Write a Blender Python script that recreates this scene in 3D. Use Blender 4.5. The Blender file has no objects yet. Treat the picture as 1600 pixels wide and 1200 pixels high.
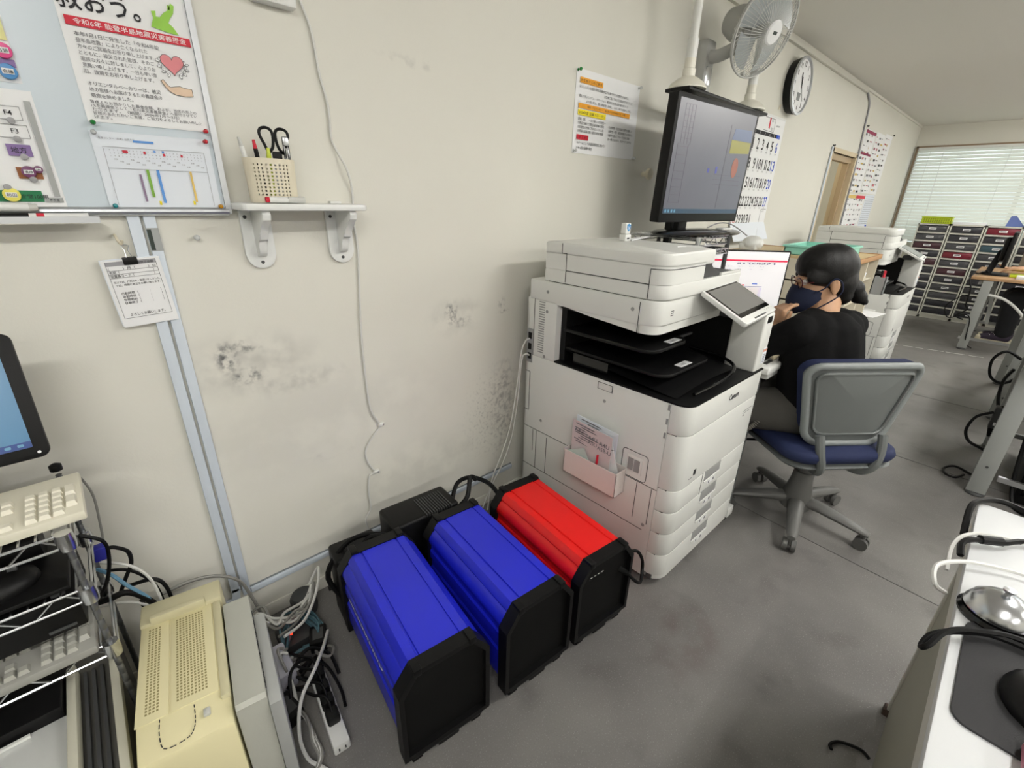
import bpy, bmesh, math, random
from math import sin, cos, pi, radians
from mathutils import Vector, Matrix, Euler
random.seed(7)
SC = bpy.context.scene
COL = SC.collection

# ------------------------------------------------------------------ camera
YAW, PITCH, ROLL, FPX = 0.82005744, -0.38769806, 0.02471563, 709.11
fw = Vector((cos(YAW)*cos(PITCH), sin(YAW)*cos(PITCH), sin(PITCH)))
rt = fw.cross(Vector((0, 0, 1))).normalized(); up = rt.cross(fw)
rt, up = rt*cos(ROLL)+up*sin(ROLL), -rt*sin(ROLL)+up*cos(ROLL)
cam = bpy.data.objects.new('camera', bpy.data.cameras.new('camera'))
cam.data.sensor_width = 36.0; cam.data.lens = FPX/1600*36; cam.data.clip_start = 0.02
cam.matrix_world = Matrix(((rt.x, up.x, -fw.x, 0), (rt.y, up.y, -fw.y, 0), (rt.z, up.z, -fw.z, 1.32), (0, 0, 0, 1)))
COL.objects.link(cam); SC.camera = cam
# ------------------------------------------------------------------ world, exposure
W = bpy.data.worlds.new('overcast_sky'); SC.world = W; W.use_nodes = True
W.node_tree.nodes['Background'].inputs[0].default_value = (0.95, 0.97, 1.0, 1)
W.node_tree.nodes['Background'].inputs[1].default_value = 2.5
vs = SC.view_settings; vs.view_transform = 'Standard'; vs.look = 'None'; vs.gamma = 1; vs.use_curve_mapping = False
vs.exposure = 0.0
# ceiling fluorescent fixtures (x, y); each fixture's lamp is made in ceiling_light() below
LAMPS = [(-0.6, -0.75), (2.0, -0.75), (4.6, -0.75), (-0.6, -2.7), (2.0, -2.7), (4.6, -2.7), (7.0, -.75), (7.0, -2.7)]  # far-end fixtures are unseen, added to brighten that end of the room
LAMP_W = 17.0
LAMP_COL = (1.0, 0.985, 0.945)
TUBE_EMIT = 46.0

# ------------------------------------------------------------------ helpers
def srgb(r, g, b):
    f = lambda v: v/12.92 if v <= 0.04045 else ((v+0.055)/1.055)**2.4
    return (f(r/255), f(g/255), f(b/255), 1)
MATS = {}
def mat(name, rgb, rough=0.5, metal=0.0, var=0.0, vscale=8.0, bump=0.0, bscale=200.0, emit=0.0, alpha=1.0, trans=0.0, spec=0.5, coat=0.0):
    if name in MATS: return MATS[name]
    m = bpy.data.materials.new(name); m.use_nodes = True; MATS[name] = m
    nt = m.node_tree; b = nt.nodes['Principled BSDF']
    col = srgb(*rgb)
    b.inputs['Base Color'].default_value = col; b.inputs['Roughness'].default_value = rough
    b.inputs['Metallic'].default_value = metal; b.inputs['Specular IOR Level'].default_value = spec
    b.inputs['Alpha'].default_value = alpha; b.inputs['Transmission Weight'].default_value = trans
    b.inputs['Coat Weight'].default_value = coat
    tc = nt.nodes.new('ShaderNodeTexCoord')
    if var:
        n = nt.nodes.new('ShaderNodeTexNoise'); n.inputs['Scale'].default_value = vscale; n.inputs['Detail'].default_value = 4
        nt.links.new(tc.outputs['Object'], n.inputs['Vector'])
        mx = nt.nodes.new('ShaderNodeMix'); mx.data_type = 'RGBA'
        mx.inputs[6].default_value = tuple(min(1, c*(1-var)) for c in col[:3])+(1,)
        mx.inputs[7].default_value = tuple(min(1, c*(1+var)) for c in col[:3])+(1,)
        nt.links.new(n.outputs['Fac'], mx.inputs[0]); nt.links.new(mx.outputs[2], b.inputs['Base Color'])
    if bump:
        n2 = nt.nodes.new('ShaderNodeTexNoise'); n2.inputs['Scale'].default_value = bscale; n2.inputs['Detail'].default_value = 3
        nt.links.new(tc.outputs['Object'], n2.inputs['Vector'])
        bp = nt.nodes.new('ShaderNodeBump'); bp.inputs['Strength'].default_value = bump; bp.inputs['Distance'].default_value = 0.002
        nt.links.new(n2.outputs['Fac'], bp.inputs['Height']); nt.links.new(bp.outputs[0], b.inputs['Normal'])
    if emit:
        b.inputs['Emission Color'].default_value = col; b.inputs['Emission Strength'].default_value = emit
    return m
V = Vector
def rrect(x0, x1, y0, y1, r, n=4, corners=(1, 1, 1, 1)):
    """rounded rectangle outline, counter-clockwise from the lower right corner"""
    out = []
    for (cx, cy, a0, on) in ((x1-r, y0+r, -90, corners[0]), (x1-r, y1-r, 0, corners[1]), (x0+r, y1-r, 90, corners[2]), (x0+r, y0+r, 180, corners[3])):
        if on:
            for k in range(n+1):
                a = radians(a0+90*k/n); out.append((cx+r*cos(a), cy+r*sin(a)))
        else:
            out.append((cx+r*(1 if a0 in (-90, 0) else -1), cy+r*(1 if a0 in (0, 90) else -1)))
    return out
class MB:
    def __init__(s): s.v = []; s.f = []
    def add(s, vs, fs, M=None):
        o = len(s.v)
        s.v += [tuple(M @ V(p)) if M else tuple(p) for p in vs]
        s.f += [tuple(i+o for i in f) for f in fs]; return s
    def box(s, x0, x1, y0, y1, z0, z1, bev=0, seg=2, M=None):
        x0, x1 = min(x0, x1), max(x0, x1); y0, y1 = min(y0, y1), max(y0, y1); z0, z1 = min(z0, z1), max(z0, z1)
        vs = [(x, y, z) for x in (x0, x1) for y in (y0, y1) for z in (z0, z1)]
        fs = [(0, 1, 3, 2), (4, 6, 7, 5), (0, 4, 5, 1), (2, 3, 7, 6), (0, 2, 6, 4), (1, 5, 7, 3)]
        if bev:
            bm = bmesh.new(); bv = [bm.verts.new(p) for p in vs]
            for f in fs: bm.faces.new([bv[i] for i in f])
            bmesh.ops.bevel(bm, geom=bm.edges[:], offset=min(bev, .49*min(x1-x0, y1-y0, z1-z0)), segments=seg, affect='EDGES', profile=.5)
            bm.verts.index_update(); vs = [tuple(v.co) for v in bm.verts]; fs = [[v.index for v in f.verts] for f in bm.faces]; bm.free()
        return s.add(vs, fs, M)
    def bar(s, p0, p1, w, h, upv=(0, 0, 1), bev=0):
        p0, p1 = V(p0), V(p1); d = p1-p0; L = d.length; d.normalize(); u = V(upv); sd = d.cross(u)
        if sd.length < 1e-4: sd = d.cross(V((1, 0, 0)))
        sd.normalize(); u = sd.cross(d)
        M = Matrix(((d.x, sd.x, u.x, p0.x), (d.y, sd.y, u.y, p0.y), (d.z, sd.z, u.z, p0.z), (0, 0, 0, 1)))
        return s.box(0, L, -w/2, w/2, -h/2, h/2, bev, 2, M)
    def tube(s, pts, r, n=8, closed=False, cap=True):
        pts = [V(p) for p in pts]; N = len(pts); rs = r if isinstance(r, (list, tuple)) else [r]*N
        prev = None; rings = []
        for i, p in enumerate(pts):
            if closed: t = pts[(i+1) % N]-pts[i-1]
            else: t = pts[min(i+1, N-1)]-pts[max(i-1, 0)]
            if t.length < 1e-9: t = V((0, 0, 1))
            t.normalize()
            if prev is None: a = t.orthogonal().normalized()
            else:
                a = prev-t*prev.dot(t)
                a = a.normalized() if a.length > 1e-6 else t.orthogonal().normalized()
            prev = a; b = t.cross(a)
            rings.append([p+(a*cos(2*pi*k/n)+b*sin(2*pi*k/n))*rs[i] for k in range(n)])
        vs = [q for R in rings for q in R]; fs = []
        for i in range(N if closed else N-1):
            j = (i+1) % N
            for k in range(n): fs.append((i*n+k, i*n+(k+1) % n, j*n+(k+1) % n, j*n+k))
        if cap and not closed:
            fs.append(tuple(range(n-1, -1, -1))); fs.append(tuple((N-1)*n+k for k in range(n)))
        return s.add(vs, fs)
    def cyl(s, p0, p1, r0, r1=None, n=16): return s.tube([p0, p1], [r0, r0 if r1 is None else r1], n)
    def lathe(s, prof, o=(0, 0, 0), axis=(0, 0, 1), n=24, sy=1.0):
        """profile of (radius, height) pairs turned around the axis at o"""
        ax = V(axis).normalized(); a = ax.orthogonal().normalized() if abs(ax.z) < .999 else V((1, 0, 0)); b = ax.cross(a); o = V(o)
        vs = []; fs = []
        for (r, h) in prof:
            for k in range(n):
                t = 2*pi*k/n; vs.append(o+ax*h+(a*cos(t)+b*sin(t)*sy)*max(r, 1e-5))
        for i in range(len(prof)-1):
            for k in range(n): fs.append((i*n+k, i*n+(k+1) % n, (i+1)*n+(k+1) % n, (i+1)*n+k))
        fs.append(tuple(range(n-1, -1, -1))); fs.append(tuple((len(prof)-1)*n+k for k in range(n)))
        return s.add(vs, fs)
    def prism(s, poly, o, r, u, depth, bev=0):
        """2-D outline laid on the plane (o, r, u), extruded by depth along r x u"""
        o, r, u = V(o), V(r).normalized(), V(u).normalized(); nn = r.cross(u)*depth; n = len(poly)
        vs = [o+r*x+u*y for x, y in poly]; vs += [p+nn for p in vs]
        fs = [tuple(range(n-1, -1, -1)), tuple(range(n, 2*n))]+[(i, (i+1) % n, n+(i+1) % n, n+i) for i in range(n)]
        if bev:
            bm = bmesh.new(); bv = [bm.verts.new(p) for p in vs]
            for f in fs: bm.faces.new([bv[i] for i in f])
            es = list({e for f in bm.faces if len(f.verts) == n and n != 4 or (n == 4 and f.index < 2) for e in f.edges}) if n != 4 else bm.edges[:]
            bmesh.ops.bevel(bm, geom=es, offset=bev, segments=2, affect='EDGES', profile=.5)
            bm.verts.index_update(); vs = [tuple(v.co) for v in bm.verts]; fs = [[v.index for v in f.verts] for f in bm.faces]; bm.free()
        return s.add(vs, fs)
    def sphere(s, c, r, sc=(1, 1, 1), nu=16, nv=10, M=None):
        c = V(c); vs = [V((0, 0, -1))]+[V((cos(2*pi*k/nu)*sin(pi*j/nv), sin(2*pi*k/nu)*sin(pi*j/nv), -cos(pi*j/nv))) for j in range(1, nv) for k in range(nu)]+[V((0, 0, 1))]
        fs = [(0, 1+(k+1) % nu, 1+k) for k in range(nu)]
        for j in range(nv-2):
            for k in range(nu):
                a = 1+j*nu; fs.append((a+k, a+(k+1) % nu, a+nu+(k+1) % nu, a+nu+k))
        l = len(vs)-1; a = 1+(nv-2)*nu
        fs += [(l, a+k, a+(k+1) % nu) for k in range(nu)]
        vs = [V((p.x*r*sc[0], p.y*r*sc[1], p.z*r*sc[2])) for p in vs]
        if M: vs = [M @ p for p in vs]
        return s.add([c+p for p in vs], fs)
    def quad(s, a, b, c, d): return s.add([a, b, c, d], [(0, 1, 2, 3)])
    def grid(s, fn, nu, nv):
        vs = [fn(i/nu, j/nv) for i in range(nu+1) for j in range(nv+1)]
        fs = [(i*(nv+1)+j, (i+1)*(nv+1)+j, (i+1)*(nv+1)+j+1, i*(nv+1)+j+1) for i in range(nu) for j in range(nv)]
        return s.add(vs, fs)
    def text(s, body, o, r, u, size, width=None, bold=0.0, center=False, spacing=1.0):
        """flat lettering: baseline origin o, reading direction r, upright u; width squeezes the line to fit"""
        cu = bpy.data.curves.new('t', 'FONT'); cu.body = body; cu.size = 1.0; cu.resolution_u = 2; cu.offset = bold; cu.space_line = spacing
        ob = bpy.data.objects.new('t', cu); me = ob.to_mesh()
        if me and len(me.vertices):
            xs = [v.co.x for v in me.vertices]; x0, x1 = min(xs), max(xs)
            sx = size if width is None else width/max(1e-6, x1-x0)
            o, r, u = V(o), V(r).normalized(), V(u).normalized(); sh = (x0+x1)/2 if center else x0
            s.add([o+r*((v.co.x-sh)*sx)+u*(v.co.y*size) for v in me.vertices], [tuple(p.vertices) for p in me.polygons])
        ob.to_mesh_clear(); bpy.data.objects.remove(ob); bpy.data.curves.remove(cu)
        return s
    def build(s, name, m, parent=None, world=False, ang=35, thick=0.0):
        me = bpy.data.meshes.new(name); vs = s.v
        if world and parent is not None:
            I = WM[parent.name].inverted(); vs = [tuple(I @ V(p)) for p in vs]
        me.from_pydata(vs, [], s.f); me.materials.append(m if not isinstance(m, str) else MATS[m])
        me.validate(); me.update(); me.shade_smooth(); me.set_sharp_from_angle(angle=radians(ang))
        o = bpy.data.objects.new(name, me); COL.objects.link(o)
        WM[o.name] = Matrix()
        if parent is not None: o.parent = parent; WM[o.name] = WM[parent.name].copy()
        return o
WM = {}
def tag(o, label=None, cat=None, group=None, kind=None):
    if label: o['label'] = label
    if cat: o['category'] = cat
    if group: o['group'] = group
    if kind: o['kind'] = kind
    return o
def thing(name, label, cat, loc=(0, 0, 0), rotz=0.0, group=None):
    o = bpy.data.objects.new(name, None); COL.objects.link(o); o.empty_display_size = 0.05
    o.location = loc; o.rotation_euler = (0, 0, rotz)
    WM[o.name] = Matrix.Translation(V(loc)) @ Matrix.Rotation(rotz, 4, 'Z')
    return tag(o, label, cat, group)
def single(name, mb, m, label, cat, group=None, base=None, ang=35):
    """a thing that is one mesh; its origin goes to its base"""
    c = base
    if c is None:
        xs, ys, zs = zip(*mb.v); c = ((min(xs)+max(xs))/2, (min(ys)+max(ys))/2, min(zs))
    mb.v = [(p[0]-c[0], p[1]-c[1], p[2]-c[2]) for p in mb.v]
    o = mb.build(name, m, ang=ang); o.location = c; WM[o.name] = Matrix.Translation(V(c))
    return tag(o, label, cat, group)
def struct(name, mb, m, parent=None, label=None):
    o = mb.build(name, m, parent)
    if parent is None: o['kind'] = 'structure'
    if label: o['label'] = label
    return o
def dup(root, loc, rotz=None, label=None, group=None):
    """copy of a thing with its parts and their sub-parts"""
    r = root.copy(); COL.objects.link(r); r.location = loc
    if rotz is not None: r.rotation_euler = (0, 0, rotz)
    if label: r['label'] = label
    if group: r['group'] = group
    for ch in list(root.children):
        c = ch.copy(); COL.objects.link(c); c.parent = r
        for g in list(ch.children):
            d = g.copy(); COL.objects.link(d); d.parent = c
    return r
def spline(pts, k=6):
    """smooth curve through the points"""
    P = [V(p) for p in pts]; out = []
    for i in range(len(P)-1):
        a, b, c, d = P[max(i-1, 0)], P[i], P[i+1], P[min(i+2, len(P)-1)]
        for j in range(k):
            t = j/k; out.append(.5*((2*b)+(c-a)*t+(2*a-5*b+4*c-d)*t*t+(3*b-a-3*c+d)*t**3))
    return out+[P[-1]]
def cable(name, pts, r, m, label, cat='cable', group=None, k=6, parent=None, n=6):
    mb = MB().tube(spline(pts, k), r, n)
    if parent is not None: return mb.build(name, m, parent, world=True)
    return single(name, mb, m, label, cat, group)

# ------------------------------------------------------------------ materials
def wall_material():
    m = bpy.data.materials.new('wall_paint'); m.use_nodes = True; MATS['wall_paint'] = m
    nt = m.node_tree; b = nt.nodes['Principled BSDF']; N = nt.nodes.new; K = nt.links.new
    b.inputs['Roughness'].default_value = 0.62; b.inputs['Specular IOR Level'].default_value = 0.25
    tc = N('ShaderNodeTexCoord'); sep = N('ShaderNodeSeparateXYZ'); K(tc.outputs['Object'], sep.inputs[0])
    n1 = N('ShaderNodeTexNoise'); n1.inputs['Scale'].default_value = 1.3; n1.inputs['Detail'].default_value = 5; K(tc.outputs['Object'], n1.inputs['Vector'])
    base = N('ShaderNodeMix'); base.data_type = 'RGBA'; base.inputs[6].default_value = srgb(214, 212, 202); base.inputs[7].default_value = srgb(226, 225, 216)
    K(n1.outputs['Fac'], base.inputs[0]); cur = base.outputs[2]
    # smudges: (x, z, half width, half height, strength, noise scale, lower threshold)
    SM = [(.222, .905, .035, .055, .95, 55, .42), (.262, .93, .06, .022, .7, 60, .45), (.262, .845, .055, .03, .8, 60, .45), (.27, .88, .22, .11, .25, 14, .40),
          (.38, .80, .20, .05, .22, 22, .45), (.955, .925, .035, .05, .8, 60, .42), (1.0, .885, .06, .025, .5, 60, .45), (.98, .91, .16, .09, .2, 14, .4),
          (1.20, .935, .025, .03, .45, 70, .45), (1.215, .895, .035, .012, .5, 80, .45), (1.17, .45, .20, .26, .45, 75, .52), (1.22, .46, .09, .30, .45, 45, .45),
          (.75, .33, .5, .16, .12, 12, .4), (.46, .52, .12, .02, .15, 30, .45), (.85, 1.68, .14, .02, .3, 26, .5), (.45, .65, .6, .22, .08, 10, .35)]
    for (x, z, rx, rz, st, sc, th) in SM:
        cx = N('ShaderNodeMath'); cx.operation = 'MULTIPLY_ADD'; K(sep.outputs['X'], cx.inputs[0]); cx.inputs[1].default_value = 1/rx; cx.inputs[2].default_value = -x/rx
        cz = N('ShaderNodeMath'); cz.operation = 'MULTIPLY_ADD'; K(sep.outputs['Z'], cz.inputs[0]); cz.inputs[1].default_value = 1/rz; cz.inputs[2].default_value = -z/rz
        cb = N('ShaderNodeCombineXYZ'); K(cx.outputs[0], cb.inputs[0]); K(cz.outputs[0], cb.inputs[1])
        ln = N('ShaderNodeVectorMath'); ln.operation = 'LENGTH'; K(cb.outputs[0], ln.inputs[0])
        mr = N('ShaderNodeMapRange'); mr.interpolation_type = 'SMOOTHSTEP'; mr.inputs[1].default_value = 1.1; mr.inputs[2].default_value = .25; K(ln.outputs['Value'], mr.inputs[0])
        nz = N('ShaderNodeTexNoise'); nz.inputs['Scale'].default_value = sc; nz.inputs['Detail'].default_value = 3
        K(tc.outputs['Object'], nz.inputs['Vector'])
        mn = N('ShaderNodeMapRange'); mn.inputs[1].default_value = th; mn.inputs[2].default_value = th+.22; K(nz.outputs['Fac'], mn.inputs[0])
        mu = N('ShaderNodeMath'); mu.operation = 'MULTIPLY'; K(mr.outputs[0], mu.inputs[0]); K(mn.outputs[0], mu.inputs[1])
        m2 = N('ShaderNodeMath'); m2.operation = 'MULTIPLY'; K(mu.outputs[0], m2.inputs[0]); m2.inputs[1].default_value = st
        mx = N('ShaderNodeMix'); mx.data_type = 'RGBA'; K(m2.outputs[0], mx.inputs[0]); K(cur, mx.inputs[6]); mx.inputs[7].default_value = srgb(92, 92, 94); cur = mx.outputs[2]
    K(cur, b.inputs['Base Color'])
    n2 = N('ShaderNodeTexNoise'); n2.inputs['Scale'].default_value = 160; n2.inputs['Detail'].default_value = 2; K(tc.outputs['Object'], n2.inputs['Vector'])
    bp = N('ShaderNodeBump'); bp.inputs['Strength'].default_value = .12; bp.inputs['Distance'].default_value = .002; K(n2.outputs['Fac'], bp.inputs['Height']); K(bp.outputs[0], b.inputs['Normal'])
wall_material()
def floor_material():
    m = bpy.data.materials.new('floor_vinyl'); m.use_nodes = True; MATS['floor_vinyl'] = m
    nt = m.node_tree; b = nt.nodes['Principled BSDF']; N = nt.nodes.new; K = nt.links.new
    b.inputs['Roughness'].default_value = .55; b.inputs['Specular IOR Level'].default_value = .35
    tc = N('ShaderNodeTexCoord'); cur = None
    layers = [(1.6, 6, .35, .65, (102, 100, 98), (126, 124, 121)), (5.5, 8, .56, .74, None, (88, 85, 83)), (260, 2, .60, .72, None, (150, 149, 148)), (330, 2, .62, .74, None, (92, 91, 90))]
    for sc, det, a, c, c0, c1 in layers:
        n = N('ShaderNodeTexNoise'); n.inputs['Scale'].default_value = sc; n.inputs['Detail'].default_value = det; K(tc.outputs['Object'], n.inputs['Vector'])
        mr = N('ShaderNodeMapRange'); mr.inputs[1].default_value = a; mr.inputs[2].default_value = c; K(n.outputs['Fac'], mr.inputs[0])
        mx = N('ShaderNodeMix'); mx.data_type = 'RGBA'; mx.inputs[7].default_value = srgb(*c1)
        if c0: mx.inputs[6].default_value = srgb(*c0)
        else: K(cur, mx.inputs[6])
        if c0: K(mr.outputs[0], mx.inputs[0])
        else:
            mm = N('ShaderNodeMath'); mm.operation = 'MULTIPLY'; K(mr.outputs[0], mm.inputs[0]); mm.inputs[1].default_value = .7; K(mm.outputs[0], mx.inputs[0])
        cur = mx.outputs[2]
    sep = N('ShaderNodeSeparateXYZ'); K(tc.outputs['Object'], sep.inputs[0])
    for (x, y, rx, ry, st, sc, col) in [(1.16, .37, .20, .13, .55, 14, (96, 84, 82)), (1.9, .36, .45, .40, .35, 6, (92, 88, 86)), (2.6, .1, .5, .3, .3, 5, (88, 86, 84)), (1.35, .12, .5, .22, .3, 9, (88, 87, 86))]:
        cx = N('ShaderNodeMath'); cx.operation = 'MULTIPLY_ADD'; K(sep.outputs['X'], cx.inputs[0]); cx.inputs[1].default_value = 1/rx; cx.inputs[2].default_value = -x/rx
        cy = N('ShaderNodeMath'); cy.operation = 'MULTIPLY_ADD'; K(sep.outputs['Y'], cy.inputs[0]); cy.inputs[1].default_value = 1/ry; cy.inputs[2].default_value = -y/ry
        cb = N('ShaderNodeCombineXYZ'); K(cx.outputs[0], cb.inputs[0]); K(cy.outputs[0], cb.inputs[1])
        ln = N('ShaderNodeVectorMath'); ln.operation = 'LENGTH'; K(cb.outputs[0], ln.inputs[0])
        mr = N('ShaderNodeMapRange'); mr.interpolation_type = 'SMOOTHSTEP'; mr.inputs[1].default_value = 1.1; mr.inputs[2].default_value = .2; K(ln.outputs['Value'], mr.inputs[0])
        nz = N('ShaderNodeTexNoise'); nz.inputs['Scale'].default_value = sc; nz.inputs['Detail'].default_value = 5; K(tc.outputs['Object'], nz.inputs['Vector'])
        mn = N('ShaderNodeMapRange'); mn.inputs[1].default_value = .38; mn.inputs[2].default_value = .65; K(nz.outputs['Fac'], mn.inputs[0])
        mu = N('ShaderNodeMath'); mu.operation = 'MULTIPLY'; K(mr.outputs[0], mu.inputs[0]); K(mn.outputs[0], mu.inputs[1])
        m2 = N('ShaderNodeMath'); m2.operation = 'MULTIPLY'; K(mu.outputs[0], m2.inputs[0]); m2.inputs[1].default_value = st
        mx = N('ShaderNodeMix'); mx.data_type = 'RGBA'; K(m2.outputs[0], mx.inputs[0]); K(cur, mx.inputs[6]); mx.inputs[7].default_value = srgb(*col); cur = mx.outputs[2]
    K(cur, b.inputs['Base Color'])
    n2 = N('ShaderNodeTexNoise'); n2.inputs['Scale'].default_value = 220; K(tc.outputs['Object'], n2.inputs['Vector'])
    bp = N('ShaderNodeBump'); bp.inputs['Strength'].default_value = .15; bp.inputs['Distance'].default_value = .002; K(n2.outputs['Fac'], bp.inputs['Height']); K(bp.outputs[0], b.inputs['Normal'])
floor_material()
mat('ceiling_paint', (224, 221, 215), .8, bump=.2, bscale=120)
mat('white_plastic', (226, 227, 224), .38, var=.02)
mat('machine_white', (222, 223, 219), .42, bump=.05, bscale=900, var=.02)
mat('machine_seam', (70, 70, 70), .8)
mat('panel_grey', (196, 197, 192), .45)
mat('black_plastic', (12, 12, 13), .45, bump=.06, bscale=700, spec=.25)
mat('black_gloss', (14, 14, 15), .14)
mat('black_rubber', (12, 12, 12), .7, spec=.2)
mat('dark_grey', (62, 63, 64), .5)
mat('mid_grey', (118, 121, 121), .5)
mat('screen_grey', (122, 122, 120), .22)
mat('chrome', (205, 207, 210), .24, metal=1.0)
mat('steel', (190, 192, 194), .34, metal=1.0)
mat('aluminium', (196, 199, 203), .4, metal=.85)
mat('board_white', (203, 214, 222), .22, var=.015, vscale=2)
mat('paper', (236, 237, 238), .8)
mat('paper_cool', (226, 232, 240), .8)
mat('ink', (38, 38, 42), .8)
mat('ink_light', (120, 120, 124), .8)
mat('conduit', (205, 214, 224), .4)
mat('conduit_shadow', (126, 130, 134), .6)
mat('shelf_white', (228, 230, 228), .4, var=.02)
mat('cup_cream', (222, 214, 192), .45)
mat('blue_paint', (26, 36, 196), .38, bump=.12, bscale=900, coat=.1)
mat('red_paint', (222, 16, 14), .38, bump=.12, bscale=900, coat=.1)
mat('red', (196, 28, 52), .6)
mat('orange', (232, 160, 40), .7)
mat('yellow', (240, 220, 30), .7)
mat('cable_white', (214, 214, 210), .45)
mat('cable_grey', (138, 137, 132), .5)
mat('cable_black', (12, 12, 13), .5, spec=.2)
mat('ink_soft', (84, 84, 90), .8)
mat('cable_blue', (96, 140, 168), .5)
# ------------------------------------------------------------------ room shell
WY, FX, CZ = 1.36, 8.35, 2.30         # long wall plane, far wall plane, ceiling height
X0, Y0 = -2.6, -4.2
fl = struct('floor', MB().box(X0, FX, Y0, WY, -.08, 0), MATS['floor_vinyl'])
struct('ceiling', MB().box(X0, FX+.1, Y0, WY+.1, CZ, CZ+.08), MATS['ceiling_paint'])
# long wall with the doorway opening (x 4.93..5.70, z 0..1.76)
DX0, DX1, DZ = 4.94, 5.69, 1.755
wl = MB()
for a in ((X0, DX0, 0, CZ), (DX0, DX1, DZ, CZ), (DX1, FX, 0, CZ)): wl.box(a[0], a[1], WY, WY+.1, a[2], a[3])
struct('wall_left', wl, MATS['wall_paint'])
plain = mat('wall_plain', (222, 220, 210), .65, var=.015, bump=.1, bscale=160)
# far wall with the window opening (y -3.4..1.30, z 0.86..2.045)
WZ0, WZ1, WYA, WYB = .90, 2.045, -3.4, 1.318
wf = MB()
for a in ((WYB, WY, 0, CZ), (WYA, WYB, WZ1, CZ), (WYA, WYB, 0, WZ0), (Y0, WYA, 0, CZ)): wf.box(FX, FX+.1, a[0], a[1], a[2], a[3])
struct('wall_far', wf, plain)
struct('wall_right', MB().box(X0, FX, Y0-.1, Y0, 0, CZ), plain)
struct('wall_back', MB().box(X0-.1, X0, Y0, WY, 0, CZ), plain)
# floor seams and worn joint lines between the vinyl sheets
seam_m = mat('seam_dark', (92, 91, 90), .7); seam_l = mat('seam_light', (186, 185, 180), .7)
for k, (a, b, w, mm) in enumerate((((3.12, -.9), (3.26, 1.3), .006, seam_m), ((1.9, -1.2), (2.02, .6), .004, seam_m), ((4.42, -.9), (4.50, 1.3), .005, seam_m)  )):
    MB().bar((a[0], a[1], .0008), (b[0], b[1], .0008), w, .0016).build('floor_seam', mm, fl)
y = -1.0
while y < .75:                         # worn light joint, broken into dashes
    l = random.uniform(.05, .14); MB().bar((6.19-.22*y, y, .001), (6.19-.22*(y+l), y+l, .001), .012, .002).build('floor_joint', seam_l, fl); y += l+random.uniform(.015, .05)
# window frame, glass and blind
wood = mat('frame_brown', (150, 128, 104), .5, var=.06, vscale=20)
wn = struct('window_1', MB().box(FX-.02, FX+.06, WYB, WYB+.022, WZ0, WZ1+.02).box(FX-.02, FX+.06, WYA, WYB+.022, WZ1, WZ1+.02), wood)
gl = mat('window_glass', (230, 240, 240), .03, trans=1.0)
MB().box(FX+.06, FX+.066, WYA, WYB, WZ0, WZ1).build('pane', gl, wn)
for yy in (.25, -.9, -2.1): MB().box(FX+.045, FX+.08, yy-.02, yy+.02, WZ0, WZ1).build('mullion', MATS['aluminium'], wn)
# slatted blind: slats of one mesh
slat_m = mat('blind_slat', (232, 234, 226), .45)
_nt = slat_m.node_tree; _tr = _nt.nodes.new('ShaderNodeBsdfTranslucent'); _tr.inputs[0].default_value = srgb(236, 238, 226); _mx = _nt.nodes.new('ShaderNodeMixShader'); _mx.inputs[0].default_value = .35
_nt.links.new(_nt.nodes['Principled BSDF'].outputs[0], _mx.inputs[1]); _nt.links.new(_tr.outputs[0], _mx.inputs[2]); _nt.links.new(_mx.outputs[0], _nt.nodes['Material Output'].inputs[0])
bt = slat_m.node_tree.nodes['Principled BSDF']
bl = thing('window_blind', 'white horizontal slatted blind covering the far window', 'blind', (FX-.05, .0, WZ0))
me = None; nz = 29; L0, L1 = -1.9, WYB-.012
for i in range(nz):
    z = WZ0+.03+(WZ1-.045-WZ0-.03)*i/(nz-1)-WZ0
    if me is None:
        o = MB().grid(lambda u, v: (-.012+.022*u-.004*sin(pi*u), L0+(L1-L0)*v, -.0183+.0366*u), 3, 1).build('slat', slat_m, bl); me = o.data
    else:
        o = bpy.data.objects.new('slat', me); COL.objects.link(o); o.parent = bl
    o.location = (0, 0, z)
MB().box(-.02, .02, L0, L1, WZ1-WZ0-.03, WZ1-WZ0-.002).build('head_rail', MATS['white_plastic'], bl)
for yy in (1.18, .45, -.35): MB().cyl((-.016, yy, .01), (-.016, yy, WZ1-WZ0-.02), .0016, n=5).build('ladder_cord', MATS['cable_white'], bl)
MB().cyl((-.022, 1.02, .30), (-.022, 1.05, WZ1-WZ0-.02), .003, n=6).build('tilt_wand', MATS['white_plastic'], bl)
# cornice / cable duct along the ceiling edge, then the drop beside the doorway
struct('trim_1', MB().box(1.2, 5.45, WY-.022, WY, CZ-.045, CZ-.012, .003).box(1.2, 5.45, WY-.012, WY, CZ-.012, CZ), mat('duct_cream', (206, 204, 194), .5))
struct('trim_2', MB().box(5.45, FX, WY-.012, WY, CZ-.02, CZ), plain)
cable('wall_cable', [(5.43, WY-.012, 2.275), (5.56, WY-.01, 2.235), (5.66, WY-.008, 2.17), (5.69, WY-.008, 2.0), (5.74, WY-.008, 1.77), (5.79, WY-.008, 1.3), (5.80, WY-.008, .9)], .007, mat('cord_grey', (150, 150, 156), .5), 'grey cord dropping from the ceiling duct beside the doorway')
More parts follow.
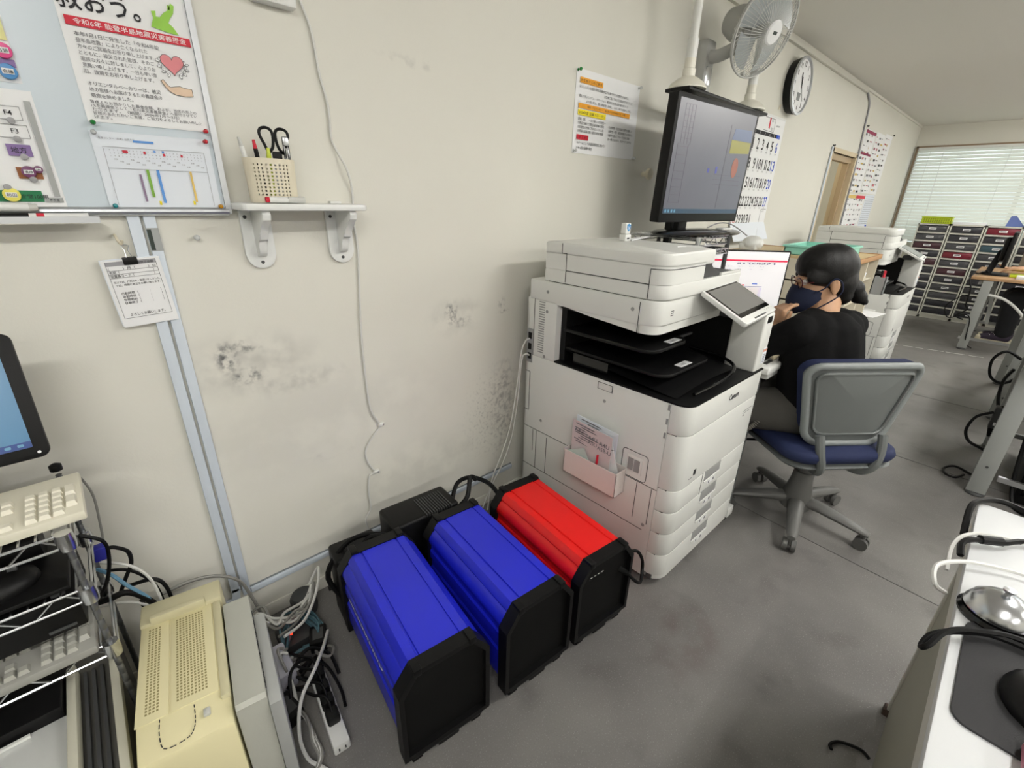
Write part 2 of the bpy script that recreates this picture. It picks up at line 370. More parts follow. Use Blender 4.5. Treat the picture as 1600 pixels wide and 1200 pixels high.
# doorway: frame, jamb trim, room beyond with its door leaf
cream = mat('door_cream', (206, 190, 160), .5, var=.03); creamd = mat('door_tan', (176, 154, 122), .5, var=.04)
d1 = struct('door_1', MB().box(DX0-.03, DX0+.012, WY-.012, WY+.12, 0, DZ+.03).box(DX1-.012, DX1+.03, WY-.012, WY+.12, 0, DZ+.03).box(DX0-.03, DX1+.03, WY-.012, WY+.12, DZ, DZ+.035), cream)
MB().box(DX0+.012, DX1-.012, WY+.02, WY+.07, DZ-.05, DZ).build('door_stop', creamd, d1)
MB().box(DX1-.06, DX1-.012, WY+.03, WY+.075, 0, DZ-.05).build('door_stop', creamd, d1)
M = Matrix.Translation((DX0+.03, WY+.11, 0)) @ Matrix.Rotation(radians(68), 4, 'Z')
lf = MB().box(0, .72, 0, .035, .01, DZ-.06, M=M).build('door_leaf', cream, d1)
MB().box(.12, .60, -.004, .002, 1.0, 1.5, .002, M=M).build('leaf_pane', mat('leaf_glass', (176, 172, 150), .25), lf)
MB().box(DX0-.25, DX0-.03, WY+1.4, WY+1.5, 0, CZ).box(DX0-.25, DX1+1.6, WY+1.5, WY+1.55, 0, CZ).box(DX1+1.6, DX1+1.65, WY+.1, WY+1.5, 0, CZ).box(DX0-.25, DX0-.2, WY+.1, WY+1.5, 0, CZ).box(DX0-.25, DX1+1.65, WY+.1, WY+1.55, CZ, CZ+.05).box(DX0-.25, DX1+1.65, WY+.1, WY+1.55, -.05, 0).build('back_room', plain, d1)
MB().tube([(DX0-.045, WY-.01, 0), (DX0-.045, WY-.01, DZ+.035)], .008, 6).build('door_edge_strip', MATS['conduit'], d1)
MB().lathe([(.001, 0), (.05, .004), (.055, .03), (.02, .05)], (DX0+.2, WY+.45, 1.60), (0, 0, 1)).build('added_lamp_body', MATS['white_plastic'], d1)  # unseen lamp body added to go with the fill light
_l = bpy.data.lights.new('back_room_fill', 'POINT'); _l.energy = 16; _l.shadow_soft_size = .06; _l.color = (1.0, .95, .85)  # fill light added to brighten the room beyond the doorway
_o = bpy.data.objects.new('back_room_fill', _l); COL.objects.link(_o); _o.location = (DX0+.55, WY+.75, 2.1)
# ceiling lights
def ceiling_light(i, x, y):
    t = thing('ceiling_light', 'long white fluorescent ceiling fixture', 'ceiling light', (x, y, CZ), group='fluorescent ceiling fixtures')
    MB().prism([(-.10, 0), (-.035, -.05), (.035, -.05), (.10, 0)], (-.62, 0, 0), (0, 1, 0), (0, 0, 1), 1.24).build('housing', MATS['white_plastic'], t)
    tm = mat('fluorescent_tube', (255, 252, 246), .4, emit=TUBE_EMIT)
    for s in (-1, 1):
        MB().cyl((-.59, s*.075, -.045), (.59, s*.075, -.045), .014, n=10).build('tube', tm, t)
    for e in (-1, 1): MB().box(e*.60-.012, e*.60+.012, -.095, .095, -.065, -.0, .004).build('end_cap', MATS['white_plastic'], t)
    ld = bpy.data.lights.new('fixture_lamp', 'AREA'); ld.shape = 'RECTANGLE'; ld.size = 1.2; ld.size_y = .2; ld.energy = LAMP_W; ld.color = LAMP_COL
    lo = bpy.data.objects.new('fixture_lamp', ld); COL.objects.link(lo); lo.parent = t; lo.location = (0, 0, -.075)
for i, (x, y) in enumerate(LAMPS): ceiling_light(i, x, y)

# ------------------------------------------------------------------ wall-mounted things
RX, UZ, OUT = V((1, 0, 0)), V((0, 0, 1)), V((0, -1, 0))    # reading direction on the long wall; prism normal r x u points to -y
# conduits
cd = thing('cable_conduit', 'pair of pale vertical wall conduits running down from the whiteboard, turning along the floor', 'conduit', (.117, WY, .1))
MB().box(.092, .115, WY-.013, WY-.001, .165, 1.268, .002).build('conduit_strip', MATS['conduit'], cd, True)
MB().box(.121, .143, WY-.013, WY-.001, .138, 1.268, .002).build('conduit_strip', MATS['conduit'], cd, True)
MB().box(.04, .1005, WY-.0125, WY-.001, .118, .142, .002).bar((.098, WY-.007, .128), (.106, WY-.007, .175), .022, .012, (0, 1, 0)).build('conduit_bend', MATS['conduit'], cd, True)
MB().box(.1435, 1.27, WY-.013, WY-.001, .134, .153, .002).build('floor_conduit', MATS['conduit'], cd, True)
MB().box(.1435, 1.27, WY-.0045, WY-.001, .153, .157).build('conduit_shade_strip', MATS['conduit_shadow'], cd, True)  # shade above the floor conduit, painted as a darker strip
MB().prism([(0, 0), (.022, 0), (.022, .05), (0, .05)], (.1215, WY-.0132, 1.190), RX, UZ, .0006).build('conduit_label', mat('label_grey', (160, 163, 162), .5), cd, True)
MB().prism([(0, 0), (.008, 0), (.008, .045), (0, .045)], (.1215, WY-.0138, 1.192), RX, UZ, .0006).build('conduit_label', mat('label_dark', (40, 52, 46), .5), cd, True)
struct('baseboard_left', MB().box(X0, 4.9, WY-.006, WY, 0, .05, .002), plain)

# whiteboard
BY = 1.338
wb = thing('whiteboard', 'large pale blue whiteboard with aluminium frame covered in papers', 'whiteboard', (-.6, WY, 1.272))
MB().box(-1.5, .287, BY, WY-.004, 1.284, 2.15).build('panel', MATS['board_white'], wb, True)
MB().prism(rrect(0, .012, 0, .9, .004), (.284, BY-.007, 1.27), RX, UZ, -.028).build('frame_side', MATS['aluminium'], wb, True)
MB().tube([(-1.5, BY-.002, 1.276), (.29, BY-.002, 1.276)], .0075, 10).build('frame_bottom', MATS['aluminium'], wb, True)
MB().box(-1.5, .292, BY+.004, WY-.002, 1.266, 1.285).build('frame_lip', MATS['steel'], wb, True)
MB().box(-1.4, .045, BY-.06, BY+.002, 1.256, 1.260, .001).box(-1.4, .045, BY-.062, BY-.058, 1.256, 1.268).build('pen_tray', MATS['aluminium'], wb, True)
def sheet(name, x0, x1, z0, z1, y, label, m='paper', rot=0.0, group=None, cat='paper'):
    t = thing(name, label, cat, ((x0+x1)/2, y, z0))
    nx, nz_ = 6, 6; cx, cz = (x0+x1)/2, (z0+z1)/2
    def fn(u, v):
        a = (u-.5)*(x1-x0); b = (v-.5)*(z1-z0)
        bow = .0012*sin(u*pi)*cos(v*3.1)
        return (cx+a*cos(rot)-b*sin(rot), y-.0006-abs(bow), cz+a*sin(rot)+b*cos(rot))
    mb = MB().grid(fn, nx, nz_); n = len(mb.v)
    back = [(p[0], p[1]+.0006, p[2]) for p in mb.v]; f0 = list(mb.f)
    mb.add(back, [tuple(reversed(f)) for f in f0])
    mb.build('sheet', MATS[m], t, True, ang=60)
    return t
def rect_on(mb, x0, x1, z0, z1, y): return mb.prism([(x0, z0), (x1, z0), (x1, z1), (x0, z1)], (0, y, 0), RX, UZ, .0004)
# relief-fund poster
PY = BY-.0005
po = sheet('fund_poster', .074, .2835, 1.444, 1.735, PY, 'white disaster relief fund poster with a red banner, heart and hand', cat='poster')
ty = PY-.0032
mb = MB(); rect_on(mb, .082, .280, 1.6035, 1.6185, ty); mb.build('red_banner', MATS['red'], po, True)
MB().text('令和6年 能登半島地震災害義援金', (.094, ty-.0006, 1.6075), RX, UZ, .0105, .178, bold=.004).build('banner_lettering', MATS['paper'], po, True)
MB().text('救おう。', (.077, ty, 1.633), RX, UZ, .042, .125, bold=.01).build('headline_lettering', MATS['ink'], po, True)
L = MB()
rows = ['　本年1月1日に発生した「令和6年能', '登半島地震」により亡くなられた', '方々のご冥福をお祈り申し上げます', 'とともに、被災された皆様、そのご', '家族の方々に対しまして、心よりお', '見舞い申し上げます。一日も早い復', '旧、復興をお祈り申し上げます。', '', '　オリエンタルベーカリーは、被災', '地の皆様へお届けするため義援金の', '募集を始めました。']
for i, t_ in enumerate(rows):
    if t_: L.text(t_, (.090, ty, 1.5885-.0101*i), RX, UZ, .0082, .0074*len(t_)*.985, bold=.0)
for i, t_ in enumerate(['　皆様よりお預かりした募金全額、および、当店の売上の', '1%を義援金として「石川県災害義援金」へ寄付させてい', 'ただきます。（期間：2024年1月～3月）', '　皆様のあたたかいご支援、ご協力をよろしくお願い申し上', 'げます。']):
    L.text(t_, (.086, ty, 1.474-.0066*i+.003), RX, UZ, .0066, .00685*len(t_), bold=.0)
L.build('printed_text', MATS['ink_soft'], po, True)
heart = []
for k in range(28):
    a = 2*pi*k/28; heart.append((.00128*16*sin(a)**3, .00128*(13*cos(a)-5*cos(2*a)-2*cos(3*a)-cos(4*a))))
MB().prism([(-p[0], p[1]) for p in heart], (.239, ty, 1.567), RX, UZ, .0003).build('heart_print', mat('print_pink', (220, 138, 144), .8), po, True)
ho_ = MB()
for k in range(28):
    a, b = heart[k], heart[(k+1) % 28]; ho_.bar((.239-a[0], ty-.0005, 1.567+a[1]), (.239-b[0], ty-.0005, 1.567+b[1]), .0008, .0003, (0, -1, 0))
ho_.build('heart_outline_print', MATS['ink_soft'], po, True)
for s in (-1, 1):
    lf, lo_ = MB(), MB()
    for k in range(4):
        a = radians(-90+s*(22+k*24)); cx, cz = .239+cos(a)*.0225, 1.567+sin(a)*.0205
        for d in (-.9, .9):
            aa = a+s*(.9+d*.8); ex, ez = cx+cos(aa)*.0035, cz+sin(aa)*.0035
            for mb_, q_, yy in ((lo_, 1.0, ty-.0009), (lf, .72, ty-.0014)):
                mb_.prism([(ex+cos(aa)*.0042*q_*cos(t_)-sin(aa)*.0021*q_*sin(t_), ez+sin(aa)*.0042*q_*cos(t_)+cos(aa)*.0021*q_*sin(t_)) for t_ in [2*pi*i_/8 for i_ in range(8)]], (0, yy, 0), RX, UZ, .0003)
    lo_.build('leaf_outline_print', MATS['ink_soft'], po, True); lf.build('leaf_wreath_print', MATS['paper'], po, True)
hand = [(-.026, .012), (-.022, .015), (-.016, .006), (-.012, .002), (-.004, .004), (.006, .006), (.012, .004), (.027, .003), (.027, -.010), (.012, -.012), (-.004, -.011), (-.014, -.006), (-.021, .002)]
MB().prism(hand, (.238, ty, 1.521), RX, UZ, .0003).build('hand_print', mat('print_skin', (226, 200, 176), .8), po, True)
hl = MB()
for i in range(len(hand)):
    a, b = hand[i], hand[(i+1) % len(hand)]; hl.bar((.238+a[0], ty-.0006, 1.521+a[1]), (.238+b[0], ty-.0006, 1.521+b[1]), .0007, .0004, (0, -1, 0))
hl.build('hand_outline_print', MATS['ink'], po, True)
isl = [(-0.0214, -0.0158), (0.0072, -0.0209), (0.0241, -0.0214), (0.0163, -0.009), (0.0098, -0.0034), (0.0137, 0.0045), (0.0215, 0.0147), (0.0254, 0.0283), (0.0202, 0.0319), (0.0163, 0.0249), (0.0124, 0.0184), (0.0046, 0.0125), (-0.0032, 0.0037), (-0.0097, 0.0037), (-0.0084, 0.0133), (-0.0162, 0.0116), (-0.0149, -0.0003), (-0.0188, -0.0082)]
MB().prism(isl, (.238, ty, 1.643), RX, UZ, .0003).prism([(.013, .020), (.017, .020), (.018, .027), (.014, .028)], (.238, ty, 1.643), RX, UZ, .0003).build('map_print', mat('print_green', (150, 200, 84), .8), po, True)
# schedule sheet
ss = sheet('schedule_sheet', .070, .276, 1.284, 1.428, PY-.0008, 'printed schedule chart with coloured bars below the relief poster', 'paper_cool', cat='paper'); ty = PY-.0042
mb = MB(); g = MB()
for k in range(2): mb.bar((.085, ty, 1.400-.0 if k == 0 else 1.360), (.262, ty, 1.400 if k == 0 else 1.360), .0006, .0003, (0, -1, 0))
for xx in (.085, .262): mb.bar((xx, ty, 1.288), (xx, ty, 1.400), .0006, .0003, (0, -1, 0))
for i in range(26):
    for j in range(3): mb.text(random.choice('123456789'), (.094+.0064*i, ty, 1.393-.0055*j), RX, UZ, .0035)
for i in range(18): mb.text(random.choice(['作業', '点検', '会議', '計画']), (.098+.009*i, ty, 1.376-.004*(i % 3)), RX, UZ, .0032)
mb.text('生産センター（兵庫）出荷予定', (.082, ty, 1.414), RX, UZ, .0042)
mb.build('chart_grid_print', MATS['ink_light'], ss, True)
for (x0, x1, z0, z1, c) in ((.115, .124, 1.390, 1.395, 'red'), (.150, .154, 1.390, 1.395, 'red'), (.184, .188, 1.388, 1.393, 'red'), (.216, .220, 1.388, 1.393, 'red'), (.137, .172, 1.411, 1.415, 'p_blue'), (.168, .172, 1.394, 1.398, 'p_blue'), (.183, .187, 1.394, 1.398, 'p_blue'), (.133, .137, 1.296, 1.350, 'p_purple'), (.147, .152, 1.305, 1.360, 'p_green'), (.165, .170, 1.293, 1.360, 'p_blue'), (.157, .161, 1.289, 1.297, 'yellow'), (.226, .230, 1.296, 1.360, 'p_tan'), (.221, .225, 1.290, 1.298, 'yellow')):
    col = {'red': MATS['red'], 'yellow': MATS['yellow'], 'p_blue': mat('print_blue', (96, 150, 216), .8), 'p_purple': mat('print_purple', (136, 118, 142), .8), 'p_green': mat('print_lime', (126, 172, 72), .8), 'p_tan': mat('print_tan', (220, 190, 110), .8)}[c]
    m_ = MB(); rect_on(m_, x0, x1, z0, z1, ty-.0003); m_.build('chart_block_print', col, ss, True)
# floor-plan sheets at the left end of the board
fp = sheet('floor_plan_sheet', -.19, .003, 1.284, 1.484, PY, 'white floor plan sheet with lettered room cards and a grey side strip', cat='paper'); ty = PY-.0032
for n_, (x0, x1, z0, z1, c) in {'plan_strip_print': (-.0115, -.0025, 1.303, 1.467, 'label_grey'), 'plan_strip_foot_print': (-.026, .0, 1.292, 1.301, 'label_grey'), 'room_print_green': (-.12, -.028, 1.293, 1.313, 'p_g'), 'room_print_brown': (-.052, -.018, 1.334, 1.354, 'p_br'), 'room_print_purple': (-.055, -.022, 1.373, 1.393, 'p_pu'), 'room_tag_print': (-.09, -.075, 1.358, 1.368, 'label_grey')}.items():
    col = {'p_g': mat('print_deep_green', (40, 118, 78), .8), 'p_br': mat('print_brown', (148, 96, 60), .8), 'p_pu': mat('print_violet', (134, 112, 160), .8)}.get(c) or MATS[c]
    m_ = MB(); rect_on(m_, x0, x1, z0, z1, ty); m_.build(n_, col, fp, True)
fr = MB()
for (x0, x1, z0, z1) in ((-.062, -.020, 1.434, 1.456), (-.060, -.018, 1.404, 1.426)):
    for a, b in (((x0, z0), (x1, z0)), ((x1, z0), (x1, z1)), ((x1, z1), (x0, z1)), ((x0, z1), (x0, z0))): fr.bar((a[0], ty, a[1]), (b[0], ty, b[1]), .0007, .0003, (0, -1, 0))
    fr.build('card_frame_print', MATS['ink_light'], fp, True); fr = MB()
fr.text('F4', (-.042, ty, 1.4415), RX, UZ, .0115, bold=.01).text('F3', (-.041, ty, 1.4115), RX, UZ, .0115, bold=.01).text('地方', (-.050, ty-.0006, 1.379), RX, UZ, .011, bold=.01)
fr.text('食堂100用', (-.058, ty-.0006, 1.299), RX, UZ, .0085, bold=.01).text('更衣室', (-.020, ty-.0006, 1.2945), RX, UZ, .005, bold=.01)
fr.build('card_lettering', MATS['ink'], fp, True)
up_ = sheet('floor_plan_sheet', -.19, -.004, 1.495, 1.76, PY, 'upper floor plan sheet with purple strip behind round pink and blue magnets', cat='paper')
m_ = MB(); rect_on(m_, -.06, -.005, 1.519, 1.531, ty); m_.build('plan_strip_print', MATS['print_violet'], up_, True)
m_ = MB(); rect_on(m_, -.06, -.006, 1.56, 1.60, ty); m_.build('plan_block_print', mat('print_pale_yellow', (226, 222, 160), .8), up_, True)
# round magnets
def disc_magnet(x, z, r, col, label, txt=None, name='round_magnet'):
    t = thing(name, label, 'magnet', (x, PY-.004, z-r))
    MB().lathe([(r*.9, 0), (r, .002), (r, .005), (r*.93, .007), (.001, .0075)], (x, PY-.0038, z), (0, -1, 0), 24).build('disc', col, t, True)
    if txt:
        w = MB(); rect_on(w, x-r*.62, x+r*.62, z-r*.35, z+r*.35, PY-.0118); w.build('name_label', MATS['paper'], t, True)
        MB().text(txt, (x, PY-.0126, z-r*.22), RX, UZ, r*.5, r*1.1, center=True, bold=.01).build('lettering', MATS['ink'], t, True)
disc_magnet(-.016, 1.543, .0125, mat('magnet_pink', (206, 40, 120), .35), 'round pink magnet with a white name label', '出張')
disc_magnet(-.018, 1.511, .0125, mat('magnet_blue', (50, 128, 190), .35), 'round blue magnet with a white name label', '会議')
disc_magnet(-.03, 1.585, .012, mat('magnet_pale', (220, 210, 120), .35), 'pale yellow round magnet near the top of the floor plan', None)
disc_magnet(-.070, 1.305, .0125, mat('magnet_yellow', (226, 216, 96), .35), 'round pale yellow magnet with name label on the green strip', '和田')
disc_magnet(-.036, 1.346, .0105, mat('magnet_plum', (108, 50, 96), .35), 'round plum magnet with white label on the brown card', '清掃')
disc_magnet(-.0215, 1.351, .0065, mat('magnet_plum', (108, 50, 96), .35), 'small plum magnet with white label beside the larger plum one', '済')
for i, (x, z) in enumerate(((-.036, 1.432), (-.036, 1.402), (-.035, 1.372), (-.033, 1.333), (-.072, 1.318))):
    disc_magnet(x, z, .0055, mat('magnet_grey', (150, 150, 152), .4), ['small grey magnet below the F4 card', 'small grey magnet below the F3 card', 'small grey magnet below the purple card', 'small grey magnet below the brown card', 'small grey magnet above the green strip'][i])
def push_pin(x, z, y, m, label, r=.0048):
    t = thing('push_pin', label, 'push pin', (x, y, z))
    MB().lathe([(r*.8, 0), (r*.8, .002), (r*.45, .004), (r*.45, .008), (r*.95, .010), (r, .014), (r*.6, .0175), (.0005, .0185)], (x, y, z), (.0, -1, 0), 14).build('head', m, t, True)
    MB().cyl((x, y+.003, z), (x, y, z), .0007, n=6).build('needle', MATS['steel'], t, True)
pm = lambda n, c: mat('pin_'+n, c, .12, trans=.35)
push_pin(.080, 1.4415, PY-.003, pm('green', (30, 150, 60)), 'translucent green magnet pin at the lower left corner of the relief poster')
push_pin(.0765, 1.424, PY-.003, pm('clear', (225, 228, 228)), 'clear magnet pin at the upper left corner of the schedule sheet')
push_pin(.2735, 1.4445, PY-.003, pm('red', (210, 20, 40)), 'red magnet pin at the lower right corner of the relief poster')
push_pin(.2685, 1.4235, PY-.003, mat('pin_red', (210, 20, 40)), 'red magnet pin at the upper right corner of the schedule sheet')
push_pin(.078, 1.287, PY-.003, pm('teal', (20, 150, 160)), 'teal magnet pin at the lower left corner of the schedule sheet')
push_pin(.273, 1.287, PY-.003, pm('yellow', (220, 160, 20)), 'amber magnet pin at the lower right corner of the schedule sheet')
# markers in the tray
mk = thing('marker_pen', 'white whiteboard marker lying on the pen tray', 'marker', (-.1, BY-.03, 1.26))
MB().cyl((-.20, BY-.018, 1.283), (-.052, BY-.018, 1.283), .008, n=14).build('barrel', MATS['white_plastic'], mk, True)
MB().cyl((-.052, BY-.018, 1.283), (-.04, BY-.018, 1.283), .0085, .006, n=14).build('end_plug', MATS['panel_grey'], mk, True)
mk = thing('marker_pen', 'black capped marker lying at the front of the pen tray', 'marker', (-.1, BY-.045, 1.26))
MB().cyl((-.20, BY-.046, 1.2675), (-.055, BY-.046, 1.2675), .007, n=14).build('cap', MATS['black_plastic'], mk, True)
MB().cyl((-.055, BY-.046, 1.2675), (.03, BY-.046, 1.2675), .0062, n=14).build('barrel', MATS['white_plastic'], mk, True)
MB().cyl((-.045, BY-.046, 1.2675), (-.034, BY-.046, 1.2675), .0064, n=14).build('red_band', MATS['red'], mk, True)

# wall box at the top edge
bx = thing('wall_sensor_box', 'white plastic box on the wall at the top edge of the photo', 'wall box', (.47, WY, 1.722))
MB().box(.418, .516, WY-.034, WY, 1.722, 1.86, .006).build('body', MATS['white_plastic'], bx, True)
MB().box(.43, .47, WY-.037, WY-.033, 1.728, 1.742, .001).build('slot_cover', MATS['panel_grey'], bx, True)
# wall cable
cable('wall_cable', [(x, WY-.006-(.012 if k == 7 else 0), z) for k, (x, z) in enumerate([(.53, 1.80), (.535, 1.75), (.553, 1.693), (.561, 1.605), (.574, 1.536), (.573, 1.461), (.582, 1.436), (.603, 1.384), (.617, 1.327), (.612, 1.249), (.617, 1.177), (.610, 1.074), (.599, .913), (.598, .76), (.604, .641), (.631, .571), (.606, .541), (.57, .491), (.576, .436), (.596, .393), (.573, .384), (.564, .319), (.564, .248), (.54, .203), (.56, .12)])], .0032, MATS['cable_white'], 'thin white cable hanging loosely down the long wall behind the small shelf')
for x, z, l in ((.634, .572, 'upper small white cable clip on the wall'), (.598, .392, 'lower small white cable clip on the wall')):
    t = thing('cable_clip', l, 'cable clip', (x, WY, z)); MB().box(x-.008, x+.014, WY-.011, WY, z-.005, z+.006, .002).build('clip', MATS['white_plastic'], t, True)
    MB().cyl((x+.009, WY-.013, z), (x+.009, WY-.008, z), .003, n=8).build('nail', MATS['steel'], t, True)

# small white shelf with two scrolled brackets
sh = thing('wall_shelf', 'small white wooden wall shelf on two rounded brackets', 'shelf', (.44, WY, 1.13))
MB().prism(rrect(.296, .606, 1.235, WY, .018, 4, (1, 0, 0, 1)), (0, 0, 1.280), (1, 0, 0), (0, 1, 0), .016, .004).build('board', MATS['shelf_white'], sh, True)
for k, x in enumerate((.349, .566)):
    pl = [(x-.036, 1.280)]+[(x+.036*cos(a), 1.170+.036*sin(a)) for a in [pi+pi*i/14 for i in range(15)]]+[(x+.036, 1.280)]
    MB().prism(pl, (0, WY, 0), RX, UZ, .012, .002).build('bracket_plate', MATS['shelf_white'], sh, True)
    rib = [(0, 1.280), (-.098, 1.280), (-.104, 1.270), (-.100, 1.258), (-.086, 1.250), (-.070, 1.240), (-.058, 1.224), (-.050, 1.210), (-.036, 1.206), (-.030, 1.190), (-.026, 1.175), (-.016, 1.166), (0, 1.164)]
    MB().prism([(p[0], p[1]) for p in rib], (x-.010, WY-.010, 0), (0, 1, 0), (0, 0, 1), .020, .003).build('bracket_rib', MATS['shelf_white'], sh, True)
    for z in (1.150, 1.262): MB().lathe([(.0045, 0), (.0045, .001), (.001, .0014)], (x+.0 if z < 1.2 else x-.024, WY-.012, z), (0, -1, 0), 10).build('screw', MATS['dark_grey'], sh, True)
# pen cup with square holes
pc = thing('pen_cup', 'cream oval pen cup with a grid of square holes on the small shelf', 'pen cup', (.385, 1.292, 1.297))
CXC, CYC = .388, 1.296; RXC, RYC, HC = .058, .036, .098
def cupgrid(inner):
    nu = 72; nv = 24; vs = []; fs = []
    for j in range(nv+1):
        for i in range(nu):
            a = 2*pi*i/nu; sc = (.94+.06*j/nv)*(1 if not inner else .955)
            vs.append((CXC+RXC*cos(a)*sc, CYC+RYC*sin(a)*sc, 1.297+HC*j/nv))
    for j in range(nv):
        for i in range(nu):
            front = 44 <= i <= 60
            if front and i % 2 == 0 and 4 <= j <= 20 and j % 2 == 0: continue
            f = (j*nu+i, j*nu+(i+1) % nu, (j+1)*nu+(i+1) % nu, (j+1)*nu+i); fs.append(f if not inner else f[::-1])
    return vs, fs
cu = MB(); cu.add(*cupgrid(False)); cu.add(*cupgrid(True))
for i in range(72):
    j = (i+1) % 72; a = 24*72; b = 25*72+a
    cu.f.append((a+i, a+j, b+j, b+i))
cu.f.append(tuple(range(71, -1, -1)))
cu.build('cup_wall', MATS['cup_cream'], pc, True)
MB().lathe([(.051, 0), (.051, .003)], (CXC, CYC, 1.297), n=32, sy=.62).build('cup_floor', MATS['cup_cream'], pc, True)
def pen(name, p0, p1, r, m, tipm, label):
    t = thing(name, label, 'pen', p0); d = (V(p1)-V(p0)); q = V(p0)+d*.86
    MB().tube([p0, q], r, 10).build('barrel', m, t, True); MB().tube([q, p1], [r*.95, r*.6], 10).build('end_cap', tipm, t, True)
pen('pen', (.352, 1.295, 1.302), (.331, 1.296, 1.437), .0052, MATS['white_plastic'], MATS['panel_grey'], 'white pen leaning left in the cream cup')
pen('pen', (.374, 1.305, 1.302), (.362, 1.298, 1.434), .0050, MATS['black_plastic'], MATS['red'], 'black pen with a red end in the cream cup')
pen('pen', (.382, 1.285, 1.302), (.387, 1.283, 1.418), .0055, mat('lime', (200, 214, 60), .4), MATS['lime'], 'lime green pen standing low in the cream cup')
sc = thing('scissors', 'black-handled scissors standing handles-up in the cream cup', 'scissors', (.405, 1.295, 1.302))
hl = lambda cx, s: [(cx+x_*s, 1.294, z_) for x_, z_ in ((-.001, 1.408), (-.009, 1.428), (-.016, 1.446), (-.013, 1.458), (.0, 1.462), (.011, 1.456), (.013, 1.440), (.009, 1.420))]
MB().tube(spline(hl(.392, 1)+[hl(.392, 1)[0]], 4), .0034, 8).build('handle', MATS['black_plastic'], sc, True)
MB().tube(spline(hl(.424, -1)+[hl(.424, -1)[0]], 4), .0034, 8).build('handle', MATS['black_plastic'], sc, True)
MB().bar((.405, 1.294, 1.40), (.398, 1.294, 1.31), .010, .003, (0, 1, 0)).build('blade', MATS['steel'], sc, True)
MB().bar((.412, 1.293, 1.40), (.404, 1.292, 1.31), .010, .003, (0, 1, 0)).build('blade', MATS['steel'], sc, True)
MB().box(.398, .420, 1.289, 1.299, 1.385, 1.412, .004).build('handle_neck', MATS['black_plastic'], sc, True)
ck = thing('utility_knife', 'black utility knife with silver end in the cream cup', 'knife', (.43, 1.285, 1.302))
MB().box(.422, .436, 1.280, 1.289, 1.30, 1.428, .003).build('body', MATS['black_gloss'], ck, True)
MB().box(.4215, .4365, 1.2795, 1.2895, 1.424, 1.446, .004).build('end_cap', MATS['steel'], ck, True)
MB().box(.426, .428, 1.2785, 1.2805, 1.33, 1.42).build('blade_slot', MATS['panel_grey'], ck, True)
er = thing('marker_pen', 'white marker with a red end lying on the small shelf before the cup', 'marker', (.40, 1.25, 1.297))
MB().tube([(.362, 1.252, 1.3045), (.432, 1.250, 1.3045)], .0072, 12).build('barrel', MATS['white_plastic'], er, True)
MB().tube([(.354, 1.252, 1.3045), (.362, 1.252, 1.3045)], .0062, 12).build('red_end', MATS['red'], er, True)
single('small_box', MB().box(.402, .445, 1.262-.02, 1.262+.0, 1.297, 1.312, .005), MATS['panel_grey'], 'small translucent grey case lying on the shelf beside the cup', 'case')
single('eraser', MB().box(.512, .542, 1.26, 1.28, 1.297, 1.303, .002), MATS['white_plastic'], 'thin white clip lying at the right end of the small shelf', 'clip')

# hanging notice with bulldog clip and hook
hk = thing('wall_hook', 'small white screw hook above the clipped notice', 'hook', (.067, WY, 1.22))
MB().tube(spline([(.064, WY, 1.226), (.064, WY-.014, 1.226), (.066, WY-.022, 1.216), (.070, WY-.018, 1.208), (.073, WY-.022, 1.216)], 5), .0028, 8).build('hook', MATS['cup_cream'], hk, True)
nt_ = thing('clipped_notice', 'white notice pad hanging in a black binder clip from the wall hook', 'notice', (.072, WY-.012, 1.02))
TT = Matrix.Translation((.078, WY-.018, 1.176)) @ Matrix.Rotation(radians(-3.0), 4, 'Y')
tf = lambda x, z, y=0: tuple(TT @ V((x, y, z)))
MB().box(-.0525, .0525, -.001, .004, -.148, .0, M=TT).build('paper_pad', MATS['paper'], nt_, True)
MB().box(-.0545, .050, .004, .006, -.146, .002, M=TT).build('backing_sheet', MATS['paper_cool'], nt_, True)
MB().box(-.014, .012, -.006, .010, -.012, .004, .002, M=TT).build('binder_clip', MATS['black_plastic'], nt_, True)
MB().tube([tf(-.006, .002, -.002), tf(-.004, .018, .004), tf(-.008, .028, .006), tf(.000, .030, .006), tf(.006, .028, .006), tf(.002, .018, .004), tf(.005, .002, -.002)], .0011, 6).build('clip_wire', MATS['steel'], nt_, True)
MB().cyl(tf(-.003, .030, .006), (.072, WY-.020, 1.210), .0011, n=6).build('hook_wire', MATS['steel'], nt_, True)
r_, u_ = TT.to_3x3() @ V((1, 0, 0)), TT.to_3x3() @ V((0, 0, 1)); ny = -.0016
b_ = MB().prism([(-.046, -.012), (.044, -.012), (.044, -.003), (-.046, -.003)], tf(0, 0, ny), r_, u_, .0003); b_.build('heading_band_print', mat('print_band', (150, 150, 154), .8), nt_, True)
tx = MB(); q = lambda s_, x, z, h, w=None: tx.text(s_, tf(x, z, ny-.0006), r_, u_, h, w, bold=.004)
q('打刻修正依頼', .004, -.0105, .006); q('（　　　）月（　　　）日', -.044, -.0205, .0062, .085); q('名前（　　　　　　　　　　）', -.044, -.0282, .0066, .08); q('従業員コード（　　　　　　）', -.044, -.0362, .0066, .08)
q('私は下記、打刻忘れ・間違いをしました。', -.042, -.049, .0052, .084); q('下記、時間に修正をお願い致します。', -.041, -.056, .0052, .082)
for i, s_ in enumerate(('出勤時間（', '退勤時間（', '休憩開始（', '休憩終了（')):
    q(s_, -.036, -.0745-.0072*i, .0062); q('：', .016, -.0745-.0072*i, .0052); q('）', .036, -.0745-.0072*i, .0062)
q('よろしくお願いします。', -.034, -.1235, .0072, .066)
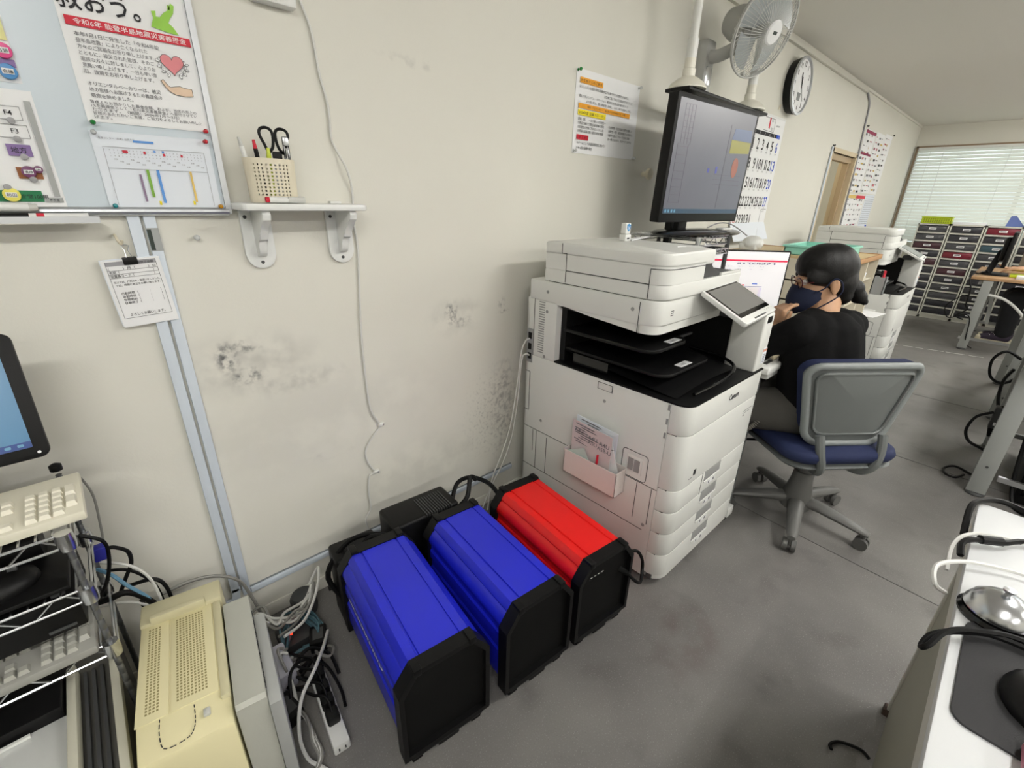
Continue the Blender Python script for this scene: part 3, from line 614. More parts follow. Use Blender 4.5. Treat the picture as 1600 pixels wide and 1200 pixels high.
for a, b in (((-.046, -.003), (-.046, -.128)), ((.044, -.003), (.044, -.128)), ((-.046, -.128), (.044, -.128)), ((-.046, -.022), (.044, -.022)), ((-.046, -.030), (.044, -.030)), ((-.046, -.038), (.044, -.038))):
    tx.bar(tf(*a, ny-.0004), tf(*b, ny-.0004), .0006, .0003, tuple(r_.cross(u_)))
tx.build('printed_text', MATS['ink'], nt_, True)
push_pin(.214, 1.216, WY-.002, MATS['pin_clear'], 'clear push pin stuck in the wall left of the small shelf', .0065)

# A3 notice with coloured headings
na = sheet('wall_notice', 1.566, 1.998, 1.499, 1.790, WY-.001, 'large white notice with orange, yellow and red headings pinned on the wall', 'paper', cat='notice'); ty = WY-.0052
for n_, (x0, x1, z0, z1, c) in enumerate(((1.586, 1.730, 1.744, 1.763, 'orange'), (1.585, 1.935, 1.659, 1.676, 'orange'), (1.585, 1.765, 1.635, 1.655, 'yellow'), (1.585, 1.660, 1.549, 1.567, 'red'))):
    m_ = MB(); rect_on(m_, x0, x1, z0, z1, ty); m_.build('heading_print', MATS[c], na, True)
tx = MB()
for s_, x, z, h, w in (('お客様からのご意見', 1.59, 1.749, .011, .134), ('おいしいパンを提供 食卓に笑顔が広がる食べやすい空間作りを基本に、', 1.585, 1.728, .011, .33), ('お客様に喜んでもらえる商品作りを行うこと', 1.745, 1.712, .011, .20), ('商品力のあるパンメニュー・オペレーション、接客対応力を高める取り組みを行うこと', 1.585, 1.697, .010, .33), ('より良い売上、高い満足度を目指し、心をこめてお届けします。', 1.63, 1.682, .010, .31), ('製品：クロワッサン・　製品名の日付を確認する　一覧', 1.64, 1.664, .009, .26), ('2024年度 店舗スローガン', 1.59, 1.640, .012, .17), ('提案（案）　～次の新しい方向性～', 1.587, 1.618, .011, .18), ('①商品力強化と開発計画 整備を実現', 1.587, 1.604, .011, .17), ('②生産性の改善に努めるシステム化', 1.587, 1.590, .011, .17), ('③現場の品質改善と衛生管理の徹底', 1.587, 1.576, .011, .17), ('①人材教育・働き方改革の部門を構築して', 1.79, 1.607, .011, .175), ('②専門性・若手・経営管理層のため育成する', 1.79, 1.592, .011, .18), ('③部門を超えてグループ全体の団結', 1.79, 1.577, .011, .16), ('④一緒に働きがい、働きやすさを作る', 1.79, 1.562, .011, .175), ('まとめ', 1.60, 1.553, .011, .045), ('＊チームとして共通目標達成に向かう！', 1.588, 1.533, .012, .19), ('＊4～6月の目標を設定', 1.588, 1.515, .012, .10)):
    tx.text(s_, (x, ty-.0006, z), RX, UZ, h, w, bold=.004)
tx.build('printed_text', MATS['ink'], na, True)
for x, z, c, l in ((1.573, 1.784, 'pin_green', 'green push pin at the upper left corner of the large notice'), (1.985, 1.782, 'pin_clear', 'clear push pin at the upper right corner of the large notice'), (1.575, 1.507, 'pin_clear', 'clear push pin at the lower left corner of the large notice'), (1.992, 1.505, 'pin_clear', 'clear push pin at the lower right corner of the large notice')):
    push_pin(x, z, WY-.003, MATS[c], l, .006)
kb = thing('wall_knob', 'small cream knob on the wall beside the hanging monitor', 'bumper', (2.10, WY, 1.43))  # round cream knob fixed to the wall
MB().lathe([(.012, 0), (.012, .02), (.024, .028), (.026, .036), (.024, .044), (.001, .046)], (2.10, WY, 1.444), (0, -1, 0), 18).build('knob', MATS['cup_cream'], kb, True)

# clock
ck = thing('wall_clock', 'round silver-rimmed wall clock with a white face and small display', 'clock', (3.745, WY, 1.885))
CC = (3.745, WY, 2.045)
MB().lathe([(.150, 0), (.158, .03), (.160, .052)], CC, (0, -1, 0), 48).build('case', MATS['black_plastic'], ck, True)
MB().lathe([(.160, .048), (.166, .056), (.164, .064), (.152, .066), (.148, .058), (.148, .05)], CC, (0, -1, 0), 48).build('rim', MATS['aluminium'], ck, True)
MB().lathe([(.150, .050), (.150, .054)], CC, (0, -1, 0), 48).build('face', MATS['paper'], ck, True)
nm = MB()
for h in range(1, 13):
    a = radians(90-30*h); nm.text(str(h), (CC[0]+.120*cos(a), WY-.0548, CC[2]+.120*sin(a)-.011), RX, UZ, .040, bold=.02, center=True)
nm.build('numerals', MATS['ink'], ck, True)
for nme, a, l, w in (('hour_hand', 110, .075, .009), ('minute_hand', 100, .05, .008), ('second_hand', -52, .10, .003)):
    MB().bar((CC[0]-.012*cos(radians(a)), WY-.0575, CC[2]-.012*sin(radians(a))), (CC[0]+l*cos(radians(a)), WY-.0575, CC[2]+l*sin(radians(a))), w, .001, (0, -1, 0)).build(nme, MATS['ink'], ck, True)
MB().prism([(-.036, 0), (.02, 0), (.02, .044), (-.036, .044)], (CC[0]-.005, WY-.0545, CC[2]-.082), RX, UZ, .0008).build('display', MATS['mid_grey'], ck, True)

# calendar
cl = thing('wall_calendar', 'large wall calendar page for month 1 hanging behind the monitor', 'calendar', (3.46, WY, 1.10))
def calfn(u, v):
    x = 3.17+.575*u; z = 1.85-.66*v
    return (x, WY-.006, z)
cm = MB().grid(calfn, 1, 4); cm.build('page', MATS['paper'], cl, True)
MB().grid(lambda u, v: (3.165+.58*u, WY-.006-.05*sin(pi*.5*min(1, v*1.25))-.0, 1.205-.115*sin(pi*.62*v)), 1, 10).build('curled_pages', MATS['paper_cool'], cl, True, ang=80)
MB().box(3.17, 3.745, WY-.008, WY-.0005, 1.848, 1.858).build('binding', MATS['white_plastic'], cl, True)
tx = MB(); blu = MB(); CW = .079; cx0 = 3.205
days = [['', 1, 2, 3, 4, 5, 6], [7, 8, 9, 10, 11, 12, 13], [14, 15, 16, 17, 18, 19, 20], [21, 22, 23, 24, 25, 26, 27], [28, 29, 30, 31, '', '', '']]
red = MB()
for r in range(5):
    for c in range(7):
        d = days[r][c]
        if d == '': continue
        tgt = blu if c == 6 else (red if c == 0 else tx)
        MB().text(str(d), (cx0+CW*c, WY-.0068, 1.652-.114*r), RX, UZ, .088, (.034 if d < 10 else .066) if d != 1 else .016, bold=.01, center=True).build('day_numeral', MATS['ink'] if tgt is tx else (MATS['red'] if tgt is red else mat('print_royal', (40, 80, 190), .8)), cl, True)
        tx.text('先負', (cx0+CW*c, WY-.0068, 1.636-.114*r), RX, UZ, .012, center=True)
tx.build('fortune_lettering', MATS['ink_light'], cl, True)['kind'] = 'stuff'; red.text('1', (3.475, WY-.0068, 1.782), RX, UZ, .085, .022, bold=.02); red.build('month_numeral', MATS['red'], cl, True)
m_ = MB(); rect_on(m_, 3.17, 3.70, 1.735, 1.757, WY-.0064); m_.build('weekday_band', MATS['ink'], cl, True)
m_ = MB(); rect_on(m_, 3.64, 3.70, 1.735, 1.757, WY-.0068); m_.build('saturday_band', MATS['print_royal'], cl, True)
tx = MB()
for c, s_ in enumerate('日月火水木金土'): tx.text(s_, (cx0+CW*c, WY-.0074, 1.740), RX, UZ, .014, center=True)
tx.build('weekday_lettering', MATS['paper'], cl, True)
tx = MB()
for (a, b) in (((3.40, 1.765), (3.57, 1.765)), ((3.57, 1.765), (3.57, 1.838)), ((3.57, 1.838), (3.40, 1.838)), ((3.64, 1.19), (3.64, 1.29)), ((3.64, 1.29), (3.73, 1.29)), ((3.17, 1.20), (3.73, 1.20))): tx.bar((a[0], WY-.0066, a[1]), (b[0], WY-.0066, b[1]), .003, .0004, (0, -1, 0))
tx.text('2024', (3.51, WY-.0068, 1.82), RX, UZ, .016).text('睦月', (3.52, WY-.0068, 1.772), RX, UZ, .02).text('JANUARY', (3.60, WY-.0068, 1.80), RX, UZ, .014).text('メモ', (3.66, WY-.0068, 1.27), RX, UZ, .02)
tx.build('printed_lines', MATS['ink_light'], cl, True)
single('tape_scrap', MB().prism([(0, 0), (.03, .01), (.035, .04), (.012, .03)], (3.58, WY-.002, 1.895), RX, UZ, .001), MATS['cup_cream'], 'small scrap of cream tape on the wall above the calendar', 'tape')

# wall sheets beyond the doorway
def chart(name, x0, x1, z0, z1, label, seed, y=WY-.001):
    t = sheet(name, x0, x1, z0, z1, y, label, cat='poster'); rnd = random.Random(seed); yy = y-.0042
    cols = [mat('print_faded_red', (190, 90, 100), .8), MATS['ink_light'], MATS['ink'], mat('print_maroon', (140, 50, 80), .8), MATS['print_tan']]
    parts = {}
    n = int((z1-z0)/.05)
    for r in range(n):
        for c in range(max(1, int((x1-x0)/.11))):
            k = rnd.choice((0, 1, 1, 1, 1, 1, 2, 3, 4)); w = rnd.uniform(.01, .085); h = rnd.uniform(.004, .022); x = x0+.02+.11*c; z = z1-.04-.05*r
            rect_on(parts.setdefault(k, MB()), x, min(x+w, x1-.01), z-h, z, yy-.0002*k)
    for k, p in parts.items(): p.build('figure_print', cols[k], t, True)
    return t
s1 = chart('safety_chart', 5.80, 6.22, 1.46, 2.02, 'tall illustrated white chart right beside the doorway, upper left of the posters', 1)
m_ = MB(); rect_on(m_, 5.82, 6.2, 1.985, 2.012, WY-.0062); rect_on(m_, 5.82, 6.2, 1.80, 1.82, WY-.0062); m_.build('band_print', MATS['print_maroon'], s1, True)
chart('safety_chart', 6.24, 6.62, 1.46, 2.03, 'middle illustrated white chart of the poster row by the doorway', 2)
chart('safety_chart', 6.63, 6.95, 1.46, 2.05, 'rightmost illustrated white chart of the poster row by the doorway', 3)
s4 = chart('safety_chart', 5.80, 6.50, 1.10, 1.44, 'lower illustrated chart with yellow and red heading under the poster row', 4)
m_ = MB(); rect_on(m_, 5.82, 6.1, 1.405, 1.435, WY-.0062); m_.build('heading_print', MATS['print_tan'], s4, True)
m_ = MB(); rect_on(m_, 6.12, 6.48, 1.405, 1.435, WY-.0064); m_.build('heading_print', MATS['red'], s4, True)
tx = MB(); s5 = sheet('list_sheet', 6.52, 6.93, 1.08, 1.45, WY-.001, 'plain ruled list sheet at the lower right of the posters', 'paper_cool')
for i in range(14): tx.bar((6.54, WY-.0048, 1.43-.022*i), (6.90, WY-.0048, 1.43-.022*i), .003, .0003, (0, -1, 0))
tx.build('ruled_lines', MATS['ink_light'], s5, True)
m_ = MB(); rect_on(m_, 6.84, 6.92, 1.09, 1.13, WY-.005); m_.build('stamp_print', MATS['print_royal'], s5, True)
for x, z, l in ((5.795, 2.035, 'pin above the left poster'), (6.94, 2.06, 'pin above the right poster'), (4.92, 1.80, 'dark pin above the doorway corner')): push_pin(x, z, WY-.002, MATS['black_plastic'], 'small dark '+l, .008)
# ------------------------------------------------------------------ three power units on the floor
def power_unit(cx, yf, rot, paint, label, depth=.47, letter=False, cord=False):
    t = thing('power_unit', label, 'power unit', (cx, yf, 0), rot, 'power units in a row on the floor')
    Z0, Z1 = .045, .335; hw = .121
    fo = [(-hw, Z0), (hw, Z0), (hw, .275), (hw-.014, .296), (hw-.042, Z1), (-hw+.042, Z1), (-hw+.014, .296), (-hw, .275)]
    k = .93; cz = .19
    ins = [(-hw+.016, Z0+.03), (hw-.016, Z0+.03), (hw-.016, .268), (hw-.05, .315), (-hw+.05, .315), (-hw+.016, .268)]
    # painted casing: profile with grooves, extruded along the depth
    h = [(.0, .332), (.050, .332), (.0515, .328), (.0555, .328), (.057, .331), (.079, .331), (.088, .322), (.094, .312), (.093, .306), (.100, .302), (.112, .286), (.115, .276), (.113, .262), (.108, .255), (.108, .238), (.113, .232), (.113, .205), (.108, .200), (.108, .17), (.113, .164), (.113, .09), (.108, .06), (.0, .058)]
    prof = [(-x, z) for x, z in h]+[(x, z) for x, z in reversed(h[1:-1])]
    MB().prism(prof, (0, depth-.025, 0), (1, 0, 0), (0, 0, 1), depth-.055).build('casing', paint, t)
    for e, nm in ((0, 'front_frame'), (1, 'rear_frame')):
        y0 = 0 if e == 0 else depth
        mb = MB(); n = len(fo)
        s_ = 1 if e == 0 else -1
        vo = [(x, y0, z) for x, z in fo]; vb = [(x, y0+s_*.036, z) for x, z in fo]
        vi = [(x*.90, y0, cz+(z-cz)*.90) for x, z in fo]; vd = [(x*.90, y0+s_*.016, cz+(z-cz)*.90) for x, z in fo]
        fs = []
        for i in range(n):
            j = (i+1) % n
            fs += [(i, j, n+j, n+i), (2*n+i, 2*n+j, j, i), (3*n+i, 3*n+j, 2*n+j, 2*n+i)]
        mb.add(vo+vb+vi+vd, fs+[tuple(range(n, 2*n))])
        f = mb.build(nm, MATS['black_plastic'], t, ang=25)
        MB().prism([(x*.905, cz+(z-cz)*.905) for x, z in fo], (0, y0+s_*.018, 0), (1, 0, 0), (0, 0, 1), .003*s_).build('recessed_panel', MATS['black_rubber'], f)
        for sx in (-1, 1):
            MB().box(sx*.072-.010, sx*.072+.010, y0-.002 if e == 0 else y0-.034, y0+.034 if e == 0 else y0+.002, .318, .340, .003).build('corner_lug', MATS['black_plastic'], f)
        MB().box(-.10, .10, y0+s_*.002, y0+s_*.03, Z0-.012, Z0+.006, .003).build('foot_rail', MATS['black_plastic'], f)
        for sx in (-1, 1):
            MB().cyl((sx*.085-.012, y0+s_*.03, .022), (sx*.085+.012, y0+s_*.03, .022), .022, n=16).build('caster_wheel', MATS['black_rubber'], t)
            MB().box(sx*.085-.018, sx*.085+.018, y0+s_*.015, y0+s_*.046, .022, .055, .004).build('caster_fork', MATS['black_plastic'], t)
        MB().box(-.03, .03, y0+s_*.004, y0+s_*.03, .018, .045, .003).build('centre_foot', MATS['black_plastic'], t)
    if letter:
        rn = random.Random(4); x = .08
        lt = MB()
        while x < .34:
            w = rn.uniform(.006, .013)
            lt.prism([(x, 0), (x+w, 0), (x+w+.002, .0095), (x+.003, .0095)], (-.1135, 0, .208), (0, -1, 0), (0, 0, 1), .0006) if False else lt.prism([(x, 0), (x+w*.35, 0), (x+w*.35+.003, .010), (x+.003, .010)], (-.1138, depth, .214), (0, -1, 0), (0, 0, 1), .0005)
            lt.prism([(x+w*.35, .0), (x+w, .0), (x+w, .0022), (x+w*.35, .0022)], (-.1138, depth, .214+(rn.choice((0, .004, .0075)))), (0, -1, 0), (0, 0, 1), .0005)
            x += w+.0035
        lt.build('side_lettering', MATS['paper'], t)
    if cord:
        MB().prism([(-.045, 0), (.015, 0), (.015, .012), (-.045, .012)], (-.02, .017, .255), (1, 0, 0), (0, 0, 1), .002).build('vent_plate', MATS['dark_grey'], t)
        vp = MB()
        for i in range(4): vp.prism([(0, 0), (.008, 0), (.008, .002), (0, .002)], (-.062+.016*i, .014, .264), (1, 0, 0), (0, 0, 1), .001)
        vp.build('vent_slots', MATS['panel_grey'], t)
        MB().cyl((.075, .016, .225), (.085, -.012, .222), .011, .008, n=12).build('cord_gland', MATS['black_rubber'], t)
        MB().tube(spline([(.085, -.012, .222), (.10, -.035, .20), (.135, -.03, .175), (.165, -.01, .19), (.17, .0, .225), (.15, .01, .262), (.118, .02, .268)], 6), .0055, 8).build('power_cord', MATS['cable_black'], t)
    return t
power_unit(.403, .633, radians(-7), MATS['blue_paint'], 'nearest blue power unit with black end frames and white side lettering', letter=True, depth=.475)
power_unit(.694, .600, radians(-5), MATS['blue_paint'], 'middle blue power unit between the other blue unit and the red one')
power_unit(.958, .574, radians(-6), MATS['red_paint'], 'bright red power unit with black end frames beside the copier', cord=True)
# black power bricks on the floor conduit behind them
def power_brick(x, y, z, rot, w, d, h, label, louvre=True):
    t = thing('power_brick', label, 'power brick', (x, y, z), rot, 'black power bricks behind the power units')
    MB().box(-w/2, w/2, -d/2, d/2, 0, h, .012, 3).build('case', MATS['black_plastic'], t)
    if louvre:
        for i in range(11): MB().box(-w*.02+i*w*.038, w*-.02+i*w*.038+.0035, -d/2-.0015, d/2-.03, h-.006, h+.0025).build('louvre', MATS['dark_grey'], t)
    for s in (-1, 1): MB().cyl((s*(w/2-.006), 0, h*.5), (s*(w/2+.025), 0, h*.5), .012, .007, n=12).build('cord_boot', MATS['black_rubber'], t)
power_brick(.665, 1.175, .0, radians(-4), .25, .13, .315, 'tall black louvred power brick behind the middle blue unit')
power_brick(.432, 1.195, .0, radians(-6), .15, .10, .265, 'rounded black power brick behind the nearest blue unit', False)
for pts, l in (([(.80, 1.17, .27), (.84, 1.19, .32), (.89, 1.17, .335), (.94, 1.12, .31), (.955, 1.06, .26)], 'thick black cable arching from the louvred brick to the red unit'),
               ([(.79, 1.14, .25), (.84, 1.13, .29), (.88, 1.16, .345), (.90, 1.15, .33)], 'short black cable crossing the thick arching cable'),
               ([(.80, 1.09, .20), (.84, 1.08, .24), (.87, 1.07, .245)], 'short black cable bridging the middle and red units'),
               ([(.40, 1.15, .03), (.335, 1.20, .18), (.40, 1.19, .285), (.47, 1.17, .30), (.53, 1.13, .28), (.56, 1.10, .22)], 'black cable looping over the rounded brick'),
               ([(.44, 1.16, .05), (.43, 1.15, .24), (.455, 1.15, .30), (.50, 1.13, .30), (.54, 1.10, .25)], 'second black cable looping over the rounded brick')):
    cable('power_cable', pts, .0085, MATS['cable_black'], l)

# ------------------------------------------------------------------ multifunction copier
PW = MATS['machine_white']
def copier():
    t = thing('copier', 'white multifunction copier with document holder on its side, beside the red unit', 'copier', (1.54, .9, 0), 0, 'white multifunction copiers')
    B = lambda mb, n, m, p=t, ang=35: mb.build(n, MATS[m] if isinstance(m, str) else m, p, True, ang)
    xa, xb, yb, yf, ys = 1.255, 1.828, 1.262, .545, .607
    B(MB().box(xa+.004, xb-.004, ys-.03, yb-.006, .03, .728), 'inner_chassis', 'machine_seam')
    sp = B(MB().box(xa, xa+.012, ys+.0015, yb, .030, .734, .0025), 'side_panel', PW)
    B(MB().box(xb-.012, xb, ys, yb, .03, .734, .0025), 'side_panel', PW)
    B(MB().box(xa, xb, yb-.012, yb, .03, .95, .0025), 'back_panel', PW)
    def front(z0, z1, name, inset=0.0, rc=.05):
        o = [(xa+inset, ys), ]+[(xa+inset+rc-rc*cos(a), yf+inset+rc-rc*sin(a)) for a in [pi/2*i/6 for i in range(7)]]+[(xb-.014, yf+inset), (xb-inset, yf+.014), (xb-inset, ys)]
        return B(MB().prism(o, (0, 0, z0), (1, 0, 0), (0, 1, 0), z1-z0, .0025), name, PW)
    c1 = front(.632, .734, 'front_cover'); c2 = front(.424, .6295, 'front_cover')
    ds = []
    for z0, z1 in ((.334, .4215), (.243, .3315), (.150, .2405), (.056, .1475)):
        d = front(z0, z1, 'paper_drawer'); ds.append(d)
        hx0 = 1.475
        B(MB().box(hx0, hx0+.125, yf-.0012, yf+.01, z1-.040, z1+.004, .001), 'handle_recess', MATS['panel_grey'] if 0 else mat('recess_grey', (150, 151, 150), .5), d)
        B(MB().box(hx0, hx0+.125, yf-.004, yf+.004, z1-.047, z1-.040, .0015), 'handle_lip', 'white_plastic', d)
        B(MB().box(hx0+.035, hx0+.10, yf-.0010, yf+.002, z1-.069, z1-.052), 'size_label', 'paper', d)
        B(MB().box(hx0+.042, hx0+.050, yf-.0016, yf+.002, z1-.066, z1-.055).box(hx0+.078, hx0+.09, yf-.0016, yf+.002, z1-.066, z1-.055), 'size_icon', 'ink_light', d)
    front(.034, .0535, 'plinth', .004)
    B(MB().box(1.455, 1.4575, yf-.0008, yf+.004, .334, .424), 'drawer_split', 'machine_seam')
    B(MB().text('Canon', (1.545, yf-.0010, .683), RX, UZ, .030, .078, bold=.022), 'brand_lettering', 'ink', c1)
    B(MB().box(1.37, 1.386, yf-.0010, yf+.002, .452, .474), 'indicator_mark', 'ink', c2)
    B(MB().box(1.34, 1.364, yf-.0010, yf+.002, .447, .449), 'indicator_line', 'ink_light', c2)
    B(MB().box(1.715, 1.80, yf-.0010, yf+.002, .589, .5905).box(1.715, 1.775, yf-.0010, yf+.002, .580, .5812).box(1.72, 1.727, yf-.0010, yf+.002, .568, .574), 'front_print', 'ink_light', c2)
    # seams and details of the left side panel
    def sm(y0, z0, y1, z1, w=.0022): B(MB().bar((xa-.0003, y0, z0), (xa-.0003, y1, z1), w, .0012, (1, 0, 0)), 'panel_seam', 'machine_seam', sp)
    for a in ((1.26, .408, .609, .408), (1.26, .221, .64, .223), (.685, .255, .685, .405), (.627, .255, .627, .405), (1.205, .30, 1.205, .405), (1.185, .223, 1.185, .405), (1.125, .223, 1.125, .395), (1.237, .485, 1.237, .66), (1.237, .66, 1.262, .66), (1.237, .485, 1.262, .485)): sm(*a)
    dr = [(y, z) for y, z in rrect(.655, .757, .412, .516, .012, 3)]
    fr_ = MB()
    for i in range(len(dr)):
        a, b = dr[i], dr[(i+1) % len(dr)]; fr_.bar((xa-.0003, a[0], a[1]), (xa-.0003, b[0], b[1]), .0022, .0012, (1, 0, 0))
    B(fr_, 'hatch_outline', 'machine_seam', sp)
    B(MB().box(xa-.0015, xa+.002, .676, .738, .432, .498, .001), 'hatch_frame', 'white_plastic', sp)
    B(MB().box(xa-.0025, xa+.002, .684, .706, .440, .488), 'hatch_grille', 'recess_grey', sp)
    B(MB().box(xa-.0025, xa+.002, .709, .731, .440, .488), 'hatch_grille', 'recess_grey', sp)
    B(MB().bar((xa-.0003, .893, .710), (xa-.0003, .829, .710), .026, .0014, (1, 0, 0)), 'latch_outline', 'machine_seam', sp)
    B(MB().bar((xa-.0006, .890, .710), (xa-.0006, .832, .710), .0225, .0020, (1, 0, 0)), 'latch_plate', PW, sp)
    for y, z in ((1.163, .744), (.858, .657), (1.163, .461), (.639, .246), (1.159, .925)): B(MB().lathe([(.0065, 0), (.0065, .001), (.002, .0012)], (xa-.0002, y, z), (-1, 0, 0), 10), 'screw', 'recess_grey', sp)
    for z in (.71, .66, .61): B(MB().box(xa-.0012, xa+.004, ys+.003, ys+.010, z, z+.02), 'hinge_tab', 'recess_grey', sp)
    # rear column beside the delivery cavity
    co = B(MB().box(xa, xb, 1.110, yb, .734, .968, .003), 'rear_column', PW)
    vg = MB()
    for i in range(22): vg.box(xa-.0012, xa+.001, 1.170, 1.200, .955-.0095*i, .959-.0095*i)
    B(vg, 'vent_slots', 'recess_grey', co)
    B(MB().box(xa-.0015, xa+.004, 1.228, 1.262, .70, .842, .001), 'port_bay', 'recess_grey', co)
    for z in (.715, .755, .80): B(MB().box(xa-.003, xa+.002, 1.234, 1.252, z, z+.026), 'network_port', 'black_plastic', co)
    for a in ((1.225, .735, 1.225, .965), ): B(MB().bar((xa-.0003, a[0], a[1]), (xa-.0003, a[2], a[3]), .0022, .0012, (1, 0, 0)), 'column_seam', 'machine_seam', co)
    # delivery cavity: black trays and liner
    B(MB().box(xa+.03, xb-.06, 1.085, 1.110, .735, .955), 'cavity_liner', 'black_plastic')
    B(MB().box(1.752, 1.772, .66, 1.10, .735, .955), 'cavity_liner', 'black_plastic')
    B(MB().box(xa+.012, xb-.075, .80, 1.10, .948, .957), 'cavity_roof', 'black_plastic')
    rim = [(xa+.0, 1.11), (xa, .60)]+[(xa+.05-.05*cos(a), yf+.05-.05*sin(a)) for a in [pi/2*i/6 for i in range(1, 7)]]+[(xb, yf), (xb, .66), (1.76, 1.11)]
    B(MB().prism(rim, (0, 0, .734), (1, 0, 0), (0, 1, 0), .006), 'tray_rim', 'black_plastic')
    def trayfn(u, v):
        x = 1.285+(1.735-1.285)*u; y = 1.09-(1.09-.61)*v
        z = .742+.045*(1-v)**1.2+.035*u*(1-v)+.012*sin(pi*u)*v
        return (x, y, z)
    tr = B(MB().grid(trayfn, 10, 10), 'delivery_tray', 'black_plastic', ang=60)
    B(MB().prism(rrect(1.29, 1.62, .66, 1.09, .05, 4, (1, 0, 0, 1)), (0, 0, .787), (1, 0, 0), (0, 1, 0), .012, .003), 'lower_tray_plate', 'black_plastic')
    B(MB().prism(rrect(1.275, 1.53, .71, 1.09, .05, 4, (1, 0, 0, 1)), (0, 0, .860), (1, 0, 0), (0, 1, 0), .014, .004), 'upper_tray_plate', 'black_plastic')
    B(MB().box(1.285, 1.30, .88, 1.04, .745, .785), 'tray_stop', 'black_gloss')
    B(MB().tube(spline([(1.35, .585, .748), (1.55, .575, .755), (1.68, .60, .765), (1.73, .68, .775), (1.735, .80, .78)], 5), .006, 8), 'tray_ridge', 'black_gloss')
    for k, (x, y, z) in enumerate(((1.41, .722, .8745), (1.42, .675, .7995))):
        B(MB().box(x, x+.075, y, y+.028, z, z+.0012), 'tray_label', 'paper')
        B(MB().text(['２段目', '１段目'][k], (x+.012, y+.008, z+.0016), (1, 0, 0), (0, 1, 0), .014, bold=.01), 'tray_lettering', 'ink_light')
    for z, y in ((.90, .86), (.842, .80)): B(MB().box(1.60, 1.70, y-.012, y, z, z+.01, .002), 'delivery_roller_bar', 'dark_grey')
    # front right post with key pad
    po_ = B(MB().box(1.742, xb, yf+.004, .665, .738, .958, .008, 3), 'front_post', PW)
    B(MB().box(1.76, 1.80, yf+.002, yf+.006, .925, .948, .001), 'post_slot', 'black_plastic', po_)
    B(MB().box(1.788, 1.822, yf+.0025, yf+.006, .765, .825, .0005), 'warning_sticker', 'paper_cool', po_)
    B(MB().box(1.788, 1.822, yf+.002, yf+.004, .812, .822), 'sticker_band', mat('sticker_orange', (206, 150, 130), .7), po_)
    stx = MB()
    for i in range(5): stx.box(1.792, 1.812, yf+.002, yf+.004, .771+.007*i, .7735+.007*i)
    B(stx, 'sticker_print', 'ink_light', po_)
    B(MB().box(1.79, 1.83, .56, .66, .952, .966, .004), 'side_tray', 'dark_grey', po_)
    # reader unit
    lo = [(1.262, 1.258), (1.255, 1.25), (1.255, .765)]+[(1.305-.05*cos(a), .755-.055*sin(a)) for a in [pi/2*i/6 for i in range(7)]]+[(1.80, .70), (1.812, .712), (1.812, 1.258)]
    rd = B(MB().prism(lo, (0, 0, .958), (1, 0, 0), (0, 1, 0), .079, .004), 'reader_unit', PW)
    wv = [(1.258, .970), (1.15, .966), (1.05, .955), (.96, .945), (.86, .938), (.76, .930), (.76, .96), (1.258, .975)]
    B(MB().prism([(-y, z) for y, z in wv], (xa+.004, 0, 0), (0, -1, 0), (0, 0, 1), -.02), 'reader_skirt', PW, rd)
    lo2 = [(1.259, .765)]+[(1.305-.046*cos(a), .752-.048*sin(a)) for a in [pi/2*i/6 for i in range(7)]]+[(1.76, .706), (1.76, .76), (1.30, .80)]
    B(MB().prism(lo2, (0, 0, .930), (1, 0, 0), (0, 1, 0), .032), 'reader_skirt', PW, rd)
    B(MB().bar((xa-.0003, .765, .932), (xa-.0003, .765, 1.030), .002, .0012, (1, 0, 0)), 'reader_seam', 'machine_seam', rd)
    for i in range(3): B(MB().box(1.335, 1.352, .6992, .703, .985+.007*i, .988+.007*i), 'vent_mark', 'dark_grey', rd)
    for y, z in ((1.160, 1.0), (.790, 1.003)): B(MB().lathe([(.0065, 0), (.0065, .001), (.002, .0012)], (xa-.0002, y, z), (-1, 0, 0), 10), 'screw', 'recess_grey', rd)
    B(MB().box(1.268, 1.79, .74, 1.17, 1.036, 1.041), 'reader_gap', 'machine_seam')
    # document feeder
    def fo_(x0, x1, y0, y1, r): return [(x0, y1), (x0, y0+r)]+[(x0+r-r*cos(a), y0+r-r*sin(a)) for a in [pi/2*i/6 for i in range(1, 7)]]+[(x1, y0), (x1, y1)]
    fe = B(MB().prism(fo_(1.262, 1.80, .692, 1.185, .055), (0, 0, 1.040), (1, 0, 0), (0, 1, 0), .046, .004), 'document_feeder', PW)
    B(MB().prism(fo_(1.262, 1.50, .692, 1.185, .055), (0, 0, 1.0865), (1, 0, 0), (0, 1, 0), .058), 'feeder_cover', PW)
    B(MB().prism(fo_(1.262, 1.56, .692, 1.185, .055), (0, 0, 1.134), (1, 0, 0), (0, 1, 0), .0465, .007), 'feeder_cover', PW)
    B(MB().prism([(1.55, .70), (1.58, .71), (1.65, .80), (1.67, 1.18), (1.55, 1.185)], (0, 0, 1.135), (1, 0, 0), (0, 1, 0), .044, .006), 'feeder_lid', PW, fe)
    B(MB().prism([(1.495, 1.087), (1.80, 1.087), (1.80, 1.090), (1.70, 1.094), (1.63, 1.101), (1.59, 1.112), (1.57, 1.128), (1.565, 1.136), (1.495, 1.136)], (0, 1.17, 0), (1, 0, 0), (0, 0, 1), .468), 'document_tray', 'dark_grey', fe)
    B(MB().box(1.64, 1.80, .6935, .706, 1.086, 1.096, .002), 'tray_edge', PW, fe)
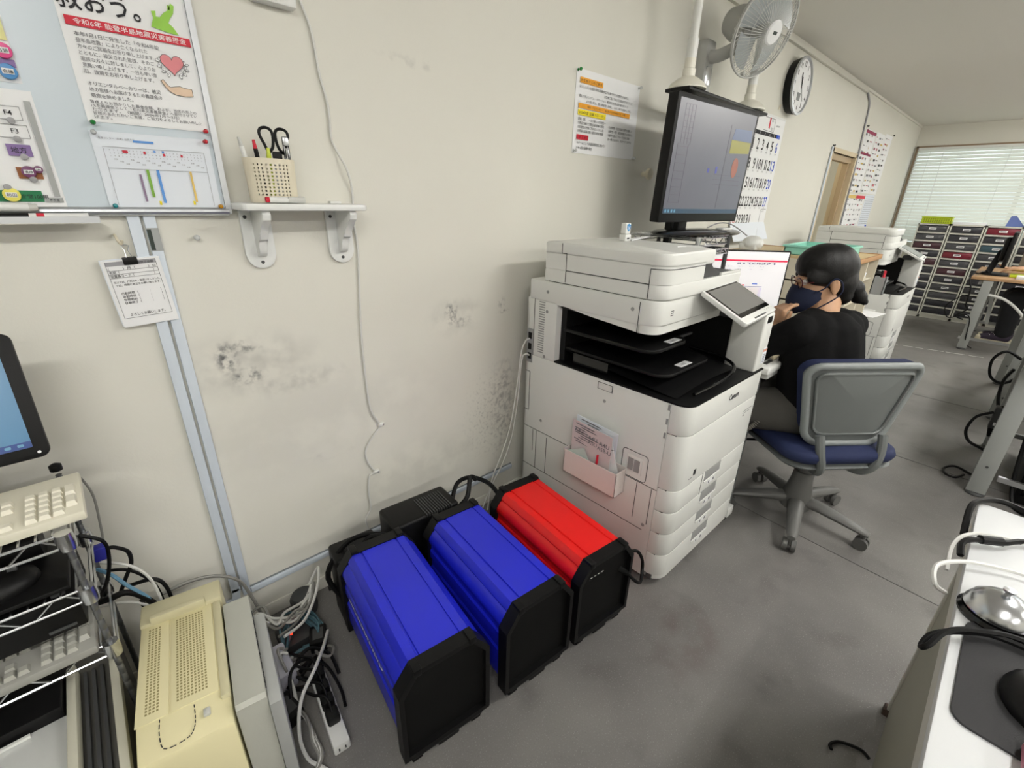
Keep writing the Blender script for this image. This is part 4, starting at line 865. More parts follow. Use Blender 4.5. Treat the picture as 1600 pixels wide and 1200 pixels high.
    for a in ((1.085, 1.086, .748, 1.086, .003), (.748, 1.042, .748, 1.132, .0025), (1.085, 1.045, 1.085, 1.145, .0025), (1.085, 1.145, 1.108, 1.145, .0025), (1.108, 1.145, 1.108, 1.178, .0025)):
        B(MB().bar((1.2617, a[0], a[1]), (1.2617, a[2], a[3]), a[4], .0014, (1, 0, 0)), 'feeder_seam', 'machine_seam', fe)
    sl = [(1.262, .748)]+[(1.317-.0553*cos(a), .747-.0553*sin(a)) for a in [pi/2*i/6 for i in range(0, 7)]]+[(1.55, .6917)]
    ws = MB()
    for a, b in zip(sl, sl[1:]): ws.bar((a[0], a[1], 1.133), (b[0], b[1], 1.133), .0016, .0025)
    B(ws, 'feeder_seam', 'machine_seam', fe)
    # operation panel
    P0, P1, P2 = V((1.487, .522, .968)), V((1.790, .540, .972)), V((1.490, .680, 1.050))
    r = (P1-P0).normalized(); u = (P2-P0); u = (u-r*u.dot(r)).normalized(); w_, h_ = (P1-P0).length, (P2-P0).length
    pn = B(MB().prism(rrect(0, w_, 0, h_, .012, 3), P0-r.cross(u)*.012, r, u, .016, .003), 'operation_panel', 'white_plastic')
    nn = r.cross(u)
    B(MB().prism(rrect(.012, w_-.012, .028, h_-.006, .003, 2), P0+nn*.004, r, u, .0008), 'screen_border', 'black_gloss', pn)
    B(MB().prism(rrect(.020, w_-.020, .044, h_-.013, .002, 2), P0+nn*.005, r, u, .0008), 'screen', 'screen_grey', pn)
    B(MB().prism(rrect(.09, .20, .005, .010, .002, 2), P0+nn*.004, r, u, .0008), 'status_bar', 'dark_grey', pn)
    for k in range(3): B(MB().prism(rrect(.215+.02*k, .221+.02*k, .016, .022, .0025, 2), P0+nn*.004, r, u, .0008), 'key', 'panel_grey', pn)
    B(MB().box(1.60, 1.74, .60, .66, .955, .985, .005), 'panel_arm', 'dark_grey', pn)
    # document holder on the side
    return t
cop = copier()
# feet and casters under both copiers
MB().box(1.83, 1.885, .545, .60, .03, .075, .004).build('side_foot', PW, cop, True)
MB().cyl((1.84, .572, .018), (1.872, .572, .018), .018, n=14).build('caster', MATS['black_rubber'], cop, True)
for x, y in ((1.33, .65), (1.33, 1.2), (1.77, 1.2)): MB().cyl((x-.015, y, .018), (x+.015, y, .018), .0178, n=14).build('caster', MATS['black_rubber'], cop, True)
dup(cop, (1.54+3.045, .9-.04, 0), None, 'second white multifunction copier standing beyond the seated person', 'white multifunction copiers')
# document holder hooked to the first copier's side panel
dh = thing('document_holder', 'pinkish white plastic holder stuck on the copier side', 'holder', (1.225, .855, .335))
hm = mat('holder_white', (224, 214, 210), .45)
for n_, a in (('front_wall', (1.196, 1.199, .735, .977, .334, .432)), ('side_wall', (1.196, 1.2548, .735, .738, .334, .434)), ('side_wall', (1.196, 1.2548, .974, .977, .334, .437)), ('holder_floor', (1.196, 1.2548, .735, .977, .334, .337)), ('rear_wall', (1.2515, 1.2548, .735, .977, .334, .44))):
    MB().box(*a, .0008, 1).build(n_, hm, dh, True)
SX, SU = V((0, -1, 0)), V((0, 0, 1))
def leaflet(name, y0, z0, w, h, x, lean, roll, m, label, lines=0, big=None, tone='ink_light'):
    t = thing(name, label, 'leaflet', (x, y0, z0))
    Mx = Matrix.Translation((x, y0, z0)) @ Matrix.Rotation(roll, 4, 'X') @ Matrix.Rotation(lean, 4, 'Y')
    MB().box(-.001, .001, -w, 0, 0, h, M=Mx).build('sheet', m, t, True)
    pr = MB(); rn = random.Random(int(h*1e4)); o = lambda a, b: tuple(Mx @ V((-.0016, -a, b)))
    rr, uu = Mx.to_3x3() @ SX, Mx.to_3x3() @ SU
    for i in range(lines):
        z = h-.012-.0095*i
        for s_ in range(rn.randrange(1, 4)):
            a = .01+rn.random()*w*.4; pr.prism([(0, 0), (rn.uniform(.02, .06), 0), (rn.uniform(.02, .06), .004), (0, .004)], o(a, z), rr, uu, .0003)
    if big:
        for (s_, a, b, sz) in big: pr.text(s_, o(a, b), rr, uu, sz, bold=.02)
    if pr.v: pr.build('print', MATS[tone], t, True)
leaflet('leaflet', .962, .345, .185, .235, 1.238, radians(-3), radians(3), MATS['paper_cool'], 'white leaflet at the back of the copier side holder', 6)
leaflet('leaflet', .965, .345, .178, .222, 1.224, radians(-4), radians(3), mat('leaflet_pink', (212, 200, 200), .7), 'pinkish printed leaflet with size codes in the copier side holder', 9, (('A3U', .012, .178, .020), ('A4U', .075, .172, .022), ('A5U', .075, .150, .022), ('A4U', .125, .168, .024), ('A5B-U', .118, .146, .022)), 'ink_light')
leaflet('leaflet', .80, .345, .07, .175, 1.230, radians(-3), radians(-17), MATS['paper'], 'small white booklet leaning right in the copier side holder', 3)
leaflet('leaflet', .925, .355, .085, .085, 1.208, radians(-4), radians(-28), mat('note_mint', (196, 214, 206), .7), 'small mint note standing askew in the copier side holder')
single('red_pen', MB().tube([(1.208, .835, .345), (1.206, .828, .466)], .0045, 8), MATS['red'], 'red pen standing in the copier side holder', 'pen')
# stamp, paper and crumbs on the feeder
st = thing('ink_stamp', 'small white stamp with a blue shield mark on top of the copier', 'stamp', (1.545, 1.045, 1.181))
MB().box(1.527, 1.563, 1.03, 1.06, 1.1805, 1.205, .003).build('stamp_base', MATS['white_plastic'], st, True)
MB().box(1.529, 1.561, 1.033, 1.057, 1.206, 1.245, .004).build('stamp_cap', MATS['white_plastic'], st, True)
MB().box(1.537, 1.552, 1.0292, 1.031, 1.188, 1.193).build('stamp_label', MATS['ink'], st, True)
sb = mat('stamp_blue', (50, 130, 190), .4)
MB().prism([(0, -.014), (.010, -.004), (.011, .010), (.0, .014), (-.011, .010), (-.010, -.004)], (1.545, 1.0325, 1.229), RX, UZ, .0012).build('shield_mark', sb, st, True)
MB().text('Ｖ', (1.545, 1.0308, 1.222), RX, UZ, .016, bold=.02, center=True).build('shield_letter', MATS['paper'], st, True)
single('folded_paper', MB().prism([(0, 0), (.30, .085), (.31, .10), (.05, .05)], (1.57, 1.03, 1.1805), (1, 0, 0), (0, 1, 0), .004), MATS['paper'], 'folded white paper lying behind the stamp on the copier', 'paper')
for x, y, w, l in ((1.50, .80, .05, 'left'), (1.62, .76, .035, 'middle'), (1.70, .80, .03, 'right')):
    single('paper_scrap', MB().prism([(0, 0), (w, -.006), (w*.9, .012), (w*.3, .010)], (x, y, 1.1805), (1, 0, 0), (0, 1, 0), .0015), MATS['paper'], 'tiny torn white paper scrap on the copier lid, '+l+' of three', 'paper scrap')
cable('network_cable', [(1.252, 1.245, .80), (1.235, 1.25, .79), (1.225, 1.262, .74), (1.22, 1.275, .60), (1.205, 1.295, .40), (1.17, 1.315, .25), (1.13, 1.318, .17), (1.10, 1.31, .08), (1.08, 1.30, .012)], .0032, MATS['cable_white'], 'white cable drooping from the upper port of the copier to the floor')
cable('network_cable', [(1.252, 1.243, .73), (1.236, 1.25, .735), (1.228, 1.262, .70), (1.232, 1.285, .50), (1.225, 1.31, .32), (1.19, 1.325, .20), (1.14, 1.33, .12), (1.09, 1.325, .05), (1.06, 1.315, .012)], .0032, MATS['cable_white'], 'second white cable drooping from the lower port of the copier')
# ------------------------------------------------------------------ monitor on its wire rack, tension poles
DZT = .70                                                      # desk top height
def frame_at(o, r, u):
    r, u = V(r).normalized(), V(u).normalized(); n = r.cross(u)
    return lambda x, z, d=0.0: V(o)+r*x+u*z+n*d
tv = thing('hanging_monitor', 'large black flat monitor on a wire rack under the ceiling poles, showing a grey desktop', 'monitor', (2.10, 1.05, 1.19))
yaw, pt = radians(-4), radians(2)
tr_ = V((cos(yaw), sin(yaw), 0)); tn = V((sin(yaw), -cos(yaw), 0)); tu = (V((0, 0, 1))*cos(pt)+tn*sin(pt)).normalized()
TO = V((1.818, 1.0755, 1.241)); TW, TH = .655, .474; tf_ = frame_at(TO, tr_, tu); tnn = tr_.cross(tu)
MB().prism(rrect(0, TW, 0, TH, .008, 3), TO-tnn*.045, tr_, tu, .045, .003).build('cabinet', MATS['black_plastic'], tv, True)
MB().prism(rrect(.05, TW-.05, .05, TH-.05, .03, 3), TO-tnn*.07, tr_, tu, .03, .008).build('rear_shell', MATS['black_plastic'], tv, True)
scr = mat('monitor_screen', (92, 93, 104), .28, var=.1, vscale=6, emit=.07)
MB().prism(rrect(.018, TW-.018, .036, TH-.018, .001, 1), TO+tnn*.0004, tr_, tu, .0006).build('screen', scr, tv, True)
pr = MB(); P = lambda x, z: tf_(x, z, .0014)
def lines(mb, segs, w=.0012):
    for (a, b) in segs: mb.bar(P(*a), P(*b), w, .0004, tuple(tnn))
sg = [((.06, .44-.02*i), (.13, .44-.02*i)) for i in range(7)]+[((x, .30), (x, .44)) for x in (.06, .085, .105, .13)]+[((.045, .08), (.045, .30)), ((.12, .08), (.12, .30))]+[((.045, .08+.03*i), (.12, .08+.03*i)) for i in range(8)]+[((.43, .06), (.43, .40))]+[((.36, .16+.02*i), (.60, .16+.02*i)) for i in range(3)]
lines(pr, sg); pr.build('screen_lines', mat('screen_ink', (78, 66, 86), .3), tv, True)
for n_, poly, c in (('screen_photo', [(.455, .345), (.63, .345), (.63, .30), (.455, .29)], (140, 136, 52)), ('screen_photo', [(.47, .39), (.62, .395), (.63, .347), (.455, .347)], (84, 98, 130)), ('screen_icon', [(.30, .205), (.315, .205), (.315, .222), (.30, .222)], (70, 74, 160)), ('screen_icon', [(.365, .205), (.38, .205), (.38, .232), (.365, .232)], (70, 74, 160)), ('taskbar', [(.02, .037), (.635, .037), (.635, .055), (.02, .055)], (32, 66, 92))):
    MB().prism(poly, P(0, 0), tr_, tu, .0004).build(n_, mat('screen_col_%d_%d' % (c[0], c[2]), c, .3, emit=.06), tv, True)
MB().prism([(.530+.028*cos(2*pi*k/20), .235+.042*sin(2*pi*k/20)) for k in range(20)], P(0, 0), tr_, tu, .0004).build('screen_disc', mat('screen_rust', (150, 86, 66), .3, emit=.06), tv, True)
for i in range(4): MB().prism([(.03+.022*i, .040), (.042+.022*i, .040), (.042+.022*i, .052), (.03+.022*i, .052)], P(0, 0)+tnn*.0006, tr_, tu, .0004).build('taskbar_icon', mat('screen_sky', (90, 140, 170), .3, emit=.15), tv, True)
MB().lathe([(.001, 0), (.30, .0), (.31, .006), (.29, .014), (.08, .022), (.001, .024)], (2.085, 1.03, 1.192), (0, 0, 1), 40, sy=.48).build('stand_base', MATS['black_gloss'], tv, True)
MB().box(2.04, 2.12, 1.10, 1.13, 1.205, 1.32, .01).build('stand_neck', MATS['black_plastic'], tv, True)
MB().text('acer', (2.11, 1.045, 1.2475), tr_, tu, .012, bold=.01, center=True).build('brand_lettering', MATS['mid_grey'], tv, True) if 0 else None
single('remote_box', MB().box(2.20, 2.30, .965, 1.0, 1.2065, 1.216, .003), MATS['white_plastic'], 'small white device lying on the monitor stand base', 'device')
wr = thing('wire_rack', 'chrome wire rack carrying the hanging monitor, standing on the desk', 'rack', (1.93, 1.08, DZT))
RXa, RXb, RYa, RYb, RZ = 1.845, 2.125, .90, 1.24, 1.186
for x in (RXa, RXb):
    for y in (RYa, RYb): MB().cyl((x, y, DZT), (x, y, RZ+.006), .0095, n=10).build('post', MATS['dark_grey'] if x == RXb else MATS['chrome'], wr, True)
def wire_tier(t, x0, x1, y0, y1, z, drop=.024, step=.03, zig=.05, r=.0028):
    for y in (y0, y1):
        for zz in (z, z-drop): MB().tube([(x0, y, zz), (x1, y, zz)], r, 6).build('rail_wire', MATS['chrome'], t, True)
        n = max(2, int((x1-x0)/zig)); pts = []
        for i in range(n+1):
            xx = x0+(x1-x0)*i/n; pts += [(xx-.008 if i else xx, y, z if i % 2 else z-drop), (xx+.008 if i < n else xx, y, z if i % 2 else z-drop)]
        MB().tube(pts, r*.8, 5).build('zigzag_wire', MATS['chrome'], t, True)
    for x in (x0, x1):
        for zz in (z, z-drop): MB().tube([(x, y0, zz), (x, y1, zz)], r, 6).build('rail_wire', MATS['chrome'], t, True)
    n = int((x1-x0)/step)
    for i in range(1, n): MB().tube([(x0+(x1-x0)*i/n, y0, z+r), (x0+(x1-x0)*i/n, y1, z+r)], r*.8, 5).build('deck_wire', MATS['chrome'], t, True)
wire_tier(wr, RXa, RXb, RYa, RYb, RZ, .028, .03, .045, .0036)
wire_tier(wr, RXa, RXb, RYa-.006, RYb, RZ-.048, .02, .03, .045, .0036)
sf = thing('steel_support', 'black steel frame behind the monitor under the tension poles', 'frame', (2.3, 1.16, DZT))
MB().box(1.96, 2.78, 1.10, 1.21, 1.745, 1.757, .002).build('top_plate', MATS['black_plastic'], sf, True)
for x in (2.075,): MB().box(x-.015, x+.015, 1.15, 1.18, DZT, 1.745).build('upright', MATS['black_plastic'], sf, True)
for x, l in ((2.035, 'left white tension pole between the monitor frame and the ceiling'), (2.66, 'right white tension pole behind the fan')):
    t = thing('tension_pole', l, 'pole', (x, 1.155, 1.757), group='white tension poles')
    MB().lathe([(.078, 0), (.078, .006), (.066, .022), (.040, .040), (.026, .046), (.026, .072), (.022, .076), (.022, .11)], (x, 1.155, 1.758), (0, 0, 1), 28).build('flared_foot', mat('foot_ivory', (226, 224, 212), .4), t, True)
    MB().cyl((x, 1.155, 1.865), (x, 1.155, 1.935), .0215, n=18).build('sleeve', MATS['white_plastic'], t, True)
    MB().cyl((x, 1.155, 1.935), (x, 1.155, 2.262), .0165, n=18).build('pole', MATS['white_plastic'], t, True)
    MB().lathe([(.02, 0), (.05, .02), (.06, .035)], (x, 1.155, 2.2645), (0, 0, 1), 24).build('ceiling_foot', MATS['white_plastic'], t, True)
# wall fan
FC = V((2.494, 1.072, 2.041)); az, el = radians(-101.9), radians(-22.6); FR = .18
fn_ = V((cos(az)*cos(el), sin(az)*cos(el), sin(el))); fr_ = fn_.cross(V((0, 0, 1))).normalized(); fu_ = fr_.cross(fn_)
ff = lambda a, r, d=0.0: FC+(fr_*cos(a)+fu_*sin(a))*r+fn_*d
fan = thing('wall_fan', 'grey wall-mounted electric fan tilted down above the monitor', 'fan', (2.47, WY, 1.84))
fg = mat('fan_grey', (196, 197, 194), .4); fgd = mat('fan_dark', (186, 187, 184), .45)
MB().box(2.43, 2.515, 1.30, WY, 1.83, 2.045, .008).build('mount_plate', fgd, fan, True)
MB().box(2.445, 2.505, 1.2985, 1.302, 1.86, 1.935, .0005).build('mount_label', MATS['chrome'], fan, True)
mc = FC-fn_*.12
MB().tube(spline([(2.475, 1.325, 1.985), (2.48, 1.27, 1.975), mc+V((-.01, .0, -.075)), mc+V((0, 0, -.03))], 4), .028, 14).build('neck_arm', fgd, fan, True)
MB().lathe([(.02, -.10), (.055, -.085), (.072, -.04), (.074, .02), (.06, .06), (.02, .075)], tuple(mc), tuple(fn_), 28).build('motor_housing', fgd, fan, True)
ring = lambda r, d, n=48: [ff(2*pi*k/n, r, d) for k in range(n)]
for r, d, w in ((FR, 0, .0045), (FR*.985, -.012, .003)): MB().tube(ring(r, d), w, 8, True).build('guard_rim', fg, fan, True)
MB().tube(ring(.125, .034), .0012, 5, True).build('guard_ring', fg, fan, True)
wire = MB()
for k in range(72):
    a = 2*pi*k/72
    wire = MB().tube([ff(a, .042, .047), ff(a+.03, .10, .042), ff(a+.06, .15, .026), ff(a+.08, FR-.002, .002)], .0011, 4); wire.build('guard_wire', fg, fan, True)
for k in range(36):
    a = 2*pi*k/36; MB().tube([ff(a, .06, -.075), ff(a, .13, -.062), ff(a, FR-.002, -.012)], .0011, 4).build('rear_guard_wire', fg, fan, True)
MB().lathe([(.044, .040), (.046, .048), (.040, .053), (.001, .055)], tuple(FC), tuple(fn_), 28).build('guard_cap', MATS['paper'], fan, True)
MB().prism([(-.013, -.006), (.013, -.006), (.013, .006), (-.013, .006)], FC+fn_*.0555, fr_, fu_, .0008).build('cap_badge', MATS['label_dark'], fan, True)
bm_ = mat('fan_blade', (176, 182, 184), .25)
for k in range(4):
    a0 = k*pi/2+.4
    MB().grid(lambda u, v: tuple(ff(a0+(u-.5)*(1.0+.5*v)+.25*v, .03+.125*v, -.030+.034*u)), 6, 6).build('blade', bm_, fan, True, ang=70)
MB().lathe([(.03, -.05), (.034, -.02), (.03, .01), (.001, .015)], tuple(FC), tuple(fn_), 20).build('blade_hub', fgd, fan, True)
MB().box(2.33, 2.345, 1.06, 1.075, 1.846, 1.858, .002).build('rim_clip', fgd, fan, True)

# ------------------------------------------------------------------ desk by the wall with its monitor, phone and organiser
lam = mat('desk_laminate', (206, 206, 202), .45, var=.02); lamb = mat('desk_edge', (214, 212, 204), .45)
dk = thing('desk', 'pale office desk by the wall behind the first copier', 'desk', (2.8, .93, 0))
MB().box(1.90, 3.75, .545, 1.30, DZT-.028, DZT, .004).build('desktop', lam, dk, True)
for x in (1.93, 3.70):
    for y in (.60, 1.26): MB().box(x-.02, x+.02, y-.02, y+.02, 0, DZT-.028).build('leg', MATS['mid_grey'], dk, True)
MB().box(1.92, 3.72, 1.24, 1.255, .25, DZT-.03).build('modesty_panel', MATS['mid_grey'], dk, True)
# white-page monitor
m2 = thing('desk_monitor', 'thin black monitor showing a white page with a red line, before the seated person', 'monitor', (2.25, .90, DZT))
r2 = V((.725, -.689, 0)).normalized(); TR2 = V((2.425, .727, 1.124)); W2, H2 = .50, .30
O2 = TR2-r2*W2-V((0, 0, H2)); n2 = r2.cross(V((0, 0, 1)))
MB().prism(rrect(0, W2, 0, H2, .005, 2), O2-n2*.02, r2, UZ, .02, .002).build('cabinet', MATS['black_plastic'], m2, True)
page = mat('lit_page', (236, 234, 236), .4, emit=.42)
MB().prism([(.007, .010), (W2-.007, .010), (W2-.007, H2-.006), (.007, H2-.006)], O2+n2*.0003, r2, UZ, .0006).build('screen', page, m2, True)
for n_, (x0, x1, z0, z1), c, e in (('page_bar', (.01, W2-.008, .250, .258), (214, 40, 76), .5), ('page_panel', (.02, .40, .02, .13), (224, 214, 212), .5), ('page_panel_edge', (.385, .40, .02, .13), (150, 164, 206), .5), ('page_tab', (.30, .315, .137, .144), (214, 40, 76), .5), ('page_tab', (.35, .375, .145, .151), (96, 120, 190), .5), ('page_rule', (.20, .40, .1345, .137), (150, 150, 170), .4)):
    MB().prism([(x0, z0), (x1, z0), (x1, z1), (x0, z1)], O2+n2*.0012, r2, UZ, .0004).build(n_, mat('lit_%d_%d_%d' % c, c, .4, emit=e), m2, True)
tx = MB(); tx.text('全国 数値 確認 作業 報告 日報 登録 一覧', O2+n2*.0012+r2*.26+UZ*.237, r2, UZ, .010, .18, bold=.03)
for i in range(4): tx.text('売上 123', O2+n2*.0012+r2*(.22+.05*i)+UZ*.225, r2, UZ, .006); tx.text('計 456', O2+n2*.0012+r2*(.22+.05*i)+UZ*.212, r2, UZ, .006)
tx.build('page_text', mat('page_ink', (70, 70, 120), .6), m2, True)
MB().bar(O2+r2*W2*.5+UZ*.0+(-n2)*.03-UZ*.12, O2+r2*W2*.5-n2*.03+UZ*.1, .05, .015, tuple(n2)).build('stand_neck', MATS['black_plastic'], m2, True)
bc = O2+r2*W2*.5-n2*.03; MB().lathe([(.11, 0), (.11, .006), (.02, .012)], (bc.x, bc.y, DZT), (0, 0, 1), 28).build('stand_base', MATS['black_plastic'], m2, True)
# phone on the desk corner
ph = thing('desk_phone', 'ivory office telephone on the desk corner beside the copier', 'telephone', (1.93, .62, DZT))
ivory = mat('phone_ivory', (218, 206, 176), .4)
MB().box(1.862, 2.0, .532, .72, DZT+.0, DZT+.032, .008, 3).build('phone_base', MATS['white_plastic'], ph, True)
for i in range(3):
    for j in range(4): MB().box(1.905+.022*i, 1.92+.022*i, .56+.022*j, .574+.022*j, DZT+.032, DZT+.036, .001).build('key', MATS['dark_grey'], ph, True)
MB().tube(spline([(1.985, .73, .752), (1.98, .70, .765), (1.975, .64, .772), (1.972, .58, .768), (1.97, .548, .752)], 6), [.020]*5+[.017]*14+[.020]*6, 12).build('handset', ivory, ph, True)
hx = []
core = spline([(1.985, .535, .755), (2.01, .50, .745), (2.015, .49, .70), (1.99, .50, .62), (1.95, .52, .55), (1.90, .54, .49), (1.87, .56, .46), (1.88, .60, .43)], 10)
nT = 46
for i in range(len(core)*8-8):
    q_ = i/8; a, b = core[int(q_)], core[min(int(q_)+1, len(core)-1)]; p = a.lerp(b, q_-int(q_)); t_ = (b-a).normalized() if (b-a).length > 1e-6 else V((0, 0, 1))
    e1 = t_.orthogonal().normalized(); e1 = (V((0, 0, 1)).cross(t_)).normalized() if abs(t_.z) < .98 else V((1, 0, 0)); e2 = t_.cross(e1)
    an = 2*pi*q_*.62; hx.append(p+(e1*cos(an)+e2*sin(an))*.008)
MB().tube(hx, .0026, 5).build('coiled_cord', mat('cord_taupe', (120, 116, 108), .5), ph, True)
single('desk_bracket', MB().box(1.845, 1.865, .56, .60, .62, DZT-.028, .003), MATS['white_plastic'], 'small white bracket below the telephone at the desk edge', 'bracket')
# organiser shelf with wooden top
og = thing('desk_organizer', 'wooden-topped desk organizer with compartments on the far end of the desk', 'organizer', (3.2, .9, DZT))
ply = mat('plywood', (206, 182, 138), .5, var=.06, vscale=14); plyd = mat('plywood_edge', (176, 132, 84), .5, var=.06, vscale=30)
MB().box(2.90, 3.44, .56, 1.22, 1.050, 1.066, .002).build('top_board', ply, og, True)
MB().box(2.90, 3.44, .552, .562, 1.046, 1.070, .001).box(3.435, 3.447, .552, 1.22, 1.046, 1.070, .001).build('edge_trim', plyd, og, True)
for x in (2.90, 3.17, 3.425): MB().box(x, x+.014, .56, 1.22, DZT, 1.05).build('side_board', mat('organiser_white', (214, 206, 186), .5), og, True)
MB().box(2.90, 3.44, 1.205, 1.22, DZT, 1.05).build('back_board', MATS['organiser_white'], og, True)
for z in (.82, .93): MB().box(2.90, 3.44, .57, 1.22, z, z+.008).build('inner_shelf', MATS['organiser_white'], og, True)
mt = mat('mint_plastic', (150, 214, 196), .4)
bk = thing('mint_basket', 'shallow mint green plastic tray on top of the organizer', 'tray', (3.2, .86, 1.067))
MB().box(2.93, 3.30, .64, .92, 1.0665, 1.071, .001).build('tray_floor', mt, bk, True)
for a in ((2.93, 2.936, .64, .92), (3.294, 3.30, .64, .92), (2.93, 3.30, .64, .646), (2.93, 3.30, .914, .92)): MB().box(*a, 1.067, 1.11).build('tray_wall', mt, bk, True)
MB().tube([(2.926, .636, 1.112), (3.304, .636, 1.112), (3.304, .924, 1.112), (2.926, .924, 1.112)], .006, 8, True).build('tray_rim', mt, bk, True)
lp = thing('label_printer', 'rounded white label printer on the organizer behind the mint tray', 'label printer', (2.97, 1.12, 1.067))
MB().sphere((2.97, 1.11, 1.105), .06, (1.0, 1.0, .75)).build('rounded_body', MATS['white_plastic'], lp, True)
MB().box(2.92, 3.02, 1.07, 1.17, 1.067, 1.11, .012, 3).build('base', MATS['white_plastic'], lp, True)
MB().grid(lambda u, v: (3.02+.05*u+.0, 1.12+.02*u, 1.10+.10*sin(pi*.5*(.3+.9*v))-.02*u), 1, 8).build('paper_strip', MATS['paper'], lp, True, ang=80)
cable('grey_cable', [(3.05, 1.18, 1.14), (3.0, 1.26, 1.20), (2.95, 1.32, 1.21), (2.85, 1.345, 1.18), (2.78, 1.35, 1.12)], .004, MATS['cord_grey'], 'grey cord arching from the label printer to the wall')
pcup = thing('pen_pot', 'clear pen pot with red and black pens hanging on the organizer side', 'pen pot', (3.475, .53, .84))
clr = mat('clear_plastic', (214, 218, 220), .15, trans=.6)
for a in ((3.452, 3.455, .50, .56), (3.505, 3.508, .50, .56), (3.452, 3.508, .50, .503), (3.452, 3.508, .557, .56)): MB().box(*a, .84, .94).build('pot_wall', clr, pcup, True)
MB().box(3.452, 3.508, .50, .56, .838, .842).build('pot_floor', clr, pcup, True)
for x, y, c, l in ((3.465, .515, 'red', 'left red pen in the clear pot'), (3.48, .53, 'black_plastic', 'black pen in the clear pot'), (3.497, .525, 'red', 'right red pen in the clear pot')):
    single('pen', MB().tube([(x, y, .843), (x+.008, y+.004, .975)], .006, 8), MATS[c], l, 'pen')
for y, z, w, m_, l in ((.59, .828, .12, 'paper', 'white card on the lower organizer shelf'), (.585, .938, .10, 'paper_cool', 'folded note on the upper organizer shelf')):
    single('note_card', MB().box(3.25, 3.25+w, y, y+.10, z, z+.03, .002), MATS[m_], l, 'paper')
single('paper_sheet', MB().prism([(0, 0), (.20, -.03), (.22, .12), (.02, .15)], (3.42, .50, .705), (1, 0, 0), (0, 1, 0), .002), MATS['paper'], 'white sheet lying on the far right end of the desk', 'paper')

# ------------------------------------------------------------------ swivel chair
chg = mat('chair_grey', (96, 100, 99), .5, bump=.15, bscale=500); chd = mat('chair_base', (94, 94, 92), .45); chb = mat('chair_blue', (11, 26, 66), .8, bump=.3, bscale=900)
CA = radians(52); ch = thing('swivel_chair', 'grey-backed blue swivel office chair with five-star base', 'chair', (2.125, .372, 0), CA-pi/2)
# local frame: +y forward, +x right
def backfn(off, shrink=0.0, r=.06):
    def f(x, z):
        return (x, -.155+off-.10*(z-.62)-1.1*(.045*(1-(x/.23)**2))+.05, z)
    return f
def back_outline(w_top, w_bot, z0, z1, r, n=5):
    pts = []
    for (cx, cz, a0, rr) in ((w_bot-r*1.6, z0+r*1.6, -90, r*1.6), (w_top-r, z1-r, 0, r), (-w_top+r, z1-r, 90, r), (-w_bot+r*1.6, z0+r*1.6, 180, r*1.6)):
        for k in range(n+1):
            a = radians(a0+90*k/n); pts.append((cx+rr*cos(a), cz+rr*sin(a)))
    return pts
def shell(outline, f0, f1, steps=6):
    """closed curved slab: outline rings shrunk to the middle on both sides"""
    n = len(outline); cz = sum(p[1] for p in outline)/n; vs = []; fs = []
    rings = [(f0, 1-k/steps) for k in range(steps)]
    for f, s in rings: vs += [f(x*s, cz+(z-cz)*s) for x, z in outline]
    vs.append(f0(0, cz)); c0 = len(vs)-1; base = len(vs)
    for f, s in [(f1, 1-k/steps) for k in range(steps)]: vs += [f(x*s, cz+(z-cz)*s) for x, z in outline]
    vs.append(f1(0, cz)); c1 = len(vs)-1
    for k in range(steps-1):
        for i in range(n):
            j = (i+1) % n; fs.append((k*n+i, k*n+j, (k+1)*n+j, (k+1)*n+i)); fs.append((base+k*n+j, base+k*n+i, base+(k+1)*n+i, base+(k+1)*n+j))
    for i in range(n):
        j = (i+1) % n; fs.append(((steps-1)*n+i, (steps-1)*n+j, c0)); fs.append((base+(steps-1)*n+j, base+(steps-1)*n+i, c1)); fs.append((j, i, base+i, base+j))
    return MB().add(vs, fs)
oo = back_outline(.225, .175, .455, .785, .045)
shell(oo, backfn(.012), backfn(-.008)).build('back_shell', chg, ch, ang=50)
rim = [backfn(-.008)(x*.985, .62+(z-.62)*.985) for x, z in oo]
MB().tube(rim, .014, 8, True).build('back_rim', mat('chair_rim', (122, 127, 127), .45), ch, ang=60)
oi = back_outline(.19, .15, .50, .755, .03)
inn = [backfn(-.012)(x, z) for x, z in oi]; MB().tube(inn, .006, 6, True).build('back_groove', chg, ch, ang=60)
shell(back_outline(.222, .172, .47, .793, .05), backfn(.050), backfn(.012)).build('back_cushion', chb, ch, ang=60)
so = [(p[0], p[1]) for p in rrect(-.235, .235, -.215, .245, .09, 6)]
def cush(z0, z1, k):
    n = len(so); vs = []; fs = []
    lv = [(z0, .90), (z0+.012, .97), ((z0+z1)/2, 1.0), (z1-.016, .975), (z1-.004, .90), (z1, .6)]
    for z, s in lv: vs += [(x*s*k, y*s*k+.015, z) for x, y in so]
    for a in range(len(lv)-1):
        for i in range(n): j = (i+1) % n; fs.append((a*n+i, a*n+j, (a+1)*n+j, (a+1)*n+i))
    fs.append(tuple(range(n-1, -1, -1))); fs.append(tuple((len(lv)-1)*n+i for i in range(n)))
    return MB().add(vs, fs)
cush(.385, .450, 1.0).build('seat_cushion', chb, ch, ang=60)
cush(.355, .392, .97).build('seat_shell', chg, ch, ang=60)
for s in (-1, 1):
    MB().tube(spline([(s*.13, -.165, .505), (s*.125, -.185, .44), (s*.11, -.19, .38), (s*.09, -.15, .335), (s*.07, -.05, .33)], 5), .017, 10).build('back_support', chg, ch)
MB().box(-.09, .09, -.12, .12, .315, .356, .012).build('tilt_mechanism', chd, ch)
